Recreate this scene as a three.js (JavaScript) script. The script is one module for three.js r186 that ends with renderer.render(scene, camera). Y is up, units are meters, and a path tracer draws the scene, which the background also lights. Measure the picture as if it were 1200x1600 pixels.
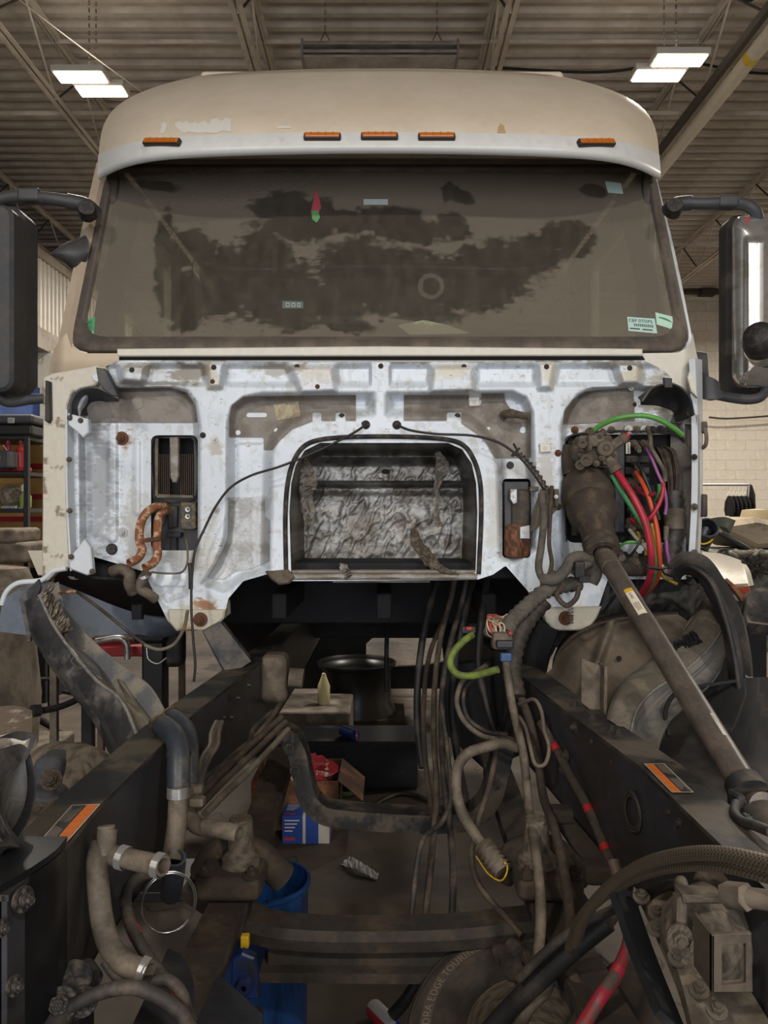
import * as THREE from 'three';
import { mergeGeometries, toCreasedNormals } from 'three/addons/utils/BufferGeometryUtils.js';
import { RoundedBoxGeometry } from 'three/addons/geometries/RoundedBoxGeometry.js';
import { RectAreaLightUniformsLib } from 'three/addons/lights/RectAreaLightUniformsLib.js';

// ---------- camera, exposure, light ----------
RectAreaLightUniformsLib.init();
const scene = new THREE.Scene();
const FOCAL = 1200, EYE = new THREE.Vector3(0, 1.55, 2.7);          // focal length in pixels of the 1200 x 1600 frame
const camera = new THREE.PerspectiveCamera(2 * Math.atan(800 / FOCAL) * 180 / Math.PI, 0.75, 0.05, 60);
camera.position.copy(EYE); camera.lookAt(0, 1.55, -10);
const renderer = new THREE.WebGLRenderer({ antialias: true });
renderer.toneMapping = THREE.LinearToneMapping;
renderer.toneMappingExposure = 1.18;
renderer.shadowMap.enabled = true;
const LAMP_POWER = 360;
const DAY_POWER = 4.4;                                                  // daylight through the bay door opening behind the eye
scene.background = new THREE.Color().setRGB(0.8, 0.86, 0.92);
const LAMP_TINT = 0xfff7ec;
// twin-panel lamps: x, height, z of each; the first two are in view, the rest hang in the same rows
const LAMP_SPOTS = [[-2.4, 5.05, -3.6], [2.25, 5.05, -3.37], [-2.4, 5.05, 5.5], [2.25, 5.05, 5.5], [6.9, 5.05, -3.4], [6.9, 5.05, -9.2], [-2.4, 5.05, -10.2], [2.25, 5.05, -10.2]];

// ---------- random and noise ----------
let seed = 7; const rnd = () => (seed = (seed * 1664525 + 1013904223) >>> 0) / 4294967296;
const rr = (a, b) => a + (b - a) * rnd();
const lerp = (a, b, t) => a + (b - a) * t, clamp = (x, a = 0, b = 1) => Math.min(b, Math.max(a, x));
const smooth = (a, b, x) => { const t = clamp((x - a) / (b - a)); return t * t * (3 - 2 * t); };
const hash = (x, y, s) => { let h = (x * 374761393 + y * 668265263 + s * 1274126177) | 0; h = Math.imul(h ^ (h >>> 13), 1274126177); return ((h ^ (h >>> 16)) >>> 0) / 4294967296; };
const pnoise = (x, y, per, s) => {
  const xi = Math.floor(x), yi = Math.floor(y), fx = x - xi, fy = y - yi, u = fx * fx * (3 - 2 * fx), v = fy * fy * (3 - 2 * fy), m = (a) => ((a % per) + per) % per;
  return lerp(lerp(hash(m(xi), m(yi), s), hash(m(xi + 1), m(yi), s), u), lerp(hash(m(xi), m(yi + 1), s), hash(m(xi + 1), m(yi + 1), s), u), v);
};
const fbm = (u, v, f, s, oct = 5, ax = 1, ay = 1) => { let a = 0, w = 0.5, t = 0; for (let o = 0; o < oct; o++) { const p = f * (1 << o); a += w * pnoise(u * p * ax, v * p * ay, p * Math.max(ax, ay), s + o * 17); t += w; w *= 0.55; } return a / t; };

// ---------- textures and materials ----------
const srgb = (h) => [(h >> 16) & 255, (h >> 8) & 255, h & 255];
function tex(n, fn, color = true, m = n) {
  const d = new Uint8Array(n * m * 4);
  for (let j = 0; j < m; j++) for (let i = 0; i < n; i++) { const c = fn(i / n, j / m), k = (j * n + i) * 4; d[k] = clamp(c[0], 0, 255); d[k + 1] = clamp(c[1], 0, 255); d[k + 2] = clamp(c[2], 0, 255); d[k + 3] = c[3] === undefined ? 255 : clamp(c[3], 0, 255); }
  const t = new THREE.DataTexture(d, n, m, THREE.RGBAFormat);
  t.wrapS = t.wrapT = THREE.RepeatWrapping; t.magFilter = THREE.LinearFilter; t.minFilter = THREE.LinearMipmapLinearFilter; t.generateMipmaps = true;
  if (color) t.colorSpace = THREE.SRGBColorSpace;
  t.needsUpdate = true; return t;
}
const mixc = (a, b, t) => [lerp(a[0], b[0], t), lerp(a[1], b[1], t), lerp(a[2], b[2], t)];
const bumpFine = tex(256, (u, v) => { const g = 255 * fbm(u, v, 8, 3, 5); return [g, g, g]; }, false);
const bumpCoarse = tex(256, (u, v) => { const g = 255 * fbm(u, v, 3, 9, 6); return [g, g, g]; }, false);
let texSeed = 100; const tileCache = [];
// base colour, blotches of dirt over it, fine speckle; size = metres that one tile covers
function mat(base, o = {}) {
  const { dirt = null, amt = 0.5, edge = 0.12, size = 0.5, rough = 0.7, metal = 0, bump = 0, speck = 6, side = THREE.DoubleSide, f = 3, extra = {} } = o;
  const m = new THREE.MeshPhysicalMaterial({ roughness: rough, metalness: metal, side, ...extra });
  const b = srgb(base), d = dirt === null ? b : srgb(dirt), near = (k) => k.f === f && Math.abs(k.amt - amt) < 0.13 && k.b.reduce((x, c, i) => x + Math.abs(c - b[i]), 0) < 27 && k.d.reduce((x, c, i) => x + Math.abs(c - d[i]), 0) < 42;
  let hit = tileCache.find(near);   // alike surfaces share one tile
  if (!hit) { const s = texSeed += 31; hit = { b, d, f, amt, t: tex(160, (u, v) => {
    const k = smooth(1 - amt - edge, 1 - amt + edge, 0.15 + 0.7 * fbm(u, v, f, s, 6) + 0.15 * fbm(u, v, f * 8, s + 5, 3)), g = (fbm(u, v, 24, s + 9, 3) - 0.5) * 2 * speck;
    const c = mixc(b, d, k); return [c[0] + g, c[1] + g, c[2] + g];
  }) }; tileCache.push(hit); }
  const t0 = hit.t;
  const t = t0.clone(); t.needsUpdate = true; t.repeat.set(1 / size, 1 / size); m.map = t;
  if (bump) { const bm = bumpFine.clone(); bm.repeat.set(1 / size, 1 / size); bm.needsUpdate = true; m.bumpMap = bm; m.bumpScale = bump; }
  return m;
}
const plain = (c, rough = 0.6, metal = 0, extra = {}) => new THREE.MeshPhysicalMaterial({ color: c, roughness: rough, metalness: metal, side: THREE.DoubleSide, ...extra });

// ---------- pixel of the photograph + distance -> point ----------
const P = (px, py, d) => new THREE.Vector3((px - 600) / FOCAL * d, EYE.y - (py - 800) / FOCAL * d, EYE.z - d);
const onY = (px, py, Y) => P(px, py, (EYE.y - Y) * FOCAL / (py - 800));   // the point where that pixel's ray meets height Y
const PX = (n, d) => n / FOCAL * d;                                        // n pixels at distance d, in metres
const V = (x, y, z) => new THREE.Vector3(x, y, z);
const D0 = 2.7;

// ---------- geometry helpers ----------
function clean(g) { const h = g.index ? g.toNonIndexed() : g; for (const k of Object.keys(h.attributes)) if (!['position', 'normal', 'uv'].includes(k)) h.deleteAttribute(k); if (!h.attributes.normal) h.computeVertexNormals(); if (!h.attributes.uv) boxUV(h); h.morphAttributes = {}; return h; }
function boxUV(g) {
  const p = g.attributes.position, n = g.attributes.normal, uv = new Float32Array(p.count * 2);
  for (let i = 0; i < p.count; i++) {
    const ax = Math.abs(n.getX(i)), ay = Math.abs(n.getY(i)), az = Math.abs(n.getZ(i)), x = p.getX(i), y = p.getY(i), z = p.getZ(i);
    if (ax > ay && ax > az) { uv[2 * i] = z; uv[2 * i + 1] = y; } else if (ay > az) { uv[2 * i] = x; uv[2 * i + 1] = z; } else { uv[2 * i] = x; uv[2 * i + 1] = y; }
  }
  g.setAttribute('uv', new THREE.BufferAttribute(uv, 2)); return g;
}
const merge = (list) => { const a = list.flat(Infinity).filter(Boolean).map(clean); return a.length === 1 ? a[0] : mergeGeometries(a); };
const crease = (g, a = 0.6) => { const h = toCreasedNormals(g, a); return h; };
const zAxis = V(0, 0, 1), yAxis = V(0, 1, 0);
const place = (g, pos, dir, from = yAxis) => { const q = new THREE.Quaternion().setFromUnitVectors(from, dir.clone().normalize()); return g.applyQuaternion(q).translate(pos.x, pos.y, pos.z); };
function rbox(w, h, d, r = 0.004, seg = 2) { return boxUV(clean(new RoundedBoxGeometry(w, h, d, seg, Math.min(r, w / 2.01, h / 2.01, d / 2.01)))); }
function boxAt(x, y, z, w, h, d, r = 0.004) { const g = rbox(w, h, d, r); g.translate(x, y, z); return boxUV(g); }
function cyl(a, b, r1, r2 = r1, seg = 14, open = false) {
  const dir = b.clone().sub(a), L = dir.length(), g = new THREE.CylinderGeometry(r2, r1, L, seg, 1, open); g.translate(0, L / 2, 0);
  const h = clean(g); const uv = h.attributes.uv; for (let i = 0; i < uv.count; i++) uv.setXY(i, uv.getX(i) * 6.28 * r1, uv.getY(i) * L);
  return place(h, a, dir);
}
function lathe(prof, pos, dir, seg = 28) { const g = clean(new THREE.LatheGeometry(prof.map(([r, y]) => new THREE.Vector2(Math.max(r, 1e-5), y)), seg)); return place(crease(g, 0.7), pos, dir); }
// swept round tube through points; r is a number or r(t); hollow cuts the ends open with a wall
function tube(pts, r, o = {}) {
  const { seg = Math.max(10, Math.min(220, pts.length * 9)), rad = 10, hollow = 0, tension = 0.5 } = o;
  const c = new THREE.CatmullRomCurve3(pts.map((p) => (p.isVector3 ? p : P(...p))), false, 'centripetal', tension);
  const L = c.getLength(), fr = c.computeFrenetFrames(seg, false), R = (t) => (typeof r === 'function' ? r(t) : r);
  const pos = [], nor = [], uv = [], idx = [];
  const ring = (p, N, B, rad_, inv, v) => { for (let j = 0; j <= rad; j++) { const a = j / rad * 6.283185, n = N.clone().multiplyScalar(Math.cos(a)).addScaledVector(B, Math.sin(a)); const q = p.clone().addScaledVector(n, rad_); pos.push(q.x, q.y, q.z); nor.push(n.x * inv, n.y * inv, n.z * inv); uv.push(j / rad * 6.28 * rad_, v); } };
  for (let i = 0; i <= seg; i++) { const t = i / seg; ring(c.getPointAt(t), fr.normals[i], fr.binormals[i], R(t), 1, t * L); }
  const W = rad + 1;
  for (let i = 0; i < seg; i++) for (let j = 0; j < rad; j++) { const a = i * W + j, b = a + 1, d = a + W, e = d + 1; idx.push(a, b, d, b, e, d); }
  for (const end of [0, 1]) {
    const i = end ? seg : 0, p = c.getPointAt(end), T = c.getTangentAt(end).multiplyScalar(end ? 1 : -1), k = pos.length / 3, ro = R(end);
    const face = (rad_, off, nrm, inward = false) => { const q = p.clone().addScaledVector(T, off); for (let j = 0; j <= rad; j++) { const a = j / rad * 6.283185, n = fr.normals[i].clone().multiplyScalar(Math.cos(a)).addScaledVector(fr.binormals[i], Math.sin(a)), s = q.clone().addScaledVector(n, rad_); pos.push(s.x, s.y, s.z); if (inward) nor.push(-n.x, -n.y, -n.z); else nor.push(nrm.x, nrm.y, nrm.z); uv.push(n.x * rad_, n.y * rad_); } };
    const ri = hollow ? ro * hollow : 0;
    face(ro, 0, T); face(ri, 0, T);
    for (let j = 0; j < rad; j++) { const a = k + j, b = a + 1, d = a + W, e = d + 1; if (end) idx.push(a, b, d, b, e, d); else idx.push(a, d, b, b, d, e); }
    if (hollow) { const k2 = pos.length / 3; face(ri, 0, T, true); face(ri, -ro * 2.4, T, true); face(ri, -ro * 2.4, T); face(0, -ro * 2.4, T); for (const q of [0, 2]) for (let j = 0; j < rad; j++) { const a = k2 + q * W + j, b = a + 1, d = a + W, e = d + 1; if (end) idx.push(a, b, d, b, e, d); else idx.push(a, d, b, b, d, e); } }
  }
  const g = new THREE.BufferGeometry(); g.setAttribute('position', new THREE.Float32BufferAttribute(pos, 3)); g.setAttribute('normal', new THREE.Float32BufferAttribute(nor, 3)); g.setAttribute('uv', new THREE.Float32BufferAttribute(uv, 2)); g.setIndex(idx);
  return clean(g);
}
// closed section [[side, up], ...] swept along straight-ish path
function sweep(section, path, up = yAxis, scale = () => 1) {
  const n = path.length, m = section.length, pos = [], idx = [];
  for (let i = 0; i < n; i++) {
    const t = path[Math.min(n - 1, i + 1)].clone().sub(path[Math.max(0, i - 1)]).normalize(), s = t.clone().cross(up).normalize(), u = s.clone().cross(t), k = scale(i / (n - 1));
    for (const [a, b] of section) { const q = path[i].clone().addScaledVector(s, a * k).addScaledVector(u, b * k); pos.push(q.x, q.y, q.z); }
  }
  for (let i = 0; i < n - 1; i++) for (let j = 0; j < m; j++) { const a = i * m + j, b = i * m + (j + 1) % m; idx.push(a, b, a + m, b, b + m, a + m); }
  const tri = THREE.ShapeUtils.triangulateShape(section.map((p) => new THREE.Vector2(...p)), []);
  for (const [a, b, c] of tri) { idx.push(a, c, b); const o = (n - 1) * m; idx.push(o + a, o + b, o + c); }
  const g = new THREE.BufferGeometry(); g.setAttribute('position', new THREE.Float32BufferAttribute(pos, 3)); g.setIndex(idx);
  return boxUV(crease(g.toNonIndexed(), 0.5));
}
// sheet spanned between two edges (lists of points), bowed by `bow` metres in the middle and `th` thick
function ruled(A, B, th = 0.004, o = {}) {
  const { n = 24, k = 6, bow = 0, rough = 0, fs = 0 } = o, ca = new THREE.CatmullRomCurve3(A), cb = new THREE.CatmullRomCurve3(B), grid = [];
  for (let i = 0; i <= n; i++) { const a = ca.getPoint(i / n), b = cb.getPoint(i / n), row = []; for (let j = 0; j <= k; j++) row.push(a.clone().lerp(b, j / k)); grid.push(row); }
  const nr = (i, j) => { const a = grid[Math.min(n, i + 1)][j].clone().sub(grid[Math.max(0, i - 1)][j]), b = grid[i][Math.min(k, j + 1)].clone().sub(grid[i][Math.max(0, j - 1)]); return a.cross(b).normalize(); };
  const N = grid.map((r, i) => r.map((_, j) => nr(i, j)));
  grid.forEach((r, i) => r.forEach((p, j) => { const t = j / k; p.addScaledVector(N[i][j], bow * 4 * t * (1 - t) + rough * (hash(i, j, 77 + fs) - 0.5)); }));
  const pos = [], idx = [], W = k + 1, tot = (n + 1) * W;
  for (const s of [0, 1]) for (let i = 0; i <= n; i++) for (let j = 0; j <= k; j++) { const q = grid[i][j].clone().addScaledVector(N[i][j], s ? -th : 0); pos.push(q.x, q.y, q.z); }
  for (let i = 0; i < n; i++) for (let j = 0; j < k; j++) { const a = i * W + j; idx.push(a, a + W, a + 1, a + 1, a + W, a + W + 1); const b = a + tot; idx.push(b, b + 1, b + W, b + 1, b + W + 1, b + W); }
  const rim = []; for (let j = 0; j < k; j++) rim.push([j, j + 1]); for (let i = 0; i < n; i++) rim.push([i * W + k, (i + 1) * W + k]); for (let j = k; j > 0; j--) rim.push([n * W + j, n * W + j - 1]); for (let i = n; i > 0; i--) rim.push([i * W, (i - 1) * W]);
  for (const [a, b] of rim) idx.push(a, b, b + tot, a, b + tot, a + tot);
  const g = new THREE.BufferGeometry(); g.setAttribute('position', new THREE.Float32BufferAttribute(pos, 3)); g.setIndex(idx);
  return boxUV(crease(g.toNonIndexed(), 0.7));
}
// extruded outline: pixel outline at one distance; thickness grows away from the eye
function plate(poly, d, th = 0.004, bev = 0.0012, holes = []) {
  const to = ([x, y]) => { const p = P(x, y, d); return new THREE.Vector2(p.x, p.y); };
  const s = new THREE.Shape(poly.map(to)); for (const h of holes) s.holes.push(new THREE.Path(h.map(to)));
  const g = new THREE.ExtrudeGeometry(s, { depth: th, bevelEnabled: bev > 0, bevelThickness: bev, bevelSize: bev, bevelOffset: -bev, bevelSegments: 1, curveSegments: 8 });
  g.translate(0, 0, EYE.z - d - th); const h = clean(g); h.computeVertexNormals(); return boxUV(h);
}
// outline in metres in the plane spanned by a and b at o
function slab(poly, th, o, a, b, bev = 0.001) {
  const g = clean(new THREE.ExtrudeGeometry(new THREE.Shape(poly.map((p) => new THREE.Vector2(...p))), { depth: th, bevelEnabled: bev > 0, bevelThickness: bev, bevelSize: bev, bevelOffset: -bev, bevelSegments: 1 }));
  const x = a.clone().normalize(), z = x.clone().cross(b).normalize(), y = z.clone().cross(x); boxUV(g);
  return g.applyMatrix4(new THREE.Matrix4().makeBasis(x, y, z).setPosition(o));
}
const circ = (x, y, r, n = 16, ry = r) => Array.from({ length: n }, (_, i) => [x + r * Math.cos(i / n * 6.2832), y + ry * Math.sin(i / n * 6.2832)]);
const rrect = (x0, y0, x1, y1, r, n = 5) => { const o = []; for (const [cx, cy, a] of [[x1 - r, y1 - r, 0], [x0 + r, y1 - r, 1], [x0 + r, y0 + r, 2], [x1 - r, y0 + r, 3]]) for (let i = 0; i <= n; i++) { const t = (a + i / n) * Math.PI / 2; o.push([cx + r * Math.cos(t), cy + r * Math.sin(t)]); } return o; };
const inPoly = (poly, x, y) => { let c = false; for (let i = 0, j = poly.length - 1; i < poly.length; j = i++) { const [a, b] = poly[i], [e, f] = poly[j]; if ((b > y) !== (f > y) && x < (e - a) * (y - b) / (f - b) + a) c = !c; } return c; };
const segDist = (x, y, a, b) => { const dx = b[0] - a[0], dy = b[1] - a[1], t = clamp(((x - a[0]) * dx + (y - a[1]) * dy) / (dx * dx + dy * dy || 1)); return Math.hypot(x - a[0] - t * dx, y - a[1] - t * dy); };
const polySD = (poly, x, y) => { let m = 1e9; for (let i = 0, j = poly.length - 1; i < poly.length; j = i++) m = Math.min(m, segDist(x, y, poly[j], poly[i])); return inPoly(poly, x, y) ? m : -m; };   // inside positive
const lineDist = (pl, x, y) => { let m = 1e9; for (let i = 1; i < pl.length; i++) m = Math.min(m, segDist(x, y, pl[i - 1], pl[i])); return m; };
// pressed sheet: outline in pixels, depth(px, py) in metres from the eye, holes cut out
function sheet(outline, depth, o = {}) {
  const { step = 3, holes = [], th = 0, uvBox = null } = o, xs = outline.map((p) => p[0]), ys = outline.map((p) => p[1]);
  const x0 = Math.min(...xs), x1 = Math.max(...xs), y0 = Math.min(...ys), y1 = Math.max(...ys), nx = Math.ceil((x1 - x0) / step), ny = Math.ceil((y1 - y0) / step);
  const sd = (x, y) => { let s = polySD(outline, x, y); for (const h of holes) s = Math.min(s, -polySD(h, x, y)); return s; };
  const pts = [], ok = [];
  for (let j = 0; j <= ny; j++) for (let i = 0; i <= nx; i++) {
    let x = x0 + (x1 - x0) * i / nx, y = y0 + (y1 - y0) * j / ny, s = sd(x, y);
    if (Math.abs(s) < step * 0.75) { const e = 0.3, gx = (sd(x + e, y) - sd(x - e, y)) / (2 * e), gy = (sd(x, y + e) - sd(x, y - e)) / (2 * e), l = Math.hypot(gx, gy) || 1; x -= s * gx / l; y -= s * gy / l; s = 0; }
    pts.push([x, y]); ok.push(s >= 0);
  }
  const pos = [], uv = [], idx = [];
  for (const [x, y] of pts) { const p = P(x, y, depth(x, y)); pos.push(p.x, p.y, p.z); if (uvBox) uv.push((p.x - uvBox[0]) / (uvBox[2] - uvBox[0]), (p.y - uvBox[1]) / (uvBox[3] - uvBox[1])); else uv.push(p.x, p.y); }
  const W = nx + 1;
  for (let j = 0; j < ny; j++) for (let i = 0; i < nx; i++) { const a = j * W + i, b = a + 1, c = a + W, d = c + 1; if (ok[a] && ok[c] && ok[b]) idx.push(a, c, b); else if (ok[a] && ok[c] && ok[d] && !ok[b]) idx.push(a, c, d); if (ok[b] && ok[c] && ok[d]) idx.push(b, c, d); else if (ok[a] && ok[b] && ok[d] && !ok[c]) idx.push(a, d, b); }
  const g = new THREE.BufferGeometry(); g.setAttribute('position', new THREE.Float32BufferAttribute(pos, 3)); g.setAttribute('uv', new THREE.Float32BufferAttribute(uv, 2)); g.setIndex(idx); g.computeVertexNormals();
  return clean(g);
}

const metreBox = (a, b, c, e, d1, d2 = d1) => { const p = P(a, b, d1), q = P(c, e, d2); return [P(a, b, Math.max(d1, d2)).x, p.y, P(c, e, Math.max(d1, d2)).x, q.y]; };   // box in metres
// ---------- objects ----------
const used = {}, things = [];
const numbered = (n) => { const k = used[n] = (used[n] ?? -1) + 1; return k ? `${n}_${String(k).padStart(3, '0')}` : n; };
function info(o, label, category, group, kind) { if (label) o.userData.label = label; if (category) o.userData.category = category; if (group) o.userData.group = group; if (kind) o.userData.kind = kind; return o; }
function thing(name, label, category, group) { const g = new THREE.Group(); g.name = numbered(name); scene.add(g); things.push(g); return info(g, label, category, group); }
function part(parent, name, geo, m, label) { const o = new THREE.Mesh(Array.isArray(geo) ? merge(geo) : geo, m); o.name = name; o.castShadow = o.receiveShadow = true; if (label) o.userData.label = label; parent.add(o); return o; }
function solo(name, geo, m, label, category, group) { const o = new THREE.Mesh(Array.isArray(geo) ? merge(geo) : geo, m); o.name = numbered(name); o.castShadow = o.receiveShadow = true; scene.add(o); things.push(o); return info(o, label, category, group); }
function struct(name, geo, m) { const o = new THREE.Mesh(Array.isArray(geo) ? merge(geo) : geo, m); o.name = name; o.castShadow = o.receiveShadow = true; scene.add(o); o.userData.kind = 'structure'; return o; }
// shared bolt: hex head on a washer, standing on its base along +y
const boltGeo = (() => { const w = new THREE.CylinderGeometry(1.7, 1.75, 0.35, 16); w.translate(0, 0.17, 0); const h = new THREE.CylinderGeometry(1, 1, 1, 6); h.translate(0, 0.85, 0); const c = new THREE.CylinderGeometry(0.55, 0.6, 0.7, 10); c.translate(0, 1.6, 0); const g = merge([w, h, c]); g.computeVertexNormals(); return crease(g, 0.4); })();
const screwGeo = (() => { const w = new THREE.CylinderGeometry(1.35, 1.5, 0.4, 16); w.translate(0, 0.2, 0); const s = new THREE.TorusGeometry(0.8, 0.3, 6, 14); s.rotateX(Math.PI / 2); s.translate(0, 0.45, 0); const c = new THREE.CylinderGeometry(0.6, 0.6, 0.2, 8); c.translate(0, 0.42, 0); const g = merge([w, s, c]); g.computeVertexNormals(); return crease(g, 0.6); })();
function bolt(parent, pos, dir, r, m, name = 'bolt', geo = boltGeo) { const o = new THREE.Mesh(geo, m); o.name = name; o.position.copy(pos); o.quaternion.setFromUnitVectors(yAxis, dir.clone().normalize()); o.scale.setScalar(r); o.castShadow = o.receiveShadow = true; parent.add(o); return o; }
function canvasTex(w, h, draw) { const c = document.createElement('canvas'); c.width = w; c.height = h; draw(c.getContext('2d'), w, h); const t = new THREE.CanvasTexture(c); t.colorSpace = THREE.SRGBColorSpace; return t; }
// printed sheet: quad with its own 0..1 uv through four corners (top-left, top-right, bottom-right, bottom-left)
function quad(a, b, c, d) { const g = new THREE.BufferGeometry(); g.setAttribute('position', new THREE.Float32BufferAttribute([d, c, b, a].flatMap((p) => [p.x, p.y, p.z]), 3)); g.setAttribute('uv', new THREE.Float32BufferAttribute([0, 0, 1, 0, 1, 1, 0, 1], 2)); g.setIndex([0, 1, 2, 0, 2, 3]); g.computeVertexNormals(); return clean(g); }
// ---------- shared materials ----------
const M = {
  blackSteel: mat(0x1b1c1f, { dirt: 0x5a4f43, amt: 0.42, edge: 0.16, size: 0.5, rough: 0.5, bump: 0.0006 }),
  railFace: mat(0x34353a, { dirt: 0x2a2724, amt: 0.4, edge: 0.15, size: 0.6, rough: 0.45, bump: 0.0006 }),
  railTop: mat(0x4d4438, { dirt: 0x1f1e1e, amt: 0.42, edge: 0.1, size: 0.4, rough: 0.65, bump: 0.0006 }),
  dustyBlack: mat(0x262321, { dirt: 0x55493b, amt: 0.5, edge: 0.18, size: 0.3, rough: 0.75, bump: 0.0008 }),
  dustBrown: mat(0x574938, { dirt: 0x382f27, amt: 0.5, edge: 0.15, size: 0.3, rough: 0.9, bump: 0.001 }),
  dustGrey: mat(0x6a5f51, { dirt: 0x4a4136, amt: 0.45, edge: 0.15, size: 0.25, rough: 0.8, bump: 0.0008 }),
  rubber: mat(0x1f1e1e, { dirt: 0x413a33, amt: 0.35, edge: 0.15, size: 0.25, rough: 0.6, bump: 0.0004 }),
  hoseGrey: mat(0x6b6257, { dirt: 0x4e4539, amt: 0.4, edge: 0.12, size: 0.15, rough: 0.7, bump: 0.0006 }),
  hoseDust: mat(0x51473c, { dirt: 0x332d27, amt: 0.5, edge: 0.15, size: 0.12, rough: 0.85, bump: 0.001 }),
  hoseDark: mat(0x2b2724, { dirt: 0x54483c, amt: 0.35, edge: 0.15, size: 0.12, rough: 0.7, bump: 0.0006 }),
  white: mat(0xc9cfd4, { dirt: 0x8d8778, amt: 0.2, edge: 0.1, size: 0.5, rough: 0.38, bump: 0.0002 }),
  offWhite: mat(0xcfcabd, { dirt: 0x8a8170, amt: 0.25, edge: 0.1, size: 0.4, rough: 0.45, bump: 0.0003 }),
  beige: mat(0xc9b8a1, { dirt: 0xbcab94, amt: 0.4, edge: 0.2, size: 0.9, rough: 0.35, speck: 3 }),
  padGrey: mat(0x8d877f, { dirt: 0x716961, amt: 0.45, edge: 0.18, size: 0.3, rough: 0.95, bump: 0.0006 }),
  steel: mat(0xa7a6a4, { dirt: 0x6b5848, amt: 0.35, edge: 0.1, size: 0.1, rough: 0.45, metal: 0.7 }),
  rust: mat(0x8a5a3c, { dirt: 0x4d3426, amt: 0.45, edge: 0.15, size: 0.12, rough: 0.9, bump: 0.0008 }),
  copper: mat(0x7d4d34, { dirt: 0xb89b7c, amt: 0.42, edge: 0.06, size: 0.07, rough: 0.85, bump: 0.001 }),
  foil: mat(0x9a9894, { dirt: 0x6f6558, amt: 0.45, edge: 0.2, size: 0.35, rough: 0.36, metal: 0.6, bump: 0.0015 }),
  plasticBlack: plain(0x1d1d1f, 0.45), mirrorPlastic: mat(0x3b3c41, { dirt: 0x4a4742, amt: 0.35, edge: 0.2, size: 0.4, rough: 0.55 }),
  rubberSeal: mat(0x4c4540, { dirt: 0x6a5e52, amt: 0.4, edge: 0.15, size: 0.4, rough: 0.7 }),
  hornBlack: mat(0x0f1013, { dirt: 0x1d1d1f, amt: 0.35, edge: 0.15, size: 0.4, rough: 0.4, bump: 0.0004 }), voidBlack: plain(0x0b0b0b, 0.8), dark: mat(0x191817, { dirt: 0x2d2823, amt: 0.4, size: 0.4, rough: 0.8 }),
  boot: mat(0x5c5145, { dirt: 0x332e2a, amt: 0.42, edge: 0.12, size: 0.22, rough: 0.85, bump: 0.0008 }),
  chrome: mat(0xe2e3e4, { dirt: 0xc4beb4, amt: 0.35, edge: 0.1, size: 0.25, rough: 0.3, metal: 0.9 }),
  joist: mat(0xb4aa9c, { dirt: 0x9d9283, amt: 0.4, size: 1, rough: 0.7 }),
  darkRod: plain(0x35302b, 0.7), cardboard: mat(0x7a5a39, { dirt: 0x5d4429, amt: 0.4, size: 0.3, rough: 0.9 }),
  shaft: mat(0x4c443a, { dirt: 0x6b5e4f, amt: 0.4, edge: 0.18, size: 0.2, rough: 0.4, metal: 0.1 }),
  red: plain(0x9e1f22, 0.5), blue: plain(0x1d3f86, 0.5), yellow: plain(0xc9a21e, 0.5),
};

// ---------- the building ----------
const CEIL = 6.0, BACK = -12.8, FRONT = 7.5, LEFTX = -8.5, BOOTHX = -4.6, RIGHTX = 10;
const concrete = new THREE.MeshPhysicalMaterial({ roughness: 0.82, side: THREE.DoubleSide, map: tex(1024, (u, v) => {
  const a = fbm(u, v, 4, 11, 7), b = fbm(u, v, 40, 21, 4), oil = smooth(0.56, 0.66, fbm(u, v, 6, 51, 6)), c = mixc([77, 66, 55], [56, 48, 40], smooth(0.35, 0.65, a)), g = (b - 0.5) * 26;
  const d = mixc(c, [36, 31, 27], oil * 0.8); const crack = Math.abs(fbm(u, v, 5, 71, 5) - 0.5) < 0.004 ? 0.6 : 1; return [(d[0] + g) * crack, (d[1] + g) * crack, (d[2] + g) * crack];
}), bumpMap: bumpFine, bumpScale: 0.002 });
concrete.map.repeat.set(1 / 4, 1 / 4);
struct('floor', boxUV(clean(new THREE.BoxGeometry(RIGHTX - LEFTX + 0.4, 0.2, FRONT - BACK + 0.4).translate((RIGHTX + LEFTX) / 2, -0.1, (FRONT + BACK) / 2))), concrete);

{ // roof deck: pressed ribs run across the building
  const deck = mat(0xa89e91, { dirt: 0x968b7d, amt: 0.4, size: 1.5, rough: 0.6 }), pts = [], pitch = 0.2;
  for (let z = BACK; z < FRONT; z += pitch) pts.push([z, CEIL], [z + 0.05, CEIL], [z + 0.075, CEIL + 0.045], [z + 0.15, CEIL + 0.045], [z + 0.19, CEIL]);
  const pos = [], idx = []; pts.forEach(([z, y]) => pos.push(LEFTX, y, z, RIGHTX, y, z));
  for (let i = 0; i < pts.length - 1; i++) { const a = i * 2; idx.push(a, a + 1, a + 2, a + 1, a + 3, a + 2); }
  const g = new THREE.BufferGeometry(); g.setAttribute('position', new THREE.Float32BufferAttribute(pos, 3)); g.setIndex(idx);
  struct('ceiling', merge([boxUV(crease(g.toNonIndexed(), 0.2)), boxAt((LEFTX + RIGHTX) / 2, CEIL + 0.12, (FRONT + BACK) / 2, RIGHTX - LEFTX + 0.4, 0.1, FRONT - BACK + 0.4)]), deck);
}
const wallPaint = mat(0xd0c8ba, { dirt: 0xc2b9a9, amt: 0.35, size: 1.2, rough: 0.7, bump: 0.001 });
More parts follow.
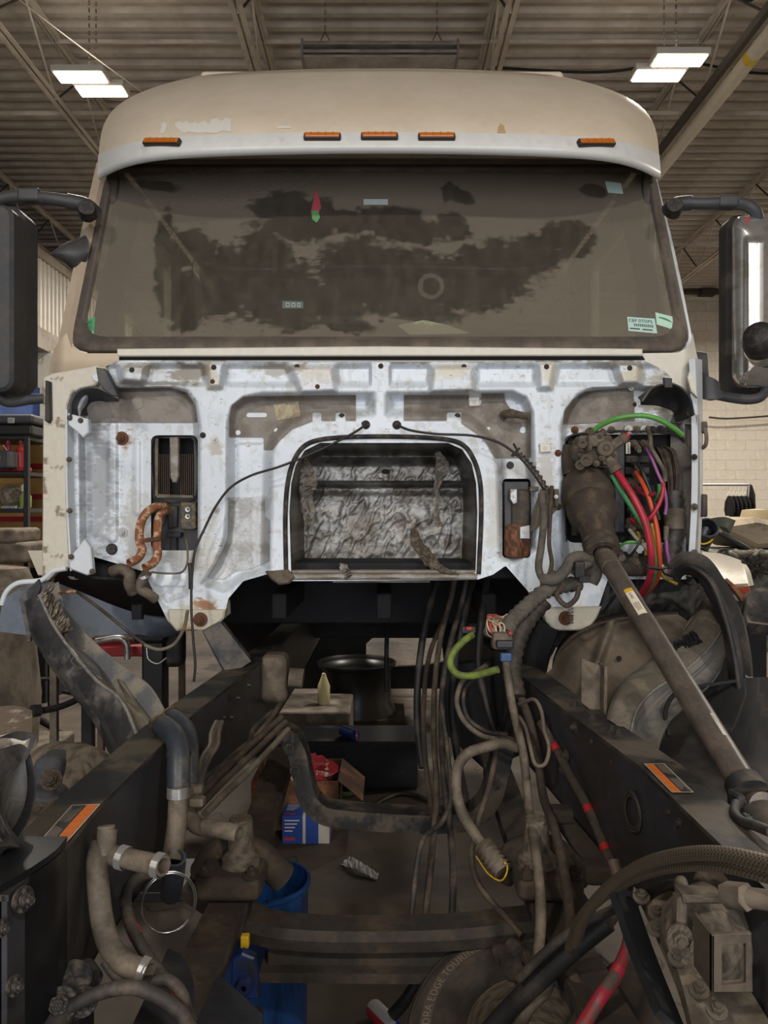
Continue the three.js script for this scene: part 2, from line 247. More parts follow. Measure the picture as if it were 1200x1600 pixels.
{ // back wall of painted blocks: joints recessed
  const wb = struct('wall_back', boxUV(clean(new THREE.BoxGeometry(RIGHTX - LEFTX + 0.4, CEIL + 0.2, 0.2).translate((RIGHTX + LEFTX) / 2, CEIL / 2, BACK - 0.11))), wallPaint);
  const block = rbox(0.3985, 0.1985, 0.02, 0.003, 1), half = rbox(0.196, 0.196, 0.02, 0.006, 1), tones = [wallPaint, mat(0xcdc5b7, { dirt: 0xc7beb0, size: 1, rough: 0.7 })];
  let n = 0;
  for (let r = 4; r < 30; r++) for (let c = 0; c < 11; c++) {
    const off = r % 2 ? 0.2 : 0, x = 4.9 + c * 0.4 + off; const b = part(wb, n ? `block_${String(n).padStart(3, '0')}` : 'block', block, tones[Math.floor(hash(r, c, 4) * 2)]); b.position.set(x + 0.2, r * 0.2 + 0.1, BACK + hash(r, c, 9) * 0.003); n++;
  }
}
struct('wall_right', boxUV(clean(new THREE.BoxGeometry(0.2, CEIL + 0.2, FRONT - BACK).translate(RIGHTX + 0.1, CEIL / 2, (FRONT + BACK) / 2))), wallPaint);
{ // front wall with the open bay door: daylight enters here
  const w = RIGHTX - LEFTX, z = FRONT + 0.1, x0 = -2.0, x1 = 2.0, y1 = 3.9;
  struct('wall_front', [boxAt((LEFTX + x0) / 2, CEIL / 2, z, x0 - LEFTX, CEIL + 0.2, 0.2, 0.01), boxAt((RIGHTX + x1) / 2, CEIL / 2, z, RIGHTX - x1, CEIL + 0.2, 0.2, 0.01), boxAt(0, (CEIL + y1) / 2 + 0.05, z, x1 - x0, CEIL - y1 + 0.1, 0.2, 0.01)], wallPaint);
  const fr = struct('door_1', [boxAt(x0 - 0.03, y1 / 2, z - 0.02, 0.1, y1, 0.26, 0.01), boxAt(x1 + 0.03, y1 / 2, z - 0.02, 0.1, y1, 0.26, 0.01), boxAt(0, y1 + 0.02, z - 0.02, x1 - x0 + 0.16, 0.1, 0.26, 0.01)], M.joist);
  const day = new THREE.RectAreaLight(0xf1f3fa, DAY_POWER, x1 - x0 - 0.1, y1 - 0.3); day.position.set(0, y1 / 2 + 0.1, FRONT - 0.05); day.name = 'daylight'; scene.add(day); day.lookAt(0, y1 / 2 + 0.1, -10);
}
struct('wall_left', boxUV(clean(new THREE.BoxGeometry(0.2, CEIL + 0.2, FRONT - BACK).translate(LEFTX - 0.1, CEIL / 2, (FRONT + BACK) / 2))), M.dark);
{ // side wall with white ribbed cladding over a wide blue opening
  const wl = struct('wall_partition', [boxAt(BOOTHX - 0.1, 1.8, (FRONT + BACK) / 2, 0.2, 3.7, FRONT - BACK, 0.01), boxAt(BOOTHX - 0.1, 4.3, (FRONT + BACK) / 2, 0.2, 1.3, FRONT - BACK, 0.01)], M.dark);
  part(wl, 'blue_curtain', boxAt(BOOTHX + 0.02, 2.4, -7.0, 0.03, 1.6, 6.0, 0.01), mat(0x2f4d8c, { dirt: 0x263e74, amt: 0.4, size: 0.8, rough: 0.8 }), 'blue curtain');
  const clad = mat(0xddd7c8, { dirt: 0xcfc8b8, amt: 0.3, size: 1, rough: 0.45 }), rib = rbox(0.03, 0.92, 0.045, 0.008, 1); let n = 0;
  part(wl, 'cladding', boxAt(BOOTHX + 0.05, 4.42, -6.5, 0.06, 0.98, 9, 0.005), clad);
  for (let z = -11; z < -2.2; z += 0.125) { const r = part(wl, n ? `cladding_rib_${String(n).padStart(3, '0')}` : 'cladding_rib', rib, clad); r.position.set(BOOTHX + 0.085, 4.42, z); n++; }
  part(wl, 'top_flashing', boxAt(BOOTHX + 0.07, 4.93, -6.5, 0.14, 0.12, 9, 0.008), M.joist);
  part(wl, 'lintel', boxAt(BOOTHX + 0.08, 3.8, -6.5, 0.18, 0.27, 9, 0.01), mat(0xa8a098, { dirt: 0x8e867d, amt: 0.4, size: 1, rough: 0.7 }));
  part(wl, 'downpipe', cyl(V(BOOTHX + 0.16, 4.0, -8.7), V(BOOTHX + 0.16, 4.95, -8.7), 0.03), plain(0x555350, 0.6));
  part(wl, 'door_post', boxAt(BOOTHX + 0.1, 1.9, -7.6, 0.2, 3.6, 0.22, 0.01), M.offWhite);
  part(wl, 'door_post', boxAt(BOOTHX + 0.06, 1.9, -7.95, 0.1, 3.6, 0.12, 0.01), M.dark);
}

// ---------- roof joists ----------
for (const [x, where] of [[-7.0, 'farthest behind the ribbed partition'], [-5.0, 'running over the white ribbed partition'], [-3.05, 'carrying the conduit box over the passenger side'], [-1.12, 'between the strip light and the conduit box'], [0.97, 'between the strip light and the cream pipe'], [2.95, 'with the cream pipe hung under it'], [4.95, 'next beyond the cream pipe towards the block wall'], [6.95, 'second beyond the cream pipe'], [8.95, 'third beyond the cream pipe']]) {
  const j = thing('roof_joist', `beige steel open-web roof joist ${where}`, 'joist', 'steel joists under the roof deck'), yT = CEIL - 0.05, yB = 5.38, L = FRONT - BACK - 0.1, zc = (FRONT + BACK) / 2;
  for (const [nm, y] of [['top_chord', yT], ['bottom_chord', yB]]) part(j, nm, [-1, 1].flatMap((s) => [boxAt(x + s * 0.032, y, zc, 0.04, 0.008, L, 0.002), boxAt(x + s * 0.014, y + (nm === 'top_chord' ? -0.025 : 0.025), zc, 0.006, 0.05, L, 0.002)]), M.joist);
  let k = 0; for (let z = BACK + 0.3; z < FRONT - 1; z += 0.62) { part(j, 'web_bar', cyl(V(x, k % 2 ? yB : yT - 0.02, z), V(x, k % 2 ? yT - 0.02 : yB, z + 0.62), 0.011, 0.011, 6), k % 2 ? M.joist : M.darkRod); k++; }
}
for (const [z, y, r, where] of [[-4.75, 5.42, 0.02, 'just behind the strip light at the bottom chords'], [-4.45, 5.93, 0.018, 'close under the deck above the strip light'], [-8.4, 5.42, 0.02, 'halfway between the cab and the block wall'], [-11.2, 5.42, 0.02, 'closest to the block wall'], [2.5, 5.42, 0.02, 'ahead of the cab']])
  solo('bridging_bar', boxAt((LEFTX + RIGHTX) / 2, y, z, RIGHTX - LEFTX, r * 2, 0.012, 0.003), M.joist, `thin steel bridging angle tying the joists ${where}`, 'bar', 'bridging angles between joists');
{ // heater tube hung under one joist
  const h = thing('heater_tube', 'long cream ceiling pipe with a yellow band hung beside a dark rail', 'pipe');
  part(h, 'pipe', cyl(V(2.95, 5.2, BACK + 0.5), V(2.95, 5.2, 5), 0.062, 0.062, 20), mat(0xcfc6b3, { dirt: 0xb5aa96, amt: 0.3, size: 0.8, rough: 0.5 }));
  for (const z of [-3.45, -6.95]) part(h, 'yellow_band', cyl(V(2.95, 5.2, z - 0.04), V(2.95, 5.2, z + 0.04), 0.0635, 0.0635, 20, true), plain(0xd8b520, 0.5), 'yellow tape band');
  for (let z = -12; z < 5; z += 1.9) part(h, 'hanger', boxAt(2.95, 5.3, z, 0.02, 0.14, 0.02, 0.003), M.joist);
  part(h, 'rail', boxAt(2.86, 5.3, -3.9, 0.05, 0.07, 17, 0.004), plain(0x4a443d, 0.7));
}
solo('ceiling_cable', tube([V(1.0, 5.6, -4.3), V(2.0, 5.56, -4.3), V(2.7, 5.62, -4.25), V(3.4, 5.55, -4.3), V(4.9, 5.6, -4.3)], 0.012, { rad: 6 }), M.voidBlack, 'thin black electric cable strung across joists above the cab roof', 'cable');
solo('hanging_cable_coil', [0, 1, 2, 3].map((i) => tube([V(2.78 + i * 0.012, 5.85, -3.1), V(2.73 + i * 0.02, 5.65, -3.12), V(2.68 + i * 0.02, 5.45, -3.1), V(2.7 + i * 0.02, 5.38, -3.05), V(2.76 + i * 0.01, 5.5, -3.05), V(2.8, 5.85, -3.08)], 0.012, { rad: 6, seg: 40 })), M.voidBlack, 'loop of black rubber cable hanging from joist beside the cream pipe', 'cable');
{ const f = thing('pipe_bracket_box', 'small grey conduit box with cables clamped high on a joist', 'junction box'); part(f, 'box', boxAt(-2.72, 5.62, -2.95, 0.16, 0.09, 0.1, 0.01), M.hoseGrey); part(f, 'cable', tube([V(-2.72, 5.6, -2.95), V(-2.55, 5.62, -2.9), V(-2.5, 5.8, -3.0)], 0.008, { rad: 6 }), M.offWhite); part(f, 'cable', tube([V(-3.0, 5.58, -3.0), V(-2.6, 5.45, -3.6), V(-2.1, 5.3, -4.3)], 0.006, { rad: 6 }), M.joist); }

// ---------- lamps ----------
function chain(parent, a, b, link = 0.045) { const n = Math.max(2, Math.round(a.distanceTo(b) / link)), g = []; for (let i = 0; i < n; i++) { const t = new THREE.TorusGeometry(0.011, 0.003, 5, 8); t.scale(0.7, 1.5, 1); if (i % 2) t.rotateY(Math.PI / 2); const p = a.clone().lerp(b, (i + 0.5) / n); t.translate(p.x, p.y, p.z); g.push(t); } const c = part(parent, 'chain', g, M.darkRod); c.userData.kind = 'stuff'; return c; }
const lampGlow = new THREE.MeshStandardMaterial({ color: 0xffffff, emissive: 0xfff0d8, emissiveIntensity: 9, roughness: 0.6 });
const lampCase = plain(0xb9b4aa, 0.5);
LAMP_SPOTS.forEach(([x, y, z], i) => {
  const l = thing('ceiling_light', i === 0 ? 'lit twin-panel high-bay light on chains near the conduit box' : i === 1 ? 'lit twin-panel high-bay light on chains beside the cream pipe' : 'lit twin-panel high-bay light farther along the roof, hidden by the cab', 'ceiling light', 'lit high-bay lights in rows'), s = x < 0 ? 1 : -1;
  for (const k of [-1, 1]) {
    const dx = k * 0.045 * s, dz = -k * 0.105;
    part(l, 'housing', boxAt(x + dx, y + 0.035, z + dz, 0.42, 0.05, 0.19, 0.01), lampCase);
    part(l, 'lamp_panel', boxAt(x + dx, y + 0.006, z + dz, 0.38, 0.012, 0.155, 0.004), lampGlow, 'glowing white panel');
  }
  part(l, 'bracket', boxAt(x, y + 0.075, z, 0.06, 0.03, 0.3, 0.004), lampCase);
  chain(l, V(x - 0.0, y + 0.09, z - 0.1), V(x, CEIL, z - 0.1), 0.06); chain(l, V(x + 0.02, y + 0.09, z + 0.1), V(x + 0.02, CEIL, z + 0.1), 0.06);
  const a = new THREE.RectAreaLight(LAMP_TINT, LAMP_POWER, 0.42, 0.38); a.position.set(x, y - 0.012, z); a.rotation.x = -Math.PI / 2; a.name = 'lamp_light'; l.add(a);
  const up = new THREE.RectAreaLight(LAMP_TINT, LAMP_POWER * 0.035, 0.3, 0.3); up.position.set(x, y + 0.095, z); up.rotation.x = Math.PI / 2; up.name = 'deck_fill'; l.add(up);   // added fill light that brightens the roof deck
});
{ // unlit strip light over the cab
  const l = thing('strip_light', 'unlit grey fluorescent strip fitting hung on chains over the cab roof', 'ceiling light'), a = P(475, 92, 6.3), b = P(713, 92, 6.3), x = (a.x + b.x) / 2, w = b.x - a.x;
  part(l, 'reflector', [boxAt(x, a.y + 0.045, a.z, w, 0.03, 0.3, 0.006), boxAt(x, a.y - 0.02, a.z + 0.1, w * 0.99, 0.025, 0.1, 0.006), boxAt(x, a.y - 0.055, a.z, w * 0.99, 0.02, 0.28, 0.006)], mat(0x8f8a84, { dirt: 0x6d6862, amt: 0.4, size: 0.5, rough: 0.5, metal: 0.2 }));
  for (const [s, xx] of [[-1, a.x], [1, b.x]]) part(l, 'end_cap', boxAt(xx, a.y, a.z, 0.02, 0.15, 0.32, 0.005), plain(0x6a655f, 0.6));
  for (const dz of [-0.06, 0.06]) part(l, 'tube', cyl(V(a.x, a.y - 0.02, a.z + dz), V(b.x, a.y - 0.02, a.z + dz), 0.018, 0.018, 10), plain(0xcfcac0, 0.5));
  for (const px of [508, 683]) { const p = P(px, 80, 6.3); part(l, 'wire_yoke', [cyl(V(p.x, p.y + 0.16, p.z), V(p.x - 0.08, p.y, p.z), 0.004, 0.004, 5), cyl(V(p.x, p.y + 0.16, p.z), V(p.x + 0.08, p.y, p.z), 0.004, 0.004, 5)], M.darkRod); chain(l, V(p.x, p.y + 0.16, p.z), V(p.x, CEIL, p.z), 0.06); }
}
// ---------- the cab ----------
const cab = thing('truck_cab', 'white and beige truck cab with bare firewall, its hood and engine removed', 'truck cab');
const CX = 592;
{ // roof cap: sun visor brow that runs back into the roof
  const yb = (s) => 232 + 14 * s * s + 28 * Math.pow(Math.abs(s), 10), yt = (s) => 107 + 11 * Math.pow(Math.abs(s), 2.5);
  const at = (s, v) => { const y = lerp(yb(s), yt(s), v), inset = 150 * Math.pow(v, 5) + 10 * v, x = CX + s * (440 - inset); return P(x, y, 2.64 + 0.62 * v * v + 0.06 * s * s + 0.26 * Math.pow(Math.abs(s), 9)); };
  const grid = (rows, nS = 96) => { const pos = [], idx = [], W = nS + 1; rows.forEach((f) => { for (let i = 0; i <= nS; i++) { const p = f(-1 + 2 * i / nS); pos.push(p.x, p.y, p.z); } }); for (let r = 0; r < rows.length - 1; r++) for (let i = 0; i < nS; i++) { const a = r * W + i; idx.push(a, a + 1, a + W, a + 1, a + W + 1, a + W); } const g = new THREE.BufferGeometry(); g.setAttribute('position', new THREE.Float32BufferAttribute(pos, 3)); g.setIndex(idx); g.computeVertexNormals(); return boxUV(clean(g)); };
  const rows = []; for (let v = 0.2; v <= 1.0001; v += 0.05) rows.push((s) => at(s, Math.min(1, v)));
  for (const [z, dy] of [[-1.0, 0.03], [-1.6, 0.03], [-2.4, 0]]) rows.push((s) => { const p = at(s, 1); return V(p.x * 1.12, p.y + dy - 0.25 * Math.pow(Math.abs(s), 8), z); });
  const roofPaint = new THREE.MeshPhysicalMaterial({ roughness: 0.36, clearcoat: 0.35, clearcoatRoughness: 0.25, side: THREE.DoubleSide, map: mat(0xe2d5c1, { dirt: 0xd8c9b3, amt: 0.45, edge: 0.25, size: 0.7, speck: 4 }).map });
  part(cab, 'sun_visor_roof', grid(rows), roofPaint, 'beige sun visor and roof');
  const edge = []; for (let v = 0.2; v > -0.001; v -= 0.04) edge.push((s) => { const p = at(s, Math.max(0, v)); p.z += 0.004; return p; });
  edge.push((s) => { const p = at(s, 0); p.y -= 0.012; p.z -= 0.012; return p; }, (s) => { const p = at(s, 0); p.y -= 0.004; p.z -= 0.03; return p; });
  part(cab, 'visor_rim', grid(edge), mat(0xd2d3d0, { dirt: 0xb8ae9e, amt: 0.2, size: 0.5, rough: 0.35 }), 'white lower rim of the visor');
  const under = [(s) => { const p = at(s, 0); p.z -= 0.03; return p; }, (s) => P(CX + s * 425, 262 + 2 * s * s - 14, 2.98 + 0.12 * s * s), (s) => P(CX + s * 420, 262 + 3 * s * s, 3.0 + 0.12 * s * s)];
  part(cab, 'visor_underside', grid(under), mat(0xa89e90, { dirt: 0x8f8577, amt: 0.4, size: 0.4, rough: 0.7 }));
  // old decal residue: bare white paint where lettering was peeled off
  const residue = plain(0xdedbd2, 0.5), blot = (x0, y0, w, h, n, sd) => { const o = []; for (let i = 0; i < n; i++) { const a = i / n * 6.2832, k = 0.72 + 0.5 * hash(i, sd, 5); o.push([x0 + w * Math.cos(a) * k, y0 + h * Math.sin(a) * k]); } return o; };
  const vOf = (x, y) => { let v = 0.3; for (let i = 0; i < 30; i++) { const inset = 150 * Math.pow(v, 5) + 10 * v, s = (x - CX) / (440 - inset); v = (y - yb(s)) / (yt(s) - yb(s)); } const inset = 150 * Math.pow(v, 5) + 10 * v, s = (x - CX) / (440 - inset); return [s, v]; };
  const visorDepth = (x, y) => { const [s, v] = vOf(x, y); return 2.64 + 0.62 * v * v + 0.06 * s * s + 0.26 * Math.pow(Math.abs(s), 9); };
  const shapes = [[[250, 205], [253, 197], [251, 193], [258, 190], [261, 195], [257, 208], [251, 209]],
    [[272, 193], [279, 189], [286, 192], [291, 188], [297, 193], [306, 190], [311, 195], [313, 190], [321, 188], [325, 195], [331, 186], [340, 184], [345, 190], [352, 184], [361, 185], [361, 206], [348, 204], [338, 208], [322, 207], [309, 208], [296, 206], [287, 208], [279, 203]], [[431, 198], [440, 196], [455, 197], [456, 200], [434, 201]]];
  shapes.forEach((s, i) => part(cab, 'decal_residue', sheet(s, (x, y) => visorDepth(x, y) - 0.0025, { step: 1.5 }), residue, 'white patch of peeled lettering'));
  part(cab, 'stain_mark', sheet(blot(784, 207, 6, 14, 14, 3), (x, y) => visorDepth(x, y) - 0.0025, { step: 2 }), plain(0xb79d76, 0.8), 'tan drip stain');
  part(cab, 'roof_panel', [boxAt(-0.01, P(0, 108, 3.4).y + 0.03, -1.5, 1.66, 0.05, 1.4, 0.02)], roofPaint);
  // amber marker lamps
  const amber = new THREE.MeshPhysicalMaterial({ color: 0xc0661a, roughness: 0.25, clearcoat: 0.5, emissive: 0x000000 });
  for (const [x0, x1, y] of [[227, 283, 225], [475, 533, 217], [564, 622, 216.5], [653, 711, 217], [902, 958, 226]]) {
    const xm = (x0 + x1) / 2, on = (x, yy) => P(x, yy, visorDepth(x, yy)), c = on(xm, y), ex = on(x1, y).sub(on(x0, y)), w = ex.length(), ez = ex.clone().normalize().cross(on(xm, y - 6).sub(on(xm, y + 6)).normalize()).normalize(), ey = ez.clone().cross(ex).normalize();
    const o = new THREE.Group(); o.name = 'marker_light'; o.quaternion.setFromRotationMatrix(new THREE.Matrix4().makeBasis(ex.clone().normalize(), ey, ez)); o.position.copy(c).addScaledVector(ez, 0.008); cab.add(o);
    part(o, 'bezel', rbox(w, 0.027, 0.02, 0.006), plain(0x2e2722, 0.5)); const ln = part(o, 'lens', rbox(w * 0.95, 0.021, 0.022, 0.007), amber, 'amber lens'); ln.position.z = 0.003;
    for (let i = 0; i < 4; i++) { const rb = part(o, 'lens_rib', rbox(0.004, 0.015, 0.003, 0.001, 1), amber); rb.position.set((i - 1.5) * w * 0.2, 0, 0.0145); }
  }
}
// windscreen lies on one bowed, raked surface
const wsD = (x, y) => 2.70 + (545 - y) / 285 * 0.30 + 0.15 * ((x - 594) / 480) ** 2;
const ring = (l, r, t, b, rise, rc) => { // outline with slanted sides, rounded corners
  const o = [], tl = [l + rise, t], tr = [r - rise, t], br = [r, b], bl = [l, b], cs = [tl, tr, br, bl], rad = [rc * 0.8, rc * 0.8, rc, rc];
  cs.forEach((c, i) => { const a = cs[(i + 3) % 4], e = cs[(i + 1) % 4], u = [a[0] - c[0], a[1] - c[1]], w = [e[0] - c[0], e[1] - c[1]], lu = Math.hypot(...u), lw = Math.hypot(...w), p0 = [c[0] + u[0] / lu * rad[i], c[1] + u[1] / lu * rad[i]], p1 = [c[0] + w[0] / lw * rad[i], c[1] + w[1] / lw * rad[i]]; for (let k = 0; k <= 8; k++) { const t2 = k / 8; o.push([lerp(lerp(p0[0], c[0], t2), lerp(c[0], p1[0], t2), t2), lerp(lerp(p0[1], c[1], t2), lerp(c[1], p1[1], t2), t2)]); } });
  const out = []; for (let i = 0; i < o.length; i++) { const a = o[i], e = o[(i + 1) % o.length], n = Math.max(1, Math.round(Math.hypot(e[0] - a[0], e[1] - a[1]) / 24)); for (let k = 0; k < n; k++) out.push([lerp(a[0], e[0], k / n), lerp(a[1], e[1], k / n)]); } return out;
};
const wsBox = metreBox(110, 260, 1080, 540, 3.15, 2.7);
const glassEdge = ring(130, 1058, 268, 527, 50, 34);
{ const lay = [[104, 1083, 256, 551, 62, 40, 0.0], [109, 1078, 258, 547, 60, 39, -0.022], [120, 1068, 262, 538, 55, 37, -0.028], [126, 1062, 266, 531, 52, 35, -0.016], [131, 1057, 269, 526, 50, 34, -0.006]].map(([l, r, t, b, ri, rc, h]) => ring(l, r, t, b, ri, rc).map(([x, y]) => [x, y, h]));
  const n = 220, res = lay.map((o) => { const len = [0]; for (let i = 1; i <= o.length; i++) { const a = o[i - 1], e = o[i % o.length]; len.push(len[i - 1] + Math.hypot(e[0] - a[0], e[1] - a[1])); } const T = len[o.length], out = []; let k = 0; for (let i = 0; i < n; i++) { const s = i / n * T; while (len[k + 1] < s) k++; const t = (s - len[k]) / (len[k + 1] - len[k] || 1), a = o[k], e = o[(k + 1) % o.length]; out.push(P(lerp(a[0], e[0], t), lerp(a[1], e[1], t), wsD(lerp(a[0], e[0], t), lerp(a[1], e[1], t)) + a[2])); } return out; });
  const pos = [], idx = []; res.forEach((r) => r.forEach((p) => pos.push(p.x, p.y, p.z))); for (let r = 0; r < res.length - 1; r++) for (let i = 0; i < n; i++) { const a = r * n + i, b = r * n + (i + 1) % n; idx.push(a, a + n, b, b, a + n, b + n); }
  const g = new THREE.BufferGeometry(); g.setAttribute('position', new THREE.Float32BufferAttribute(pos, 3)); g.setIndex(idx); g.computeVertexNormals();
  part(cab, 'windshield_seal', boxUV(clean(g)), M.rubberSeal, 'weathered grey rubber seal round the windshield');
}
const windshield = part(cab, 'windshield', sheet(glassEdge, wsD, { step: 12, uvBox: wsBox }), new THREE.MeshPhysicalMaterial({ color: 0xdfe6dc, roughness: 0.04, transmission: 1, thickness: 0, ior: 1.5, side: THREE.DoubleSide }), 'dusty windshield wiped in dark smears');
{ // film of dust on the pane: it is missing where somebody wiped
  const wipes = [ // [x, y, rx, ry, angle]: strokes of a cloth
    [245, 290, 40, 9, 0.1], [255, 380, 14, 55, 0.12], [262, 430, 22, 70, 0.05], [300, 390, 45, 35, 0.3], [290, 470, 45, 50, 0.1], [350, 440, 55, 60, 0], [410, 420, 45, 90, 0.1], [440, 320, 50, 22, -0.1], [470, 350, 70, 30, 0], [500, 325, 25, 18, 0], [450, 460, 60, 60, 0], [560, 420, 70, 55, 0], [540, 345, 90, 18, 0.05], [600, 340, 60, 20, 0], [640, 360, 70, 22, 0.1], [710, 355, 30, 22, 0.3], [715, 305, 28, 14, 0.4], [700, 300, 8, 20, 0.3], [620, 440, 110, 60, 0.05], [720, 445, 110, 45, 0.0], [770, 420, 90, 45, -0.2], [830, 400, 55, 35, -0.3], [880, 370, 45, 26, -0.2], [900, 385, 35, 20, -0.5], [925, 297, 25, 10, 0.2], [535, 505, 50, 14, 0.2], [530, 470, 50, 45, 0], [465, 500, 45, 18, 0], [660, 485, 60, 20, 0.1]];
  const W = 1024, H = 300, t = tex(W, (u, v) => {
    const X = lerp(wsBox[0], wsBox[2], u), Y = lerp(wsBox[1], wsBox[3], v); let x = 594, y = 400, w = 0; for (let i = 0; i < 6; i++) { const d = wsD(x, y); x = 600 + X * FOCAL / d; y = 800 - (Y - EYE.y) * FOCAL / d; }
    for (const [cx, cy, rx, ry, a] of wipes) { const dx = x - cx, dy = y - cy, c = Math.cos(a), s = Math.sin(a), e = Math.hypot((dx * c + dy * s) / rx, (-dx * s + dy * c) / ry), rag = (fbm(u, v, 30, 5, 4, 3, 1) - 0.5) * 0.6 + (fbm(u, v, 60, 15, 3, 1, 1) - 0.5) * 0.5; w = Math.max(w, smooth(1.12, 0.8, e + rag)); }
    const streak = fbm(u, v, 16, 40, 5, 6, 1), grain = fbm(u, v, 90, 31, 3), film = 0.66 + 0.16 * fbm(u, v, 3, 60, 3) + 0.04 * (grain - 0.5);
    const ring_ = Math.abs(Math.hypot(x - 673, y - 447) - 17) < 2.5 + grain * 2 ? 0.25 : 0, speck = grain > 0.72 ? 0.06 : 0;
    const left = lerp(film, 0.16 + 0.22 * streak + speck + ring_, w), g = 255 * clamp(left * 0.8); return [g, g, g];
  }, false, H); t.wrapS = t.wrapT = THREE.ClampToEdgeWrapping;
  part(windshield, 'dust_film', sheet(glassEdge, (x, y) => wsD(x, y) - 0.0015, { step: 12, uvBox: wsBox }), new THREE.MeshStandardMaterial({ color: 0x867d6f, roughness: 1, alphaMap: t, transparent: true, side: THREE.DoubleSide }), 'brown dust film with wiped smears');
  const st = (name, poly, c, label) => part(windshield, name, sheet(poly, (x, y) => wsD(x, y) - 0.003, { step: 3 }), plain(c, 0.6), label);
  st('sticker', [[945, 283], [970, 286], [974, 303], [950, 301]], 0xb9d3cf, 'pale blue square sticker');
  st('sticker', [[568, 311], [606, 311], [606, 320], [568, 320]], 0xa9b5b2, 'small pale label strip');
  const leaf = part(windshield, 'sticker', sheet([[493, 294], [499, 310], [502, 325], [498, 331], [500, 340], [495, 348], [488, 343], [486, 330], [490, 312]], (x, y) => wsD(x, y) - 0.003, { step: 2 }), plain(0xa9464f, 0.6), 'red and green paper leaf sticker');
  part(leaf, 'green_tip', sheet([[487, 330], [496, 328], [500, 340], [495, 348], [488, 343]], (x, y) => wsD(x, y) - 0.004, { step: 2 }), plain(0x5c9a63, 0.6), 'green half');
  const lab = (name, q, draw, w, h, label) => { const g = quad(...q.map(([x, y]) => P(x, y, wsD(x, y) - 0.004))); const m = new THREE.MeshStandardMaterial({ map: canvasTex(w, h, draw), roughness: 0.6, side: THREE.DoubleSide }); return part(windshield, name, g, m, label); };
  lab('sticker', [[980, 495], [1023, 498], [1027, 521], [982, 517]], (c, w, h) => { c.fillStyle = '#b9d6cd'; c.fillRect(0, 0, w, h); c.fillStyle = '#2d5f6a'; c.font = 'bold 56px sans-serif'; c.fillText('CBP DTOPS', 12, 62); c.fillStyle = '#3c4a48'; for (let i = 0; i < 40; i++) c.fillRect(70 + i * 6, 80, 2 + (i * 7 % 4), 34); c.fillRect(20, 138, 120, 16); c.fillRect(170, 138, 120, 16); }, 340, 180, 'pale green customs barcode sticker');
  lab('sticker', [[1024, 488], [1052, 495], [1056, 516], [1026, 507]], (c, w, h) => { c.fillStyle = '#bfe0cb'; c.fillRect(0, 0, w, h); c.fillStyle = '#4d8a68'; c.beginPath(); c.ellipse(150, 80, 110, 30, 0.1, Math.PI, 0); c.fill(); }, 300, 180, 'pale mint sticker with green arc');
  lab('sticker', [[133, 500], [149, 495], [147, 522], [130, 527]], (c, w, h) => { c.fillStyle = '#4f9a6c'; c.fillRect(0, 0, w, h); c.fillStyle = '#1d3a2a'; c.font = 'bold 90px sans-serif'; c.fillText('26', 60, 110); for (let i = 0; i < 6; i++) c.fillRect(50, 140 + i * 22, 120, 8); c.fillStyle = '#c8d8c8'; c.fillRect(20, 275, 190, 40); }, 230, 330, 'green numbered permit sticker');
  lab('sticker', [[441, 470], [474, 471], [474, 482], [441, 482]], (c, w, h) => { c.fillStyle = '#5c6a62'; c.fillRect(0, 0, w, h); c.strokeStyle = '#c7cec6'; c.lineWidth = 6; c.strokeRect(60, 24, 50, 40); c.strokeRect(150, 24, 50, 40); c.strokeRect(240, 24, 40, 40); }, 330, 90, 'small grey tag sticker');
}
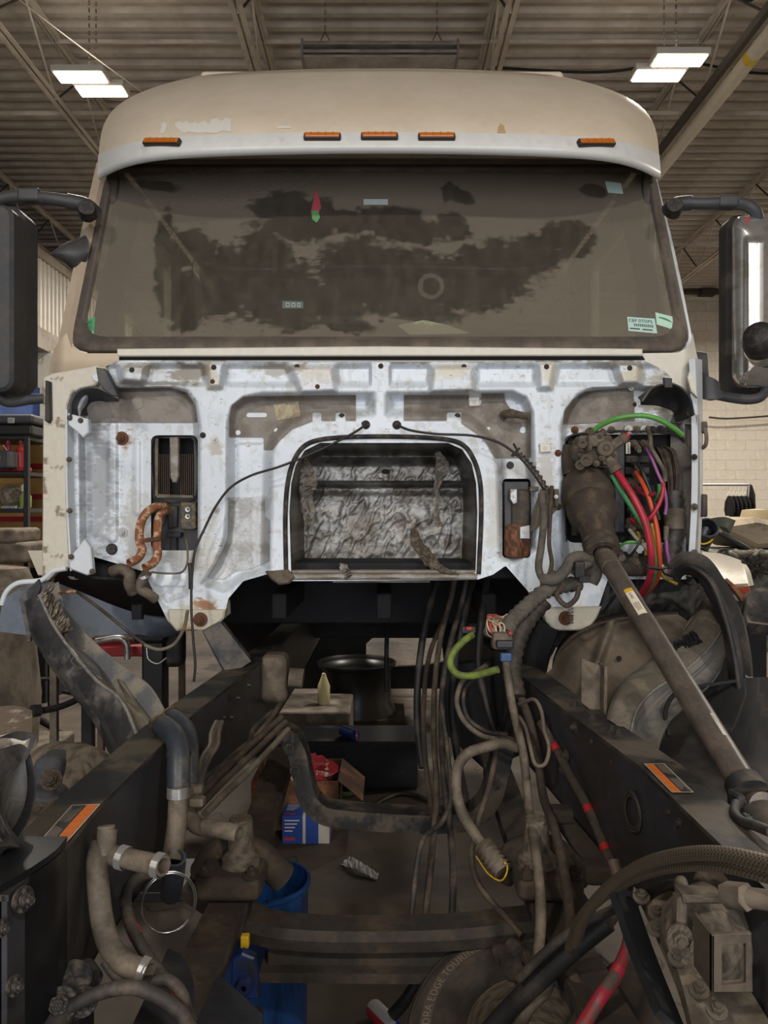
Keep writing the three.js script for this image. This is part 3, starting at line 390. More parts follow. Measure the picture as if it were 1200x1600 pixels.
{ // cab body behind the firewall
  const body = mat(0xc9c3b6, { dirt: 0xa79d8c, amt: 0.3, size: 0.6, rough: 0.45 }), trim = mat(0x57524a, { dirt: 0x45403a, amt: 0.4, size: 0.5, rough: 0.8 }), xs = 1.1;
  for (const s of [-1, 1]) {
    const x = s * xs - 0.015;
    part(cab, 'cab_side', [boxAt(x, 1.68, -1.15, 0.05, 0.75, 2.2, 0.02), boxAt(x, 2.87, -1.45, 0.05, 0.12, 1.5, 0.02), boxAt(x, 2.4, -1.75, 0.05, 0.9, 1.0, 0.02), boxAt(x, 2.4, -0.46, 0.05, 0.75, 0.06, 0.01)], body);
    part(cab, 'door_window', boxAt(x, 2.42, -0.87, 0.006, 0.78, 0.78, 0.002), new THREE.MeshPhysicalMaterial({ color: 0xe6ece6, roughness: 0.05, transmission: 1, thickness: 0, side: THREE.DoubleSide }));
    part(cab, 'door_trim', [boxAt(x - s * 0.05, 1.75, -0.85, 0.05, 0.55, 1.0, 0.02), boxAt(x - s * 0.04, 2.45, -1.4, 0.05, 0.95, 0.3, 0.02), boxAt(x - s * 0.04, 2.45, -0.4, 0.03, 0.85, 0.1, 0.01), boxAt(x - s * 0.03, 2.9, -0.9, 0.04, 0.08, 1.1, 0.01)], trim);
    part(cab, 'wing_post', tube([V(x - s * 0.02, 2.07, -0.22), V(x - s * 0.05, 2.5, -0.34), V(x - s * 0.09, 2.85, -0.45)], 0.045, { rad: 10 }), M.dark);
  }
  part(cab, 'rear_wall', boxAt(-0.015, 2.2, -1.95, 2.2, 1.9, 0.05, 0.01), trim);
  part(cab, 'headliner', boxAt(-0.015, 2.98, -1.2, 2.1, 0.04, 1.6, 0.01), trim);
  part(cab, 'cab_floor', [boxAt(-0.015, 1.34, -1.1, 2.2, 0.06, 2.1, 0.01)], M.dark);
  part(cab, 'under_cab_shade', [boxAt(0.86, 1.18, -0.26, 0.5, 0.3, 0.04, 0.01), boxAt(-0.015, 1.18, -0.9, 2.1, 0.3, 0.05, 0.01), boxAt(-0.015, 1.3, -1.6, 2.1, 0.05, 1.4, 0.01), ...[-0.8, -0.4, 0, 0.4, 0.8].map((x) => boxAt(x, 1.19, -0.55, 0.06, 0.1, 0.65, 0.01))], M.dark, 'dark panels added for the shade under the cab, with floor ribs');  // dark panels added so the space under the cab stays black
  part(cab, 'dashboard', [boxAt(-0.015, 1.98, -0.36, 2.08, 0.14, 0.52, 0.05), boxAt(-0.015, 1.8, -0.45, 2.08, 0.35, 0.3, 0.05)], mat(0x3b3733, { dirt: 0x554d44, amt: 0.4, size: 0.4, rough: 0.85 }));
  part(cab, 'bunk_shelf', [boxAt(-0.015, 2.62, -1.75, 2.0, 0.05, 0.4, 0.02), boxAt(-0.015, 1.85, -1.7, 2.0, 0.35, 0.5, 0.06)], mat(0x7a7264, { dirt: 0x5f584d, amt: 0.4, size: 0.5, rough: 0.9 }));
}
for (const s of [-1, 1]) { // seats
  const t = new THREE.Group(), m = mat(0x2f2c2a, { dirt: 0x433d37, amt: 0.4, size: 0.3, rough: 0.9 }); t.name = 'seat'; cab.add(t);
  part(t, 'cushion', boxAt(s * 0.55, 1.72, -1.05, 0.5, 0.14, 0.5, 0.06), m); part(t, 'backrest', boxAt(s * 0.55, 2.1, -1.32, 0.48, 0.72, 0.14, 0.07), m); part(t, 'headrest', boxAt(s * 0.55, 2.56, -1.33, 0.28, 0.16, 0.1, 0.045), m); part(t, 'pedestal', boxAt(s * 0.55, 1.51, -1.05, 0.36, 0.29, 0.36, 0.02), M.dark);
}
solo('paper_sheet', sheet([[621, 508], [662, 500], [700, 508], [736, 521], [640, 523]], (x, y) => wsD(x, y) + 0.012, { step: 4 }), plain(0xd8d2bb, 0.8), 'cream paper sheet resting against the windshield from inside the cab', 'paper');
// ---------- firewall: one pressed sheet ----------
const tunnelHole = [[455, 897], [452, 800], [455, 755], [462, 727], [476, 704], [500, 692], [700, 692], [722, 702], [737, 724], [744, 755], [746, 800], [743, 897]];
const ventHole = rrect(236, 680, 309, 860, 10), pedalHole = rrect(883, 679, 1072, 848, 14), lampHole = rrect(785, 748, 829, 872, 6);
const fwOutline = [[112, 606], [150, 585], [184, 563], [1006, 563], [1040, 580], [1064, 610], [1070, 660], [1072, 905], [950, 905], [932, 958], [918, 984], [864, 983], [848, 955], [822, 920], [790, 884], [770, 898], [745, 906], [455, 908], [440, 912], [418, 897], [380, 908], [357, 935], [350, 962], [330, 984], [275, 984], [262, 970], [245, 935], [225, 893], [140, 868], [112, 850]];
const leftBay = [[128, 880], [126, 640], [140, 615], [170, 606], [270, 604], [292, 612], [305, 630], [310, 660], [309, 860], [290, 930], [262, 940], [225, 900]];
const bayCL = [[316, 912], [336, 880], [350, 845], [355, 800], [356, 660], [362, 636], [380, 621], [410, 615], [584, 615], [584, 648], [480, 650], [452, 664], [432, 684], [424, 712], [420, 893], [380, 906], [350, 925]];
const bayCR = [[604, 615], [800, 612], [822, 622], [832, 645], [834, 715], [836, 860], [800, 880], [782, 870], [778, 720], [764, 690], [742, 664], [716, 650], [604, 648]];
const bayR = [[880, 860], [878, 665], [886, 640], [902, 618], [925, 606], [990, 602], [1066, 606], [1070, 895], [885, 893]];
const bumps = [[[453, 572], [520, 572], [526, 612], [470, 615]], [[676, 572], [740, 572], [742, 612], [672, 614]], [[322, 566], [350, 566], [346, 606], [326, 606]], [[840, 566], [868, 566], [862, 608], [842, 608]], [[960, 566], [1000, 566], [1000, 600], [972, 600]], [[188, 570], [228, 570], [222, 600], [192, 596]]];
function fwH(x, y) { // relief towards the eye, metres
  let h = 0.07;
  for (const [b, dep] of [[leftBay, 0.115], [bayCL, 0.07], [bayCR, 0.07], [bayR, 0.10]]) { const s = polySD(b, x, y); if (s > -6) h = Math.min(h, 0.07 - dep * smooth(-4, 13, s)); }
  const arch = [[436, 905], [436, 740], [446, 706], [466, 682], [496, 671], [704, 671], [736, 682], [755, 706], [764, 740], [764, 888]], ad = lineDist(arch, x, y); h = Math.max(h, 0.068 * smooth(19, 9, ad) - 0.001);
  const rib = lineDist([[594, 566], [594, 672]], x, y); h = Math.max(h, 0.05 * smooth(13, 7, rib));
  if (y < 622) for (const b of bumps) { const s = polySD(b, x, y); h += 0.03 * smooth(-4, 5, s); }
  if (y < 604) h -= 0.03 * smooth(566, 576, y) * smooth(606, 596, y) * (1 - Math.max(...bumps.map((b) => smooth(-8, -2, polySD(b, x, y))))) * (Math.abs(x - 594) < 16 ? 0 : 1);
  const seam = (x0, y0, x1, y1, w, a) => { h += a * smooth(w, w * 0.4, lineDist([[x0, y0], [x1, y1]], x, y)); };
  seam(214, 690, 214, 800, 7, 0.006); seam(368, 700, 368, 780, 5, -0.005); seam(374, 690, 408, 690, 5, 0.004); seam(176, 665, 176, 840, 10, 0.012);
  if (y > 950) h = Math.max(h, 0.06); if (y > 886 && x < 360) h = Math.max(h, lerp(h, 0.05, smooth(886, 950, y)));
  if (y > 880 && x > 790) h = Math.max(h, lerp(h, 0.045, smooth(880, 950, y)));
  h += 0.004 * (fbm(x / 300 + 5, y / 300 + 5, 4, 8, 3) - 0.5);
  return h;
}
const FD = (x, y) => D0 - fwH(x, y);
const F = (x, y, out = 0) => P(x, y, FD(x, y) - out);
const fwTex = (() => { // bluish white enamel with rust, scuffs and grime, plus left bay shade painted as a grey-blue patch
  const stains = [[325, 945, 16, 12, [140, 88, 50], 0.9], [190, 685, 13, 11, [126, 84, 58], 0.8], [300, 583, 44, 12, [112, 100, 86], 0.75], [230, 578, 30, 10, [136, 124, 106], 0.6], [440, 578, 40, 9, [128, 116, 100], 0.6], [500, 590, 30, 16, [190, 176, 150], 0.5], [705, 585, 32, 14, [196, 182, 152], 0.6], [335, 590, 14, 20, [198, 186, 158], 0.6], [853, 590, 14, 18, [200, 186, 156], 0.6], [985, 590, 24, 14, [192, 178, 150], 0.7], [960, 572, 40, 8, [110, 100, 88], 0.6], [1030, 610, 30, 30, [140, 128, 110], 0.6], [338, 700, 10, 12, [150, 136, 112], 0.6], [300, 960, 40, 16, [170, 152, 124], 0.55], [890, 965, 34, 16, [176, 150, 112], 0.6], [1050, 700, 20, 120, [110, 100, 86], 0.6], [960, 665, 80, 12, [126, 112, 94], 0.6], [900, 660, 20, 10, [120, 108, 92], 0.5], [205, 830, 20, 60, [160, 154, 142], 0.5], [290, 870, 40, 24, [150, 142, 128], 0.5], [240, 600, 70, 6, [110, 102, 92], 0.6], [850, 760, 14, 60, [150, 140, 124], 0.5], [810, 735, 30, 14, [160, 150, 136], 0.4], [150, 760, 26, 110, [136, 138, 142], 0.7], [770, 800, 14, 70, [168, 164, 150], 0.5], [330, 860, 14, 60, [176, 170, 156], 0.5], [590, 566, 400, 3, [116, 104, 90], 0.7]];
  return tex(1024, (u, v) => {
    const x = 100 + u * 990, y = 555 + v * 440, n = fbm(u, v, 24, 70, 5, 2, 1), fine = fbm(u, v, 120, 75, 3), str = fbm(u, v, 40, 80, 4, 4, 1); let c = mixc([206, 214, 222], [197, 205, 213], smooth(0.4, 0.65, fbm(u, v, 6, 60, 5)));
    c = mixc(c, [160, 157, 148], 0.4 * smooth(0.62, 0.74, n)); c = mixc(c, [172, 172, 168], 0.35 * smooth(0.55, 0.7, str));
    for (const [sx, sy, rx, ry, col, a] of stains) { const e = Math.hypot((x - sx) / rx, (y - sy) / ry); if (e < 1.6) c = mixc(c, col, a * smooth(1.25, 0.55, e + (n - 0.5) * 1.5 + (fine - 0.5) * 1.1)); }
    if (fine > 0.8) c = mixc(c, [110, 100, 88], 0.5); return c;
  }, true, 512);
})();
const enamel = new THREE.MeshPhysicalMaterial({ map: fwTex, roughness: 0.34, clearcoat: 0.25, clearcoatRoughness: 0.3, side: THREE.DoubleSide });
const fw = part(cab, 'firewall', sheet(fwOutline, FD, { step: 2.2, holes: [tunnelHole, ventHole, pedalHole, lampHole], uvBox: metreBox(100, 555, 1090, 995, 2.66) }), enamel, 'bluish white pressed steel firewall with stains');
// lip under the windshield and the black gap below it
part(cab, 'cowl_lip', [plate([[183, 545], [593, 541], [1004, 545], [1004, 556], [183, 557]], 2.64, 0.05, 0.004)], M.offWhite);
part(cab, 'cowl_gap', [plate([[184, 557], [1004, 556], [1008, 562], [184, 563]], 2.66, 0.03, 0.002)], M.voidBlack);
// corners beside the windshield
const corner = (poly, d, f) => sheet(poly, (x, y) => d - f(x, y), { step: 3 });
part(cab, 'cab_corner', corner([[74, 600], [78, 566], [84, 546], [94, 532], [104, 520], [112, 545], [130, 552], [186, 552], [186, 566], [166, 572], [150, 590], [112, 608]], 2.72, (x, y) => 0.05 * smooth(74, 100, x) + 0.03 * smooth(600, 560, y)), M.beige);
part(cab, 'cab_corner', corner([[1002, 552], [1060, 551], [1078, 540], [1082, 520], [1090, 560], [1094, 606], [1088, 650], [1066, 640], [1046, 600], [1002, 566]], 2.72, (x, y) => 0.05 * smooth(1094, 1070, x)), M.offWhite);
for (const s of [-1, 1]) part(cab, 'windshield_pillar', ruled([[s < 0 ? 101 : 1085, 545], [s < 0 ? 130 : 1056, 400], [s < 0 ? 160 : 1022, 262]].map(([x, y]) => P(x, y, wsD(x, y) + 0.02)), [[s < 0 ? 112 : 1074, 545], [s < 0 ? 141 : 1045, 400], [s < 0 ? 172 : 1010, 262]].map(([x, y]) => P(x, y, wsD(x, y) - 0.004)), 0.03), s < 0 ? M.beige : M.white);
// fender flanges at both sides
const flangeTex = mat(0xc4beb0, { dirt: 0x7d715f, amt: 0.3, edge: 0.06, size: 0.3, rough: 0.5, bump: 0.0004, f: 6 });
part(cab, 'fender_flange', plate([[68, 590], [80, 584], [150, 571], [166, 574], [163, 590], [148, 603], [126, 607], [111, 616], [105, 634], [105, 780], [109, 886], [96, 889], [84, 898], [74, 908], [66, 908]], 2.60, 0.03, 0.004), flangeTex, 'off-white speckled fender edge');
part(cab, 'fender_flange', [ruled([P(1086, 560, 2.62), P(1090, 650, 2.6), P(1090, 780, 2.6), P(1084, 898, 2.6)], [P(1097, 562, 2.7), P(1098, 650, 2.7), P(1098, 780, 2.7), P(1092, 898, 2.7)], 0.02, { k: 3 })], M.white, 'white fender edge');
part(cab, 'fender_liner', [ruled([P(1048, 655, 2.72), P(1046, 780, 2.74), P(1040, 900, 2.74)], [P(1089, 650, 2.6), P(1090, 780, 2.6), P(1085, 898, 2.6)], 0.008, { bow: -0.02 }), ruled([P(1048, 640, 2.72), P(1046, 660, 2.7)], [P(1088, 648, 2.6), P(1089, 664, 2.6)], 0.012)], mat(0x8c887e, { dirt: 0x6a6255, amt: 0.45, size: 0.3, rough: 0.6 }), 'grey inner fender panel');
{ // white angle strip inside the opposite fender
  const a = part(cab, 'hinge_strip', [ruled([P(105, 640, 2.585), P(106, 780, 2.585), P(112, 892, 2.585)], [P(131, 655, 2.7), P(133, 780, 2.7), P(134, 888, 2.7)], 0.006, { k: 4 }), plate([[106, 645], [138, 655], [139, 676], [130, 684], [124, 678], [107, 664]], 2.57, 0.02, 0.004), plate([[108, 886], [112, 868], [132, 842], [142, 856], [146, 896], [136, 899], [112, 890]], 2.575, 0.02, 0.004)], M.white);
  for (const [x, y] of [[109, 653], [126, 657], [108, 718], [109, 798], [111, 870], [144, 893]]) bolt(cab, P(x, y, 2.565), V(0.3, 0, 1), 0.0055, M.dustGrey);
}
part(cab, 'side_cap', plate([[71, 594], [78, 596], [79, 655], [76, 661], [70, 657]], 2.58, 0.03, 0.003), M.rubber);
// black air deflectors in the upper corners
part(cab, 'corner_deflector', [ruled([P(109, 652, 2.56), P(110, 628, 2.56), P(120, 611, 2.56), P(150, 604, 2.55), P(186, 621, 2.54)], [P(143, 648, 2.72), P(140, 640, 2.72), P(146, 632, 2.72), P(165, 626, 2.7), P(186, 625, 2.62)], 0.006, { bow: 0.01 }), plate([[150, 574], [164, 576], [172, 590], [186, 620], [174, 618], [160, 606], [154, 598]], 2.54, 0.03, 0.003)], mat(0x2c3138, { dirt: 0x4c4a47, amt: 0.4, size: 0.2, rough: 0.5 }), 'dark torn plastic deflector');
part(cab, 'corner_deflector', [ruled([P(1002, 626, 2.5), P(1020, 604, 2.5), P(1056, 600, 2.5), P(1078, 618, 2.5), P(1086, 648, 2.52)], [P(1001, 630, 2.62), P(1028, 632, 2.64), P(1050, 640, 2.64), P(1056, 650, 2.66), P(1058, 660, 2.66)], 0.006, { bow: 0.02 }), plate([[1037, 590], [1050, 591], [1051, 606], [1038, 606]], 2.5, 0.01, 0.002)], mat(0x26272b, { dirt: 0x3a3836, amt: 0.4, size: 0.2, rough: 0.45 }), 'black curved plastic deflector');
part(cab, 'fender_tab', plate([[1078, 578], [1085, 592], [1090, 622], [1080, 612], [1074, 590]], 2.55, 0.012, 0.002), M.offWhite);
part(cab, 'fender_tab', plate([[142, 586], [166, 577], [167, 590], [152, 597], [146, 594]], 2.545, 0.012, 0.002), M.white);
// small screws, studs and plugs of the firewall
for (const [x, y] of [[206, 578], [334, 574], [464, 573], [595, 572], [725, 573], [854, 573], [984, 575]]) bolt(cab, F(x, y), zAxis, 0.0062, M.dustyBlack, 'screw', screwGeo);
for (const [x, y] of [[496, 604], [332, 596]]) bolt(cab, F(x, y), zAxis, 0.0055, M.rust, 'screw', screwGeo);
for (const [x, y, r, m] of [[335, 686, 0.0085, M.steel], [337, 796, 0.0085, M.steel], [192, 832, 0.0105, M.steel], [382, 827, 0.008, M.steel], [392, 874, 0.0085, M.steel], [534, 650, 0.006, M.dustyBlack], [715, 650, 0.006, M.dustyBlack], [523, 673, 0.006, M.steel], [672, 672, 0.006, M.steel], [763, 670, 0.006, M.steel], [432, 673, 0.005, M.steel], [388, 695, 0.005, M.steel], [955, 672, 0.008, M.dustGrey], [898, 672, 0.008, M.rust], [872, 708, 0.007, M.rust], [872, 792, 0.007, M.rust], [990, 632, 0.006, M.dustyBlack], [317, 680, 0.006, M.dustyBlack], [986, 606, 0.006, M.steel], [1078, 646, 0.006, M.dustGrey], [1085, 792, 0.007, M.dustGrey], [1085, 864, 0.007, M.dustGrey], [1085, 714, 0.006, M.dustyBlack]]) bolt(cab, x > 1074 ? P(x, y, 2.59) : F(x, y), zAxis, r, m);
bolt(cab, F(190, 685), zAxis, 0.014, M.rust, 'rusty_stud'); 
for (const [x, y, r] of [[175, 858, 0.020], [797, 727, 0.013]]) part(cab, 'rubber_plug', lathe([[0, 0.004], [r * 0.25, 0.004], [r * 0.3, 0.007], [r * 0.8, 0.008], [r, 0.004], [r * 1.02, -0.004]], F(x, y), zAxis), M.rubber);
for (const [x, y] of [[741, 628], [852, 700]]) part(cab, 'clip_plate', [plate([[x - 9, y - 7], [x + 8, y - 7], [x + 9, y + 6], [x - 8, y + 7]], FD(x, y) - 0.012, 0.008, 0.002), lathe([[0.003, 0.002], [0.006, 0.002], [0.007, 0]], P(x, y, FD(x, y) - 0.014), zAxis)], M.offWhite);
for (const x of [495, 531]) part(cab, 'clip_plate', plate([[x - 7, 645], [x + 7, 645], [x + 7, 657], [x - 7, 657]], 2.672, 0.008, 0.002), M.white);
for (const x of [709]) part(cab, 'clip_plate', plate([[x - 10, 645], [x + 11, 645], [x + 11, 660], [x - 10, 656]], 2.672, 0.008, 0.002), M.white);
{ // feet of the firewall with mounting bolts
  const foot = (poly, d) => plate(poly, d, 0.05, 0.006);
  part(cab, 'mount_foot', foot([[262, 953], [352, 953], [350, 966], [332, 985], [276, 986], [264, 972]], 2.61), mat(0xb9b3a2, { dirt: 0x8f6f4a, amt: 0.3, edge: 0.1, size: 0.2, rough: 0.6 }));
  part(cab, 'mount_foot', foot([[846, 950], [940, 948], [932, 966], [918, 985], [866, 985], [854, 972]], 2.61), mat(0xb5ac98, { dirt: 0x8f6a40, amt: 0.35, edge: 0.1, size: 0.2, rough: 0.6 }));
  bolt(cab, P(313, 968, 2.6), zAxis, 0.014, M.rust, 'mount_bolt'); bolt(cab, P(884, 966, 2.6), zAxis, 0.014, M.rust, 'mount_bolt');
  part(cab, 'mount_ear', plate([[343, 935], [354, 940], [355, 962], [348, 967], [342, 955]], 2.66, 0.06, 0.004), M.offWhite);
  part(cab, 'spring', tube(Array.from({ length: 40 }, (_, i) => P(892 + 4 * Math.cos(i * 0.9), 945 + i * 0.8, 2.58 + 0.008 * Math.sin(i * 0.9))), 0.0016, { rad: 5, seg: 120 }), M.steel);
}
{ // insulation mats
  const pad = (poly, out, m, label, name = 'insulation_mat') => part(cab, name, sheet(poly, (x, y) => FD(x, y) - 0.0055, { step: 2.2 }), m, label);
  const padMat2 = mat(0x8a8177, { dirt: 0x675e54, amt: 0.45, edge: 0.16, size: 0.22, rough: 0.95, bump: 0.0006 });
  pad([[134, 640], [150, 612], [175, 607], [268, 607], [292, 614], [305, 634], [308, 660], [140, 660]], -0.035, M.padGrey, 'grey insulation mat');
  pad([[380, 620], [556, 618], [556, 657], [540, 657], [540, 644], [524, 644], [524, 657], [502, 657], [502, 644], [488, 644], [488, 658], [457, 670], [437, 688], [425, 703], [412, 703], [412, 683], [359, 683], [359, 650], [362, 633]], 0.012, M.padGrey, 'grey insulation mat with notches');
  pad([[631, 618], [733, 618], [733, 633], [752, 633], [752, 615], [787, 615], [790, 628], [798, 639], [829, 646], [829, 715], [774, 716], [761, 694], [750, 681], [721, 661], [721, 644], [698, 644], [698, 657], [631, 657]], 0.012, padMat2, 'torn grey insulation mat');
  pad([[880, 663], [882, 642], [895, 624], [915, 612], [990, 606], [992, 657]], -0.02, padMat2, 'grey insulation mat');
  part(cab, 'torn_flap', ruled([P(786, 658, 2.685), P(800, 648, 2.66), P(828, 645, 2.64)], [P(790, 640, 2.685), P(800, 640, 2.62), P(826, 650, 2.61)], 0.003, { bow: 0.02 }), mat(0x7b6650, { dirt: 0x5d4d3e, amt: 0.4, size: 0.1, rough: 0.9 }), 'curled brown torn flap');
  pad([[358, 777], [413, 777], [413, 807], [421, 812], [421, 877], [393, 888], [367, 893], [350, 905], [325, 903], [343, 873], [357, 840]], 0.03, mat(0xb0b1b2, { dirt: 0x94938f, amt: 0.4, size: 0.15, rough: 0.45, metal: 0.25, bump: 0.0012, f: 4 }), 'silver foil faced mat', 'foil_mat');
  part(cab, 'slot_bracket', plate([[420, 812], [436, 811], [437, 860], [430, 880], [420, 882]], 2.655, 0.01, 0.002, [rrect(423, 816, 429, 876, 3)]), M.offWhite);
  part(cab, 'tape_patch', sheet([[428, 632], [466, 627], [470, 650], [432, 657]], (x, y) => FD(x, y) - 0.0075, { step: 2.2 }), mat(0xaa9e84, { dirt: 0x8c8068, amt: 0.4, size: 0.05, rough: 0.7 }));
  part(cab, 'tape_patch', sheet([[205, 625], [215, 617], [221, 622], [224, 636], [210, 641]], (x, y) => FD(x, y) - 0.0075, { step: 2.2 }), mat(0x8a857b, { size: 0.05, rough: 0.7 }));
  for (const [x, y, r] of [[817, 672, 5], [372, 676, 4]]) part(cab, 'mat_hole', sheet(circ(x, y, r, 14), (a, b) => FD(a, b) - 0.0075, { step: 1.5 }), M.white);
  part(cab, 'mat_hole', sheet(rrect(385, 645, 417, 652, 3.4), (a, b) => FD(a, b) - 0.0075, { step: 1.5 }), M.white);
}
{ // engine tunnel lined with foil
  const crink = (x, y) => { const a = Math.abs(fbm(x / 300 + 3, y / 300 + 1, 12, 91, 4) - 0.5), b = Math.abs(fbm(x / 260 + 1 + y / 700, y / 600 + 2, 14, 97, 3) - 0.5), c = Math.abs(fbm(x / 300, y / 300, 40, 99, 2) - 0.5); return 0.028 * (0.12 - Math.min(0.12, a)) + 0.04 * (0.1 - Math.min(0.1, b)) + 0.005 * (0.2 - Math.min(0.2, c)) + 0.02 * fbm(x / 300, y / 300, 3, 93, 3); };
  const rim = [[451, 899], [448, 800], [451, 752], [458, 724], [473, 700], [498, 688], [702, 688], [726, 698], [741, 721], [748, 752], [750, 800], [747, 899]];
  const depth = (x, y) => { const s = polySD(tunnelHole, x, y), k = smooth(0, 22, s); let d = 2.665 + 0.34 * k; if (y > 700 && y < 762) d -= 0.07 * smooth(762, 752, y) * smooth(704, 730, y) * k; d += 0.012 * smooth(752, 760, y) * smooth(778, 764, y) * k; return d - crink(x, y) * smooth(8, 24, s); };
  const foilTex = tex(512, (u, v) => { const n = fbm(u, v, 10, 33, 6), n2 = fbm(u, v, 40, 37, 4), weave = 6 * Math.sin(v * 512 * 1.2); let c = mixc([132, 130, 125], [100, 96, 90], smooth(0.42, 0.62, n)); c = mixc(c, [78, 70, 60], 0.7 * smooth(0.56, 0.68, fbm(u, v, 5, 41, 6))); return [c[0] + (n2 - 0.5) * 50 + weave, c[1] + (n2 - 0.5) * 50 + weave, c[2] + (n2 - 0.5) * 48 + weave]; });
  const foilBump = tex(512, (u, v) => { const a = 1 - 2 * Math.abs(fbm(u, v, 14, 61, 4) - 0.5), b = 1 - 2 * Math.abs(fbm(u, v, 40, 67, 3) - 0.5), g = 255 * (0.6 * a * a + 0.4 * b); return [g, g, g]; }, false);
  const fm = new THREE.MeshPhysicalMaterial({ map: foilTex, roughness: 0.42, metalness: 0.5, bumpMap: foilBump, bumpScale: 0.0012, side: THREE.DoubleSide });
  part(cab, 'foil_tunnel_liner', sheet(rim, depth, { step: 2.4, uvBox: metreBox(420, 670, 780, 920, 2.9) }), fm, 'crinkled silver foil lining of the engine tunnel');
  const rag = (pts, w, m, name, label, sd) => { const L = [], R = []; pts.forEach(([x, y, d], i) => { L.push(P(x - w[i] + rr(-2, 2), y, d)); R.push(P(x + w[i] + rr(-2, 2), y + rr(-2, 2), d - rr(0, 0.02))); }); part(cab, name, ruled(L, R, 0.004, { n: 30, k: 6, rough: 0.014, fs: sd }), m, label); };
  const fluff = mat(0xa39e90, { dirt: 0x7a715f, amt: 0.45, size: 0.08, rough: 0.95, bump: 0.002 }), brown = mat(0x6b5a43, { dirt: 0x4c402f, amt: 0.4, size: 0.1, rough: 0.95, bump: 0.002 });
  rag([[474, 716, 2.72], [480, 736, 2.76], [482, 754, 2.78], [478, 774, 2.8], [482, 800, 2.8], [484, 822, 2.8]], [4, 8, 12, 9, 11, 5], fluff, 'torn_insulation', 'ragged strip of torn insulation', 1);
  rag([[683, 708, 2.78], [692, 722, 2.8], [690, 738, 2.82], [684, 752, 2.84], [682, 780, 2.86], [684, 808, 2.86], [684, 822, 2.86]], [4, 9, 9, 5, 3, 4, 8], fluff, 'torn_insulation', 'ragged strip of torn insulation', 2);
  rag([[646, 826, 2.86], [652, 848, 2.8], [664, 866, 2.74], [676, 882, 2.68], [690, 890, 2.64], [704, 896, 2.62]], [4, 9, 12, 12, 9, 12], brown, 'torn_insulation', 'brown torn insulation flap', 3);
  rag([[538, 880, 2.66], [540, 890, 2.63], [544, 898, 2.62], [541, 906, 2.62]], [5, 7, 6, 3], fluff, 'torn_insulation', 'scrap of torn insulation', 4);
  rag([[602, 732, 2.9], [600, 740, 2.89], [594, 744, 2.88]], [6, 7, 4], plain(0xcfcdc6, 0.4, 0.4), 'torn_foil', 'bright torn hole in the foil', 5);
  part(cab, 'foil_hole', sheet(circ(603, 737, 7, 12, 4), () => 2.875, { step: 2 }), M.voidBlack);
  part(cab, 'tunnel_seal', tube([[447, 897, 2.63], [446, 800, 2.624], [450, 752, 2.624], [458, 722, 2.624], [474, 698, 2.624], [500, 687, 2.624], [700, 687, 2.624], [726, 697, 2.624], [742, 722, 2.624], [750, 752, 2.624], [752, 800, 2.624], [748, 897, 2.63]], 0.008, { rad: 8, seg: 120 }), mat(0x4e4a42, { dirt: 0x2b2926, amt: 0.4, size: 0.1, rough: 0.8 }), 'dark rubber seal round the tunnel');
  part(cab, 'tunnel_lip', [cyl(P(455, 901, 2.63), P(745, 901, 2.63), 0.011), boxAt(P(600, 893, 2.66).x, P(600, 893, 2.66).y, P(600, 893, 2.66).z, PX(288, 2.66), 0.012, 0.04, 0.004), cyl(P(520, 909, 2.66), P(672, 909, 2.66), 0.003, 0.003, 6)], mat(0x9c978c, { dirt: 0x6b6356, amt: 0.4, size: 0.2, rough: 0.5 }));
  part(cab, 'tunnel_corner', plate([[414, 893], [450, 890], [462, 902], [452, 912], [436, 914], [424, 906]], 2.62, 0.05, 0.006), M.dustGrey);
}
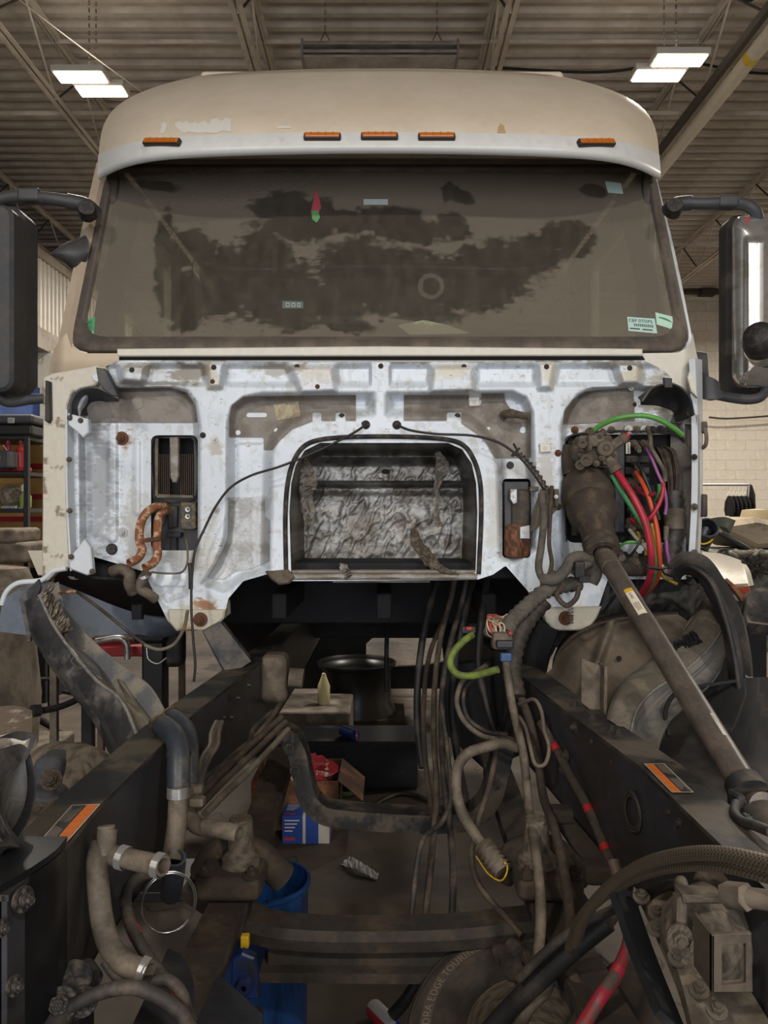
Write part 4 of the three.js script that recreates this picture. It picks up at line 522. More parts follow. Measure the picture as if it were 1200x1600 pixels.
{ // heater opening: box, fins, divider, frame
  const v = part(cab, 'heater_opening', plate(rrect(233, 677, 312, 863, 11), 2.735, 0.012, 0.002, [rrect(241, 684, 304, 778, 8)]), M.plasticBlack, 'black heater core opening');
  const D = 2.80; part(v, 'heater_box', [plate(rrect(236, 680, 309, 862, 6), D + 0.02, 0.01, 0), boxAt(P(272, 690, D).x, P(272, 790, D).y, P(272, 690, D).z - 0.0, PX(66, D), PX(12, D), 0.06)], M.voidBlack);
  for (let i = 0; i < 8; i++) for (const x0 of [245, 284]) part(v, 'fin', boxAt(P(x0 + i * 2.9, 0, D - 0.02).x, P(0, 743, D - 0.02).y, EYE.z - D + 0.02, 0.0022, PX(66, D), 0.02, 0.0005), mat.fin ??= plain(0x5a4a40, 0.6));
  part(v, 'divider', plate([[265, 683], [279, 683], [279, 745], [276, 754], [270, 754], [266, 746]], 2.71, 0.02, 0.003), mat(0x8f9295, { dirt: 0x6c6c6a, amt: 0.4, size: 0.1, rough: 0.5 }));
  part(v, 'frame_edge', tube([[240, 776, 2.715], [238, 690, 2.715], [246, 682, 2.715], [298, 682, 2.715], [306, 690, 2.715], [307, 774, 2.715], [300, 781, 2.715], [244, 781, 2.715], [240, 776, 2.715]], 0.005, { seg: 90, rad: 6 }), M.dustyBlack);
  part(v, 'inner_rim', [plate([[242, 684], [247, 684], [247, 776], [242, 776]], 2.715, 0.01, 0.001), plate([[246, 772], [302, 774], [302, 778], [244, 778]], 2.715, 0.01, 0.001)], M.hoseGrey);
  const ev = part(cab, 'expansion_valve', plate(rrect(282, 784, 307, 828, 4), 2.70, 0.05, 0.004), mat(0x2f2a25, { dirt: 0x6d5a3c, amt: 0.45, edge: 0.1, size: 0.06, rough: 0.5 }), 'dark grimy valve block');
  for (const y of [796, 807]) { part(ev, 'port', lathe([[0.004, -0.01], [0.004, 0.004], [0.009, 0.006], [0.011, 0.002], [0.011, -0.004]], P(294, y, 2.694), zAxis, 16), M.steel); }
  part(cab, 'heater_bracket', [plate([[262, 790], [278, 790], [277, 824], [263, 826]], 2.72, 0.02, 0.003), plate([[266, 838], [276, 838], [276, 884], [266, 884]], 2.71, 0.015, 0.003), plate([[260, 832], [284, 832], [282, 840], [262, 840]], 2.70, 0.02, 0.003)], M.dustyBlack);
  part(cab, 'heater_outlet', plate(circ(248, 806, 12, 20, 20), 2.73, 0.01, 0.001), M.plasticBlack);
}
{ // cut heater tubes, coppery with rust
  const t = thing('heater_pipes', 'pair of bent rusty copper heater tubes cut open on the firewall', 'pipe');
  part(t, 'tube', tube([[262, 794, 2.72], [254, 791, 2.68], [240, 793, 2.64], [226, 805, 2.62], [219, 822, 2.61], [218, 845, 2.6], [222, 860, 2.59], [216, 872, 2.57], [202, 880, 2.54]], 0.0145, { hollow: 0.72, rad: 14 }), M.copper);
  part(t, 'tube', tube([[262, 800, 2.72], [255, 800, 2.68], [248, 810, 2.63], [246, 830, 2.61], [245, 850, 2.6], [246, 868, 2.58], [240, 879, 2.56], [226, 887, 2.53]], 0.0145, { hollow: 0.72, rad: 14 }), M.copper);
  part(t, 'clamp', plate([[218, 842], [250, 838], [251, 845], [219, 849]], 2.585, 0.03, 0.002), M.rust);
  const t2 = thing('coolant_elbows', 'dusty grey coolant elbow hoses below the cut heater tubes', 'hose');
  part(t2, 'elbow', tube([[176, 893, 2.62], [190, 889, 2.6], [202, 896, 2.59], [202, 912, 2.6], [208, 926, 2.62]], 0.019, { hollow: 0.7, rad: 14 }), M.hoseGrey);
  part(t2, 'elbow', tube([[230, 894, 2.6], [222, 908, 2.58], [220, 920, 2.58], [232, 928, 2.58], [243, 936, 2.6]], 0.017, { hollow: 0.7, rad: 14 }), M.hoseGrey);
  part(t2, 'clamp', lathe([[0.0185, -0.006], [0.02, -0.005], [0.02, 0.005], [0.0185, 0.006]], P(225, 903, 2.585), V(-0.4, 1, 0)), M.steel);
  solo('thin_steel_line', tube([[236, 894, 2.6], [262, 896, 2.6], [284, 894, 2.6], [292, 882, 2.6], [293, 860, 2.62], [290, 838, 2.66]], 0.0035, { rad: 8 }), M.hoseGrey, 'thin grey metal line bent below the heater valve', 'pipe');
}
{ // washer of the wiper cables
  const w = thing('bonnet_cable', 'thin black cable running from firewall grommet down past the heater opening', 'cable');
  part(w, 'cable', tube([[571, 664, 2.6], [555, 675, 2.57], [500, 703, 2.55], [440, 728, 2.55], [390, 744, 2.56], [360, 762, 2.57], [338, 790, 2.57], [320, 825, 2.57], [305, 860, 2.56], [300, 900, 2.52], [299, 950, 2.48], [302, 1000, 2.46], [305, 1040, 2.45], [303, 1065, 2.45]], 0.0042, { rad: 8 }), M.rubber);
  part(w, 'grommet', lathe([[0, 0.012], [0.008, 0.011], [0.011, 0.004], [0.015, 0.003], [0.016, -0.004]], F(571, 664), V(-0.3, -0.2, 1)), M.dustyBlack);
  part(w, 'sleeve', tube([[297, 880, 2.54], [298, 895, 2.53], [298, 920, 2.51]], 0.0075, { rad: 8 }), M.rubber);
  const w2 = thing('release_cable', 'thin black cable from firewall grommet to the bracket beside the blower motor', 'cable');
  part(w2, 'cable', tube([[620, 664, 2.6], [640, 672, 2.57], [680, 678, 2.56], [740, 681, 2.56], [780, 692, 2.56], [812, 715, 2.56], [835, 742, 2.57], [850, 765, 2.58]], 0.0042, { rad: 8 }), M.rubber);
  part(w2, 'grommet', lathe([[0, 0.012], [0.008, 0.011], [0.011, 0.004], [0.015, 0.003], [0.016, -0.004]], F(620, 664), zAxis), M.dustyBlack);
  part(w2, 'tie', tube([[803, 694, 2.6], [808, 708, 2.55], [800, 712, 2.56], [812, 700, 2.56]], 0.004, { rad: 6 }), M.dustyBlack);
  solo('twisted_wire_pair', [0, 1].map((k) => tube(Array.from({ length: 26 }, (_, i) => { const t = i / 25, p = P(lerp(812, 858, t), lerp(708, 768, t * t * 0.4 + t * 0.6), 2.565); const a = i * 1.1 + k * Math.PI; return V(p.x + 0.004 * Math.cos(a), p.y + 0.004 * Math.sin(a), p.z + 0.003 * Math.cos(a)); }), 0.0034, { rad: 6, seg: 120 })), M.hoseDark, 'twisted dark wire pair leading to the small steel bracket', 'wire');
}
{ // blower bracket in the small window, rusty can
  const t = thing('washer_motor', 'small rusty motor clamped in a black frame on the firewall', 'motor');
  part(t, 'frame', plate([[787, 752], [826, 752], [828, 838], [788, 838]], 2.66, 0.02, 0.003, [[[800, 766], [824, 766], [824, 818], [800, 818]]]), M.plasticBlack);
  part(t, 'motor_can', lathe([[0, 0], [0.042, 0.004], [0.046, 0.012], [0.046, 0.11], [0.04, 0.118], [0.0, 0.12]], P(808, 872, 2.67), yAxis), M.rust, 'rusty motor can');
  part(t, 'housing', boxAt(P(812, 794, 2.67).x, P(812, 794, 2.67).y, P(812, 794, 2.67).z, 0.065, 0.13, 0.05, 0.01), mat(0x5d4632, { dirt: 0x3a2f27, amt: 0.4, size: 0.08, rough: 0.7 }));
  part(t, 'lug', [plate([[797, 764], [808, 764], [808, 786], [802, 788], [797, 780]], 2.62, 0.01, 0.002), plate([[812, 823], [828, 820], [828, 842], [812, 842]], 2.62, 0.01, 0.002)], M.steel);
  bolt(t, P(803, 775, 2.618), zAxis, 0.005, M.steel); bolt(t, P(820, 830, 2.618), zAxis, 0.006, M.steel);
  part(t, 'connector', boxAt(P(834, 764, 2.62).x, P(834, 764, 2.62).y, P(834, 764, 2.62).z, 0.03, 0.016, 0.02, 0.003), M.hoseGrey);
  const b = thing('steel_bracket', 'bent grey steel bracket plate bolted beside the rusty motor', 'bracket');
  part(b, 'plate', [plate([[845, 764], [872, 764], [872, 794], [856, 812], [840, 824], [828, 832], [832, 802]], 2.6, 0.006, 0.002), plate([[866, 764], [873, 764], [873, 790], [867, 792]], 2.585, 0.03, 0.002)], M.dustGrey);
  bolt(b, P(848, 782, 2.598), zAxis, 0.005, M.steel); bolt(b, P(869, 776, 2.58), zAxis, 0.004, M.steel);
}
// ---------- mirrors on both doors ----------
{
  const m = new THREE.Group(); m.name = 'door_mirror'; cab.add(m); m.userData.label = 'dark grey door mirror on two tube arms';
  const sh = plate(rrect(-52, 322, 40, 614, 26, 7), 2.86, 0.10, 0.02), sh2 = plate(rrect(-46, 320, 22, 612, 20, 6), 2.76, 0.1, 0.012);
  part(m, 'housing', [sh, sh2], M.mirrorPlastic); part(m, 'mirror_glass', plate(rrect(-40, 340, 30, 600, 16), 2.965, 0.004, 0), plain(0xb8c0c4, 0.03, 1));
  part(m, 'arm', tube([[146, 326, 2.9], [120, 318, 2.86], [90, 312, 2.84], [40, 308, 2.84], [10, 309, 2.84], [-10, 318, 2.84], [-16, 345, 2.86]], 0.023, { rad: 14 }), M.mirrorPlastic);
  part(m, 'arm_clamp', boxAt(P(48, 307, 2.84).x, P(48, 307, 2.84).y, P(48, 307, 2.84).z, 0.082, 0.05, 0.056, 0.012), M.mirrorPlastic);
  part(m, 'arm_socket', tube([[150, 335, 2.92], [136, 322, 2.88], [104, 314, 2.85]], 0.028, { rad: 14 }), M.mirrorPlastic); part(m, 'pivot', lathe([[0, 0.03], [0.03, 0.028], [0.034, 0], [0.03, -0.028], [0, -0.03]], P(136, 330, 2.87), V(0.3, 0.2, 1)), M.rubber);
  part(m, 'lower_arm', tube([[80, 622, 2.84], [50, 624, 2.84], [12, 628, 2.84], [-8, 616, 2.84], [-16, 596, 2.86]], 0.019, { rad: 12 }), M.mirrorPlastic);
  const lk = part(cab, 'look_down_mirror', ruled([P(98, 392, 2.98), P(104, 380, 2.96), P(118, 374, 2.96), P(132, 368, 2.98)], [P(102, 402, 2.98), P(110, 416, 2.98), P(120, 424, 2.99), P(130, 422, 3.0)], 0.01, { bow: -0.05 }), M.mirrorPlastic, 'small dark convex mirror');
  const r = new THREE.Group(); r.name = 'door_mirror'; cab.add(r); r.userData.label = 'chrome backed door mirror on black tube arms';
  part(r, 'housing', plate(rrect(1134, 336, 1240, 616, 20, 6), 2.88, 0.06, 0.02), M.rubber, 'black mirror housing');
  const cover = (() => { const o = rrect(1143, 336, 1236, 606, 22, 7); return sheet(o, (x, y) => 2.86 - 0.075 * Math.sqrt(clamp(polySD(o, x, y) / 42)) - (x > 1163 ? 0.012 * smooth(1163, 1168, x) * smooth(366, 380, y) : 0), { step: 2.5 }); })();
  part(r, 'chrome_cover', cover, M.chrome, 'dull scratched chrome cover'); part(r, 'red_mark', sheet([[1163, 340], [1172, 339], [1168, 352]], () => 2.776, { step: 2 }), M.red, 'red paint scuff');
  part(r, 'arm', tube([[1046, 324, 2.9], [1066, 318, 2.86], [1100, 318, 2.84], [1140, 318, 2.84], [1164, 320, 2.84], [1180, 330, 2.84], [1186, 350, 2.86]], 0.022, { rad: 14 }), M.mirrorPlastic);
  part(r, 'arm_socket', tube([[1042, 330, 2.92], [1056, 320, 2.88], [1082, 317, 2.85]], 0.027, { rad: 14 }), M.mirrorPlastic); part(r, 'pivot', lathe([[0, 0.03], [0.028, 0.028], [0.032, 0], [0.028, -0.028], [0, -0.03]], P(1054, 326, 2.87), V(-0.3, 0.2, 1)), M.rubber);
  part(r, 'arm_clamp', boxAt(P(1135, 317, 2.84).x, P(1135, 317, 2.84).y, P(1135, 317, 2.84).z, 0.075, 0.045, 0.056, 0.012), M.mirrorPlastic);
  part(r, 'lower_arm', tube([[1104, 612, 2.84], [1130, 619, 2.84], [1170, 624, 2.84], [1188, 620, 2.84], [1200, 604, 2.86]], 0.019, { rad: 12 }), M.mirrorPlastic);
  part(r, 'arm_base', [ruled([P(1095, 550, 2.84), P(1104, 552, 2.8), P(1108, 590, 2.78), P(1114, 606, 2.78)], [P(1095, 618, 2.84), P(1100, 622, 2.8), P(1108, 626, 2.78), P(1122, 624, 2.78)], 0.04, { k: 8 })], M.mirrorPlastic);
  part(r, 'blind_spot_mirror', lathe([[0, 0.05], [0.02, 0.048], [0.045, 0.035], [0.06, 0.0], [0.062, -0.03], [0.05, -0.1]], P(1188, 530, 2.55), V(-0.6, 0.35, 0.6)), M.rubber, 'black domed stub with a steel ring'); part(r, 'stub_ring', lathe([[0.0625, -0.03], [0.0645, -0.035], [0.0645, -0.07], [0.06, -0.075]], P(1188, 530, 2.55), V(-0.6, 0.35, 0.6)), M.chrome);
  part(r, 'side_flap', plate([[1133, 368], [1138, 372], [1142, 430], [1136, 436]], 2.9, 0.03, 0.006), M.rubber);
  part(cab, 'hinge_clip', [tube([[1098, 666, 2.68], [1103, 676, 2.66], [1103, 694, 2.66], [1098, 700, 2.68]], 0.007, { rad: 8 }), boxAt(P(1099, 668, 2.68).x, P(0, 668, 2.68).y, P(0, 0, 2.68).z, 0.02, 0.04, 0.03, 0.006)], M.dustGrey); part(cab, 'hinge_clip', boxAt(P(1099, 790, 2.68).x, P(0, 790, 2.68).y, P(0, 0, 2.68).z, 0.02, 0.08, 0.03, 0.006), M.dustyBlack);
}
// ---------- pedal plate, treadle valve, electric bulkhead ----------
const bulk = thing('bulkhead_panel', 'black electrical bulkhead panel full of connectors set into the firewall', 'panel');
{
  part(bulk, 'back_plate', plate(rrect(880, 676, 1074, 850, 14), 2.77, 0.02, 0.003), M.dark); part(bulk, 'gasket', tube([[884, 846, 2.68], [883, 690, 2.68], [892, 681, 2.68], [1060, 680, 2.68], [1069, 690, 2.68]], 0.005, { rad: 6 }), M.rubber);
  part(bulk, 'pedal_plate', plate([[886, 684], [976, 684], [976, 832], [954, 836], [892, 838]], 2.74, 0.02, 0.004), M.dustyBlack);
  part(bulk, 'cover', [plate([[958, 694], [976, 694], [976, 832], [960, 832]], 2.70, 0.03, 0.004)], mat(0x3c3833, { dirt: 0x5a5146, amt: 0.45, size: 0.15, rough: 0.7 }));
  const row = mat(0x28251f, { dirt: 0x4b4337, amt: 0.4, size: 0.1, rough: 0.7 });
  for (const y of [694, 718, 736, 752]) part(bulk, 'connector_block', boxAt(P(993, y, 2.72).x, P(0, y, 2.72).y, P(0, 0, 2.72).z, 0.085, 0.026, 0.05, 0.005), row);
  part(bulk, 'connector_block', boxAt(P(1000, 790, 2.73).x, P(0, 790, 2.73).y, P(0, 0, 2.73).z, 0.1, 0.15, 0.05, 0.008), M.dark);
  for (const [x, y] of [[990, 692], [1004, 692], [990, 720], [990, 738], [990, 757], [984, 796], [982, 814], [981, 822], [998, 824]]) part(bulk, 'fitting', [cyl(P(x, y, 2.70), P(x + 7, y + 9, 2.63), 0.012, 0.011), cyl(P(x + 7, y + 9, 2.63), P(x + 9, y + 12, 2.61), 0.008, 0.008)], M.dustGrey);
  part(bulk, 'barcode_label', (() => quad(P(978, 691, 2.69), P(985, 691, 2.69), P(985, 709, 2.69), P(978, 709, 2.69)))(), new THREE.MeshStandardMaterial({ roughness: 0.6, map: canvasTex(40, 100, (c) => { c.fillStyle = '#c9c2b4'; c.fillRect(0, 0, 40, 100); c.fillStyle = '#3a352e'; for (let i = 0; i < 18; i++) c.fillRect(12, 8 + i * 5, 16, 2 + i % 3); }) }), 'small barcode label');
  for (let i = 0; i < 7; i++) bolt(bulk, P(982 + i * 12.5, 671 + (i % 2), 2.68), zAxis, 0.0085, [M.steel, M.dustGrey, M.steel, M.dustyBlack, M.dustyBlack, M.dustyBlack, M.dustyBlack][i], 'stud');
}
{ // brown wire loom beside it
  const w = thing('brown_wire_bundle', 'thick bundle of brown wires bound with tape beside the bulkhead panel', 'wire bundle'), br = mat(0x584131, { dirt: 0x3c2f25, amt: 0.4, size: 0.05, rough: 0.8 });
  for (let i = 0; i < 26; i++) { const a = rr(0, 1), b = rr(-0.025, 0.025); part(w, 'wire', tube([[1026 + a * 16, 698 + rr(-2, 2), 2.72 + b], [1032 + a * 22, 704 + (1 - a) * 6, 2.68 + b], [1040 + a * 20, 730, 2.66 + b * 1.5], [1044 + a * 16, 756, 2.66 + b], [1044 + a * 14, 772, 2.67 + b]], 0.0028, { rad: 5, seg: 22 }), br); }
  part(w, 'tape_wrap', tube([[1052, 768, 2.67], [1054, 800, 2.66], [1052, 840, 2.66], [1046, 880, 2.65], [1040, 900, 2.64]], (t) => 0.03 + 0.0025 * Math.sin(t * 60), { rad: 14, seg: 60 }), M.rubber, 'black tape wrapping'); part(w, 'tape_wrap', tube([[1053, 796, 2.655], [1053, 812, 2.65], [1053, 826, 2.65]], 0.0335, { rad: 14 }), M.dustGrey, 'grey tape band');
}
{ // boot and shaft of the steering column
  const axisA = P(905, 745, 2.66), b = thing('steering_boot', 'dusty brown rubber bellows boot round the steering shaft on the firewall', 'boot');
  const c1 = P(921, 782, 2.58), c2 = P(938, 856, 2.44), dir = c2.clone().sub(P(916, 762, 2.62)).normalize(), o = P(913, 752, 2.64);
  part(b, 'bellows', lathe([[0.05, -0.02], [0.07, 0.0], [0.082, 0.03], [0.088, 0.07], [0.088, 0.095], [0.08, 0.112], [0.074, 0.12], [0.08, 0.132], [0.082, 0.15], [0.078, 0.18], [0.066, 0.205], [0.06, 0.214], [0.055, 0.225], [0.053, 0.25], [0.052, 0.29], [0.049, 0.296], [0.056, 0.304], [0.056, 0.31], [0.048, 0.316], [0.056, 0.323], [0.056, 0.329], [0.048, 0.335], [0.055, 0.342], [0.046, 0.35], [0.03, 0.35]], o, P(944, 872, 2.36).sub(o), 40), M.boot);
  part(b, 'collar', sheet(rrect(888, 730, 954, 762, 12), (x, y) => 2.66 - 0.05 * smooth(0, 14, polySD(rrect(888, 730, 954, 762, 12), x, y)), { step: 3 }), M.rubber); part(b, 'shield', tube([[890, 700, 2.66], [886, 715, 2.65], [892, 740, 2.64]], 0.028, { rad: 12 }), M.dustBrown);
  part(b, 'rivet', lathe([[0, 0.004], [0.004, 0.003], [0.005, 0]], P(950, 844, 2.40), zAxis, 10), M.voidBlack);
  const s = thing('steering_shaft', 'long dark steering shaft with sticker slanting down from the firewall boot', 'shaft'), p0 = P(943, 866, 2.40), p1 = P(1172, 1243, 1.5), at = (t) => p0.clone().lerp(p1, t);
  part(s, 'tube', cyl(p0, at(0.985), 0.0285, 0.0285, 28), M.shaft); part(s, 'upper_sleeve', cyl(at(0.0), at(0.09), 0.0305, 0.0305, 28), M.dustGrey);
  const ax = p1.clone().sub(p0).normalize(), sideV = ax.clone().cross(V(0, 0, 1)).normalize(), toward = sideV.clone().cross(ax).normalize();
  const sticker = (t0, t1, w, tx, label, tw = 0) => { const pos = [], uv = [], idx = []; for (let i = 0; i <= 8; i++) for (let k = 0; k <= 1; k++) { const a = lerp(-w, w, i / 8) + tw, c = at(k ? t1 : t0).addScaledVector(toward, 0.0292 * Math.cos(a)).addScaledVector(sideV, -0.0292 * Math.sin(a)); pos.push(c.x, c.y, c.z); uv.push(i / 8, 1 - k); } for (let i = 0; i < 8; i++) idx.push(i * 2, i * 2 + 1, i * 2 + 2, i * 2 + 1, i * 2 + 3, i * 2 + 2); const g = new THREE.BufferGeometry(); g.setAttribute('position', new THREE.Float32BufferAttribute(pos, 3)); g.setAttribute('uv', new THREE.Float32BufferAttribute(uv, 2)); g.setIndex(idx); g.computeVertexNormals(); part(s, 'sticker', clean(g), new THREE.MeshStandardMaterial({ map: tx, roughness: 0.6, side: THREE.DoubleSide }), label); };
  sticker(0.255, 0.385, 0.42, canvasTex(120, 340, (c) => { c.fillStyle = '#d9cfbb'; c.fillRect(0, 0, 120, 340); c.fillStyle = '#d3a526'; c.fillRect(0, 0, 120, 44); c.fillStyle = '#26221d'; c.save(); c.translate(30, 60); c.rotate(Math.PI / 2); c.font = 'bold 46px sans-serif'; c.fillText('LAC', 0, -8); c.restore(); for (let i = 0; i < 6; i++) c.fillRect(18 + i * 14, 190, 5, 70 + (i * 37 % 40)); }), 'white and yellow sticker', -0.25);
  sticker(0.79, 0.86, 0.16, canvasTex(60, 200, (c) => { c.fillStyle = '#b9b2a6'; c.fillRect(0, 0, 60, 200); c.fillStyle = '#3b3631'; for (let i = 0; i < 5; i++) c.fillRect(10 + i * 8, 12, 3, 60 + i * 17 % 50); }), 'worn white barcode strip', 0.3);
  part(s, 'yoke', [cyl(at(0.965), at(1.0), 0.036, 0.04, 20), boxAt(0, 0, 0, 0.02, 0.09, 0.05, 0.008).translate(p1.x - 0.035, p1.y - 0.03, p1.z + 0.02), boxAt(0, 0, 0, 0.02, 0.09, 0.05, 0.008).translate(p1.x + 0.04, p1.y - 0.03, p1.z + 0.02)], M.dustyBlack);
  part(s, 'cross_joint', [cyl(P(1160, 1262, 1.46), P(1210, 1266, 1.46), 0.017), lathe([[0, 0.03], [0.03, 0.028], [0.034, 0.0], [0.03, -0.028], [0, -0.03]], P(1186, 1266, 1.46), V(0, 0.5, 1))], M.shaft);
  part(s, 'lower_yoke', [cyl(P(1188, 1275, 1.45), P(1205, 1310, 1.4), 0.04, 0.032), boxAt(P(1190, 1280, 1.44).x, P(0, 1280, 1.44).y, P(0, 0, 1.44).z, 0.09, 0.03, 0.05, 0.01)], M.blackSteel);
}
{ // brake treadle valve with its ports
  const v = thing('treadle_valve', 'dusty grey air brake valve with many ports above the steering boot', 'valve'), m = mat(0x6a6156, { dirt: 0x48413a, amt: 0.45, size: 0.08, rough: 0.75, bump: 0.0008 }), z = 2.56, c = (x, y, d) => P(x, y, d);
  part(v, 'body', [boxAt(P(930, 700, 2.6).x, P(0, 702, 2.6).y, P(0, 0, 2.6).z, 0.1, 0.095, 0.1, 0.02), cyl(P(905, 710, 2.64), P(918, 706, 2.56), 0.04, 0.034, 18), boxAt(P(929, 690, 2.55).x, P(0, 690, 2.55).y, P(0, 0, 2.55).z, 0.055, 0.04, 0.05, 0.006), boxAt(P(950, 716, 2.56).x, P(0, 716, 2.56).y, P(0, 0, 2.56).z, 0.05, 0.05, 0.06, 0.01), boxAt(P(912, 700, 2.58).x, P(0, 695, 2.58).y, P(0, 0, 2.58).z, 0.05, 0.06, 0.07, 0.012)], m);
  part(v, 'dial', lathe([[0, 0.012], [0.006, 0.012], [0.007, 0.006], [0.012, 0.006], [0.0125, 0.01], [0.024, 0.009], [0.028, 0.004], [0.028, -0.03]], P(946, 701, 2.52), V(-0.1, 0.05, 1)), m); 
  const port = (x0, y0, d0, x1, y1, d1, r, n = 'port') => part(v, n, [cyl(P(x0, y0, d0), P(x1, y1, d1), r, r, 16), lathe([[r * 0.55, 0.0], [r * 0.6, 0.006], [r * 1.12, 0.006], [r * 1.12, -0.012], [r, -0.014]], P(x1, y1, d1), P(x1, y1, d1).sub(P(x0, y0, d0)), 16)], m);
  port(930, 690, 2.57, 921, 674, 2.55, 0.013); port(932, 688, 2.55, 943, 675, 2.53, 0.011); port(955, 698, 2.54, 976, 684, 2.53, 0.017, 'side_port'); port(925, 716, 2.55, 917, 719, 2.51, 0.018); port(918, 698, 2.54, 911, 694, 2.5, 0.013); port(950, 716, 2.54, 962, 734, 2.53, 0.019, 'lower_port'); port(912, 722, 2.56, 907, 726, 2.53, 0.015);
  part(v, 'red_plug', cyl(P(976, 684, 2.53), P(983, 679, 2.525), 0.012, 0.012), M.red, 'red port plug');
  for (const [x, y] of [[920, 699], [932, 724], [960, 709], [941, 715], [902, 700], [938, 680]]) bolt(v, P(x, y, 2.52), V(-0.2, 0, 1), 0.006, M.dustGrey);
  part(v, 'bracket', [plate([[896, 688], [912, 686], [914, 734], [900, 740], [892, 720]], 2.64, 0.012, 0.002)], m);
}
// ---------- coloured air tubes ----------
const air = (name, label, col, r, pts, o = {}) => solo(name, tube(pts, r, { rad: 12, hollow: 0.65, ...o }), col, label, 'tube');
const tc = (h, d) => mat(h, { dirt: d, amt: 0.3, edge: 0.2, size: 0.12, rough: 0.45 });
const cGreen = tc(0x4f9a3d, 0x5d8a4e), cGreen2 = tc(0x3f8a52, 0x56785a), cRed = tc(0xa82436, 0x7c2c33), cOrange = tc(0xc0492a, 0x8f4632), cPurple = tc(0x8d4f86, 0x75506f), cWine = tc(0x8a2a35, 0x6a3a38), cBlackT = tc(0x26241f, 0x3d3832), cYellow = tc(0xb99a2a, 0x8a7a3a);
air('green_air_tube', 'bright green air tube arching over the brake valve to a cut end', cGreen, 0.0085, [[928, 672, 2.55], [940, 664, 2.53], [960, 655, 2.5], [985, 650, 2.48], [1010, 650, 2.47], [1035, 658, 2.47], [1055, 671, 2.48], [1065, 680, 2.5]]);
air('red_air_tube', 'thick red air tube curving down from the brake valve', cRed, 0.0118, [[964, 738, 2.53], [975, 754, 2.5], [990, 778, 2.47], [1004, 806, 2.46], [1013, 836, 2.46], [1018, 870, 2.47], [1016, 900, 2.5], [1010, 916, 2.55], [998, 932, 2.62]]);
air('green_air_tube', 'dull green air tube running behind the thick red one', cGreen2, 0.0085, [[956, 742, 2.55], [966, 760, 2.54], [980, 782, 2.53], [995, 806, 2.52], [1008, 828, 2.52], [1018, 850, 2.5], [1023, 880, 2.5], [1022, 900, 2.52], [1014, 918, 2.58], [1000, 930, 2.64]]);
air('orange_air_tube', 'long orange air tube dropping from the bulkhead fitting', cOrange, 0.0078, [[994, 738, 2.62], [1002, 752, 2.57], [1010, 768, 2.54], [1018, 792, 2.52], [1026, 824, 2.51], [1030, 860, 2.51], [1030, 895, 2.53], [1020, 916, 2.58], [1004, 930, 2.64]]);
air('purple_air_tube', 'thin purple air tube hanging from an upper bulkhead fitting to a cut end', cPurple, 0.0056, [[1010, 700, 2.62], [1018, 716, 2.58], [1028, 740, 2.56], [1036, 758, 2.55], [1040, 775, 2.54], [1041, 790, 2.54], [1039, 804, 2.54]]);
{ const t = thing('purple_air_tube', 'short purple tube with a grey coupling tied beside the rubber arch', 'tube'); part(t, 'tube', tube([[1041, 842, 2.54], [1042, 860, 2.54], [1045, 876, 2.54], [1046, 890, 2.54]], 0.006, { rad: 10 }), cPurple); part(t, 'coupling', cyl(P(1041, 822, 2.54), P(1041, 844, 2.54), 0.0085), M.hoseGrey); }
air('wine_red_air_tube', 'slim wine-red tube looping up to a cut end across the orange one', cWine, 0.0068, [[994, 760, 2.62], [1000, 768, 2.58], [1006, 772, 2.55], [1014, 774, 2.53], [1024, 771, 2.51]]);
air('red_air_tube', 'slim dark red tube bending from a low fitting up past the orange tube', cRed, 0.0068, [[986, 812, 2.62], [994, 817, 2.58], [1004, 817, 2.54], [1014, 811, 2.5], [1024, 798, 2.49], [1032, 782, 2.49], [1036, 766, 2.49], [1036, 755, 2.5]]);
air('green_air_tube', 'short green tube stub with a cut end beside the red loop', cGreen2, 0.0062, [[1022, 784, 2.55], [1027, 777, 2.52], [1030, 768, 2.5], [1030, 757, 2.49]]);
air('black_air_tube', 'thin black tube hanging diagonally from the middle bulkhead fitting', cBlackT, 0.0058, [[996, 722, 2.62], [1002, 734, 2.58], [1010, 752, 2.56], [1018, 772, 2.55], [1026, 796, 2.54], [1030, 812, 2.54]]);
air('grey_air_tube', 'flat grey tube curving down from the studs above the bulkhead panel', M.hoseGrey, 0.0075, [[1012, 668, 2.66], [1016, 684, 2.6], [1018, 700, 2.58], [1028, 718, 2.57], [1037, 736, 2.57], [1039, 752, 2.58]]);
air('white_air_tube', 'dusty white tube leading down from a low bulkhead fitting', tc(0xb9b2a2, 0x8a8272), 0.0065, [[984, 828, 2.62], [994, 840, 2.58], [1006, 852, 2.55], [1018, 866, 2.53], [1034, 884, 2.52], [1042, 894, 2.52]]);
air('yellow_air_tube', 'short yellow tube below the bulkhead panel', cYellow, 0.0052, [[996, 832, 2.62], [1002, 842, 2.58], [1008, 856, 2.56], [1010, 868, 2.55]]);
air('yellow_air_tube', 'thin yellow tube curving behind the orange tube', cYellow, 0.005, [[1018, 818, 2.56], [1022, 838, 2.55], [1034, 898, 2.56], [1052, 910, 2.5], [1058, 913, 2.5]]);
air('green_air_tube', 'thin green tube arched low across the bottom of the bulkhead panel', cGreen, 0.0052, [[966, 856, 2.6], [978, 848, 2.58], [992, 847, 2.57], [1006, 852, 2.56], [1016, 864, 2.56]]);
air('black_air_tube', 'thin black wire crossing in front of the low fittings', cBlackT, 0.0045, [[1002, 820, 2.56], [1004, 836, 2.54], [994, 856, 2.54], [984, 870, 2.56]]);
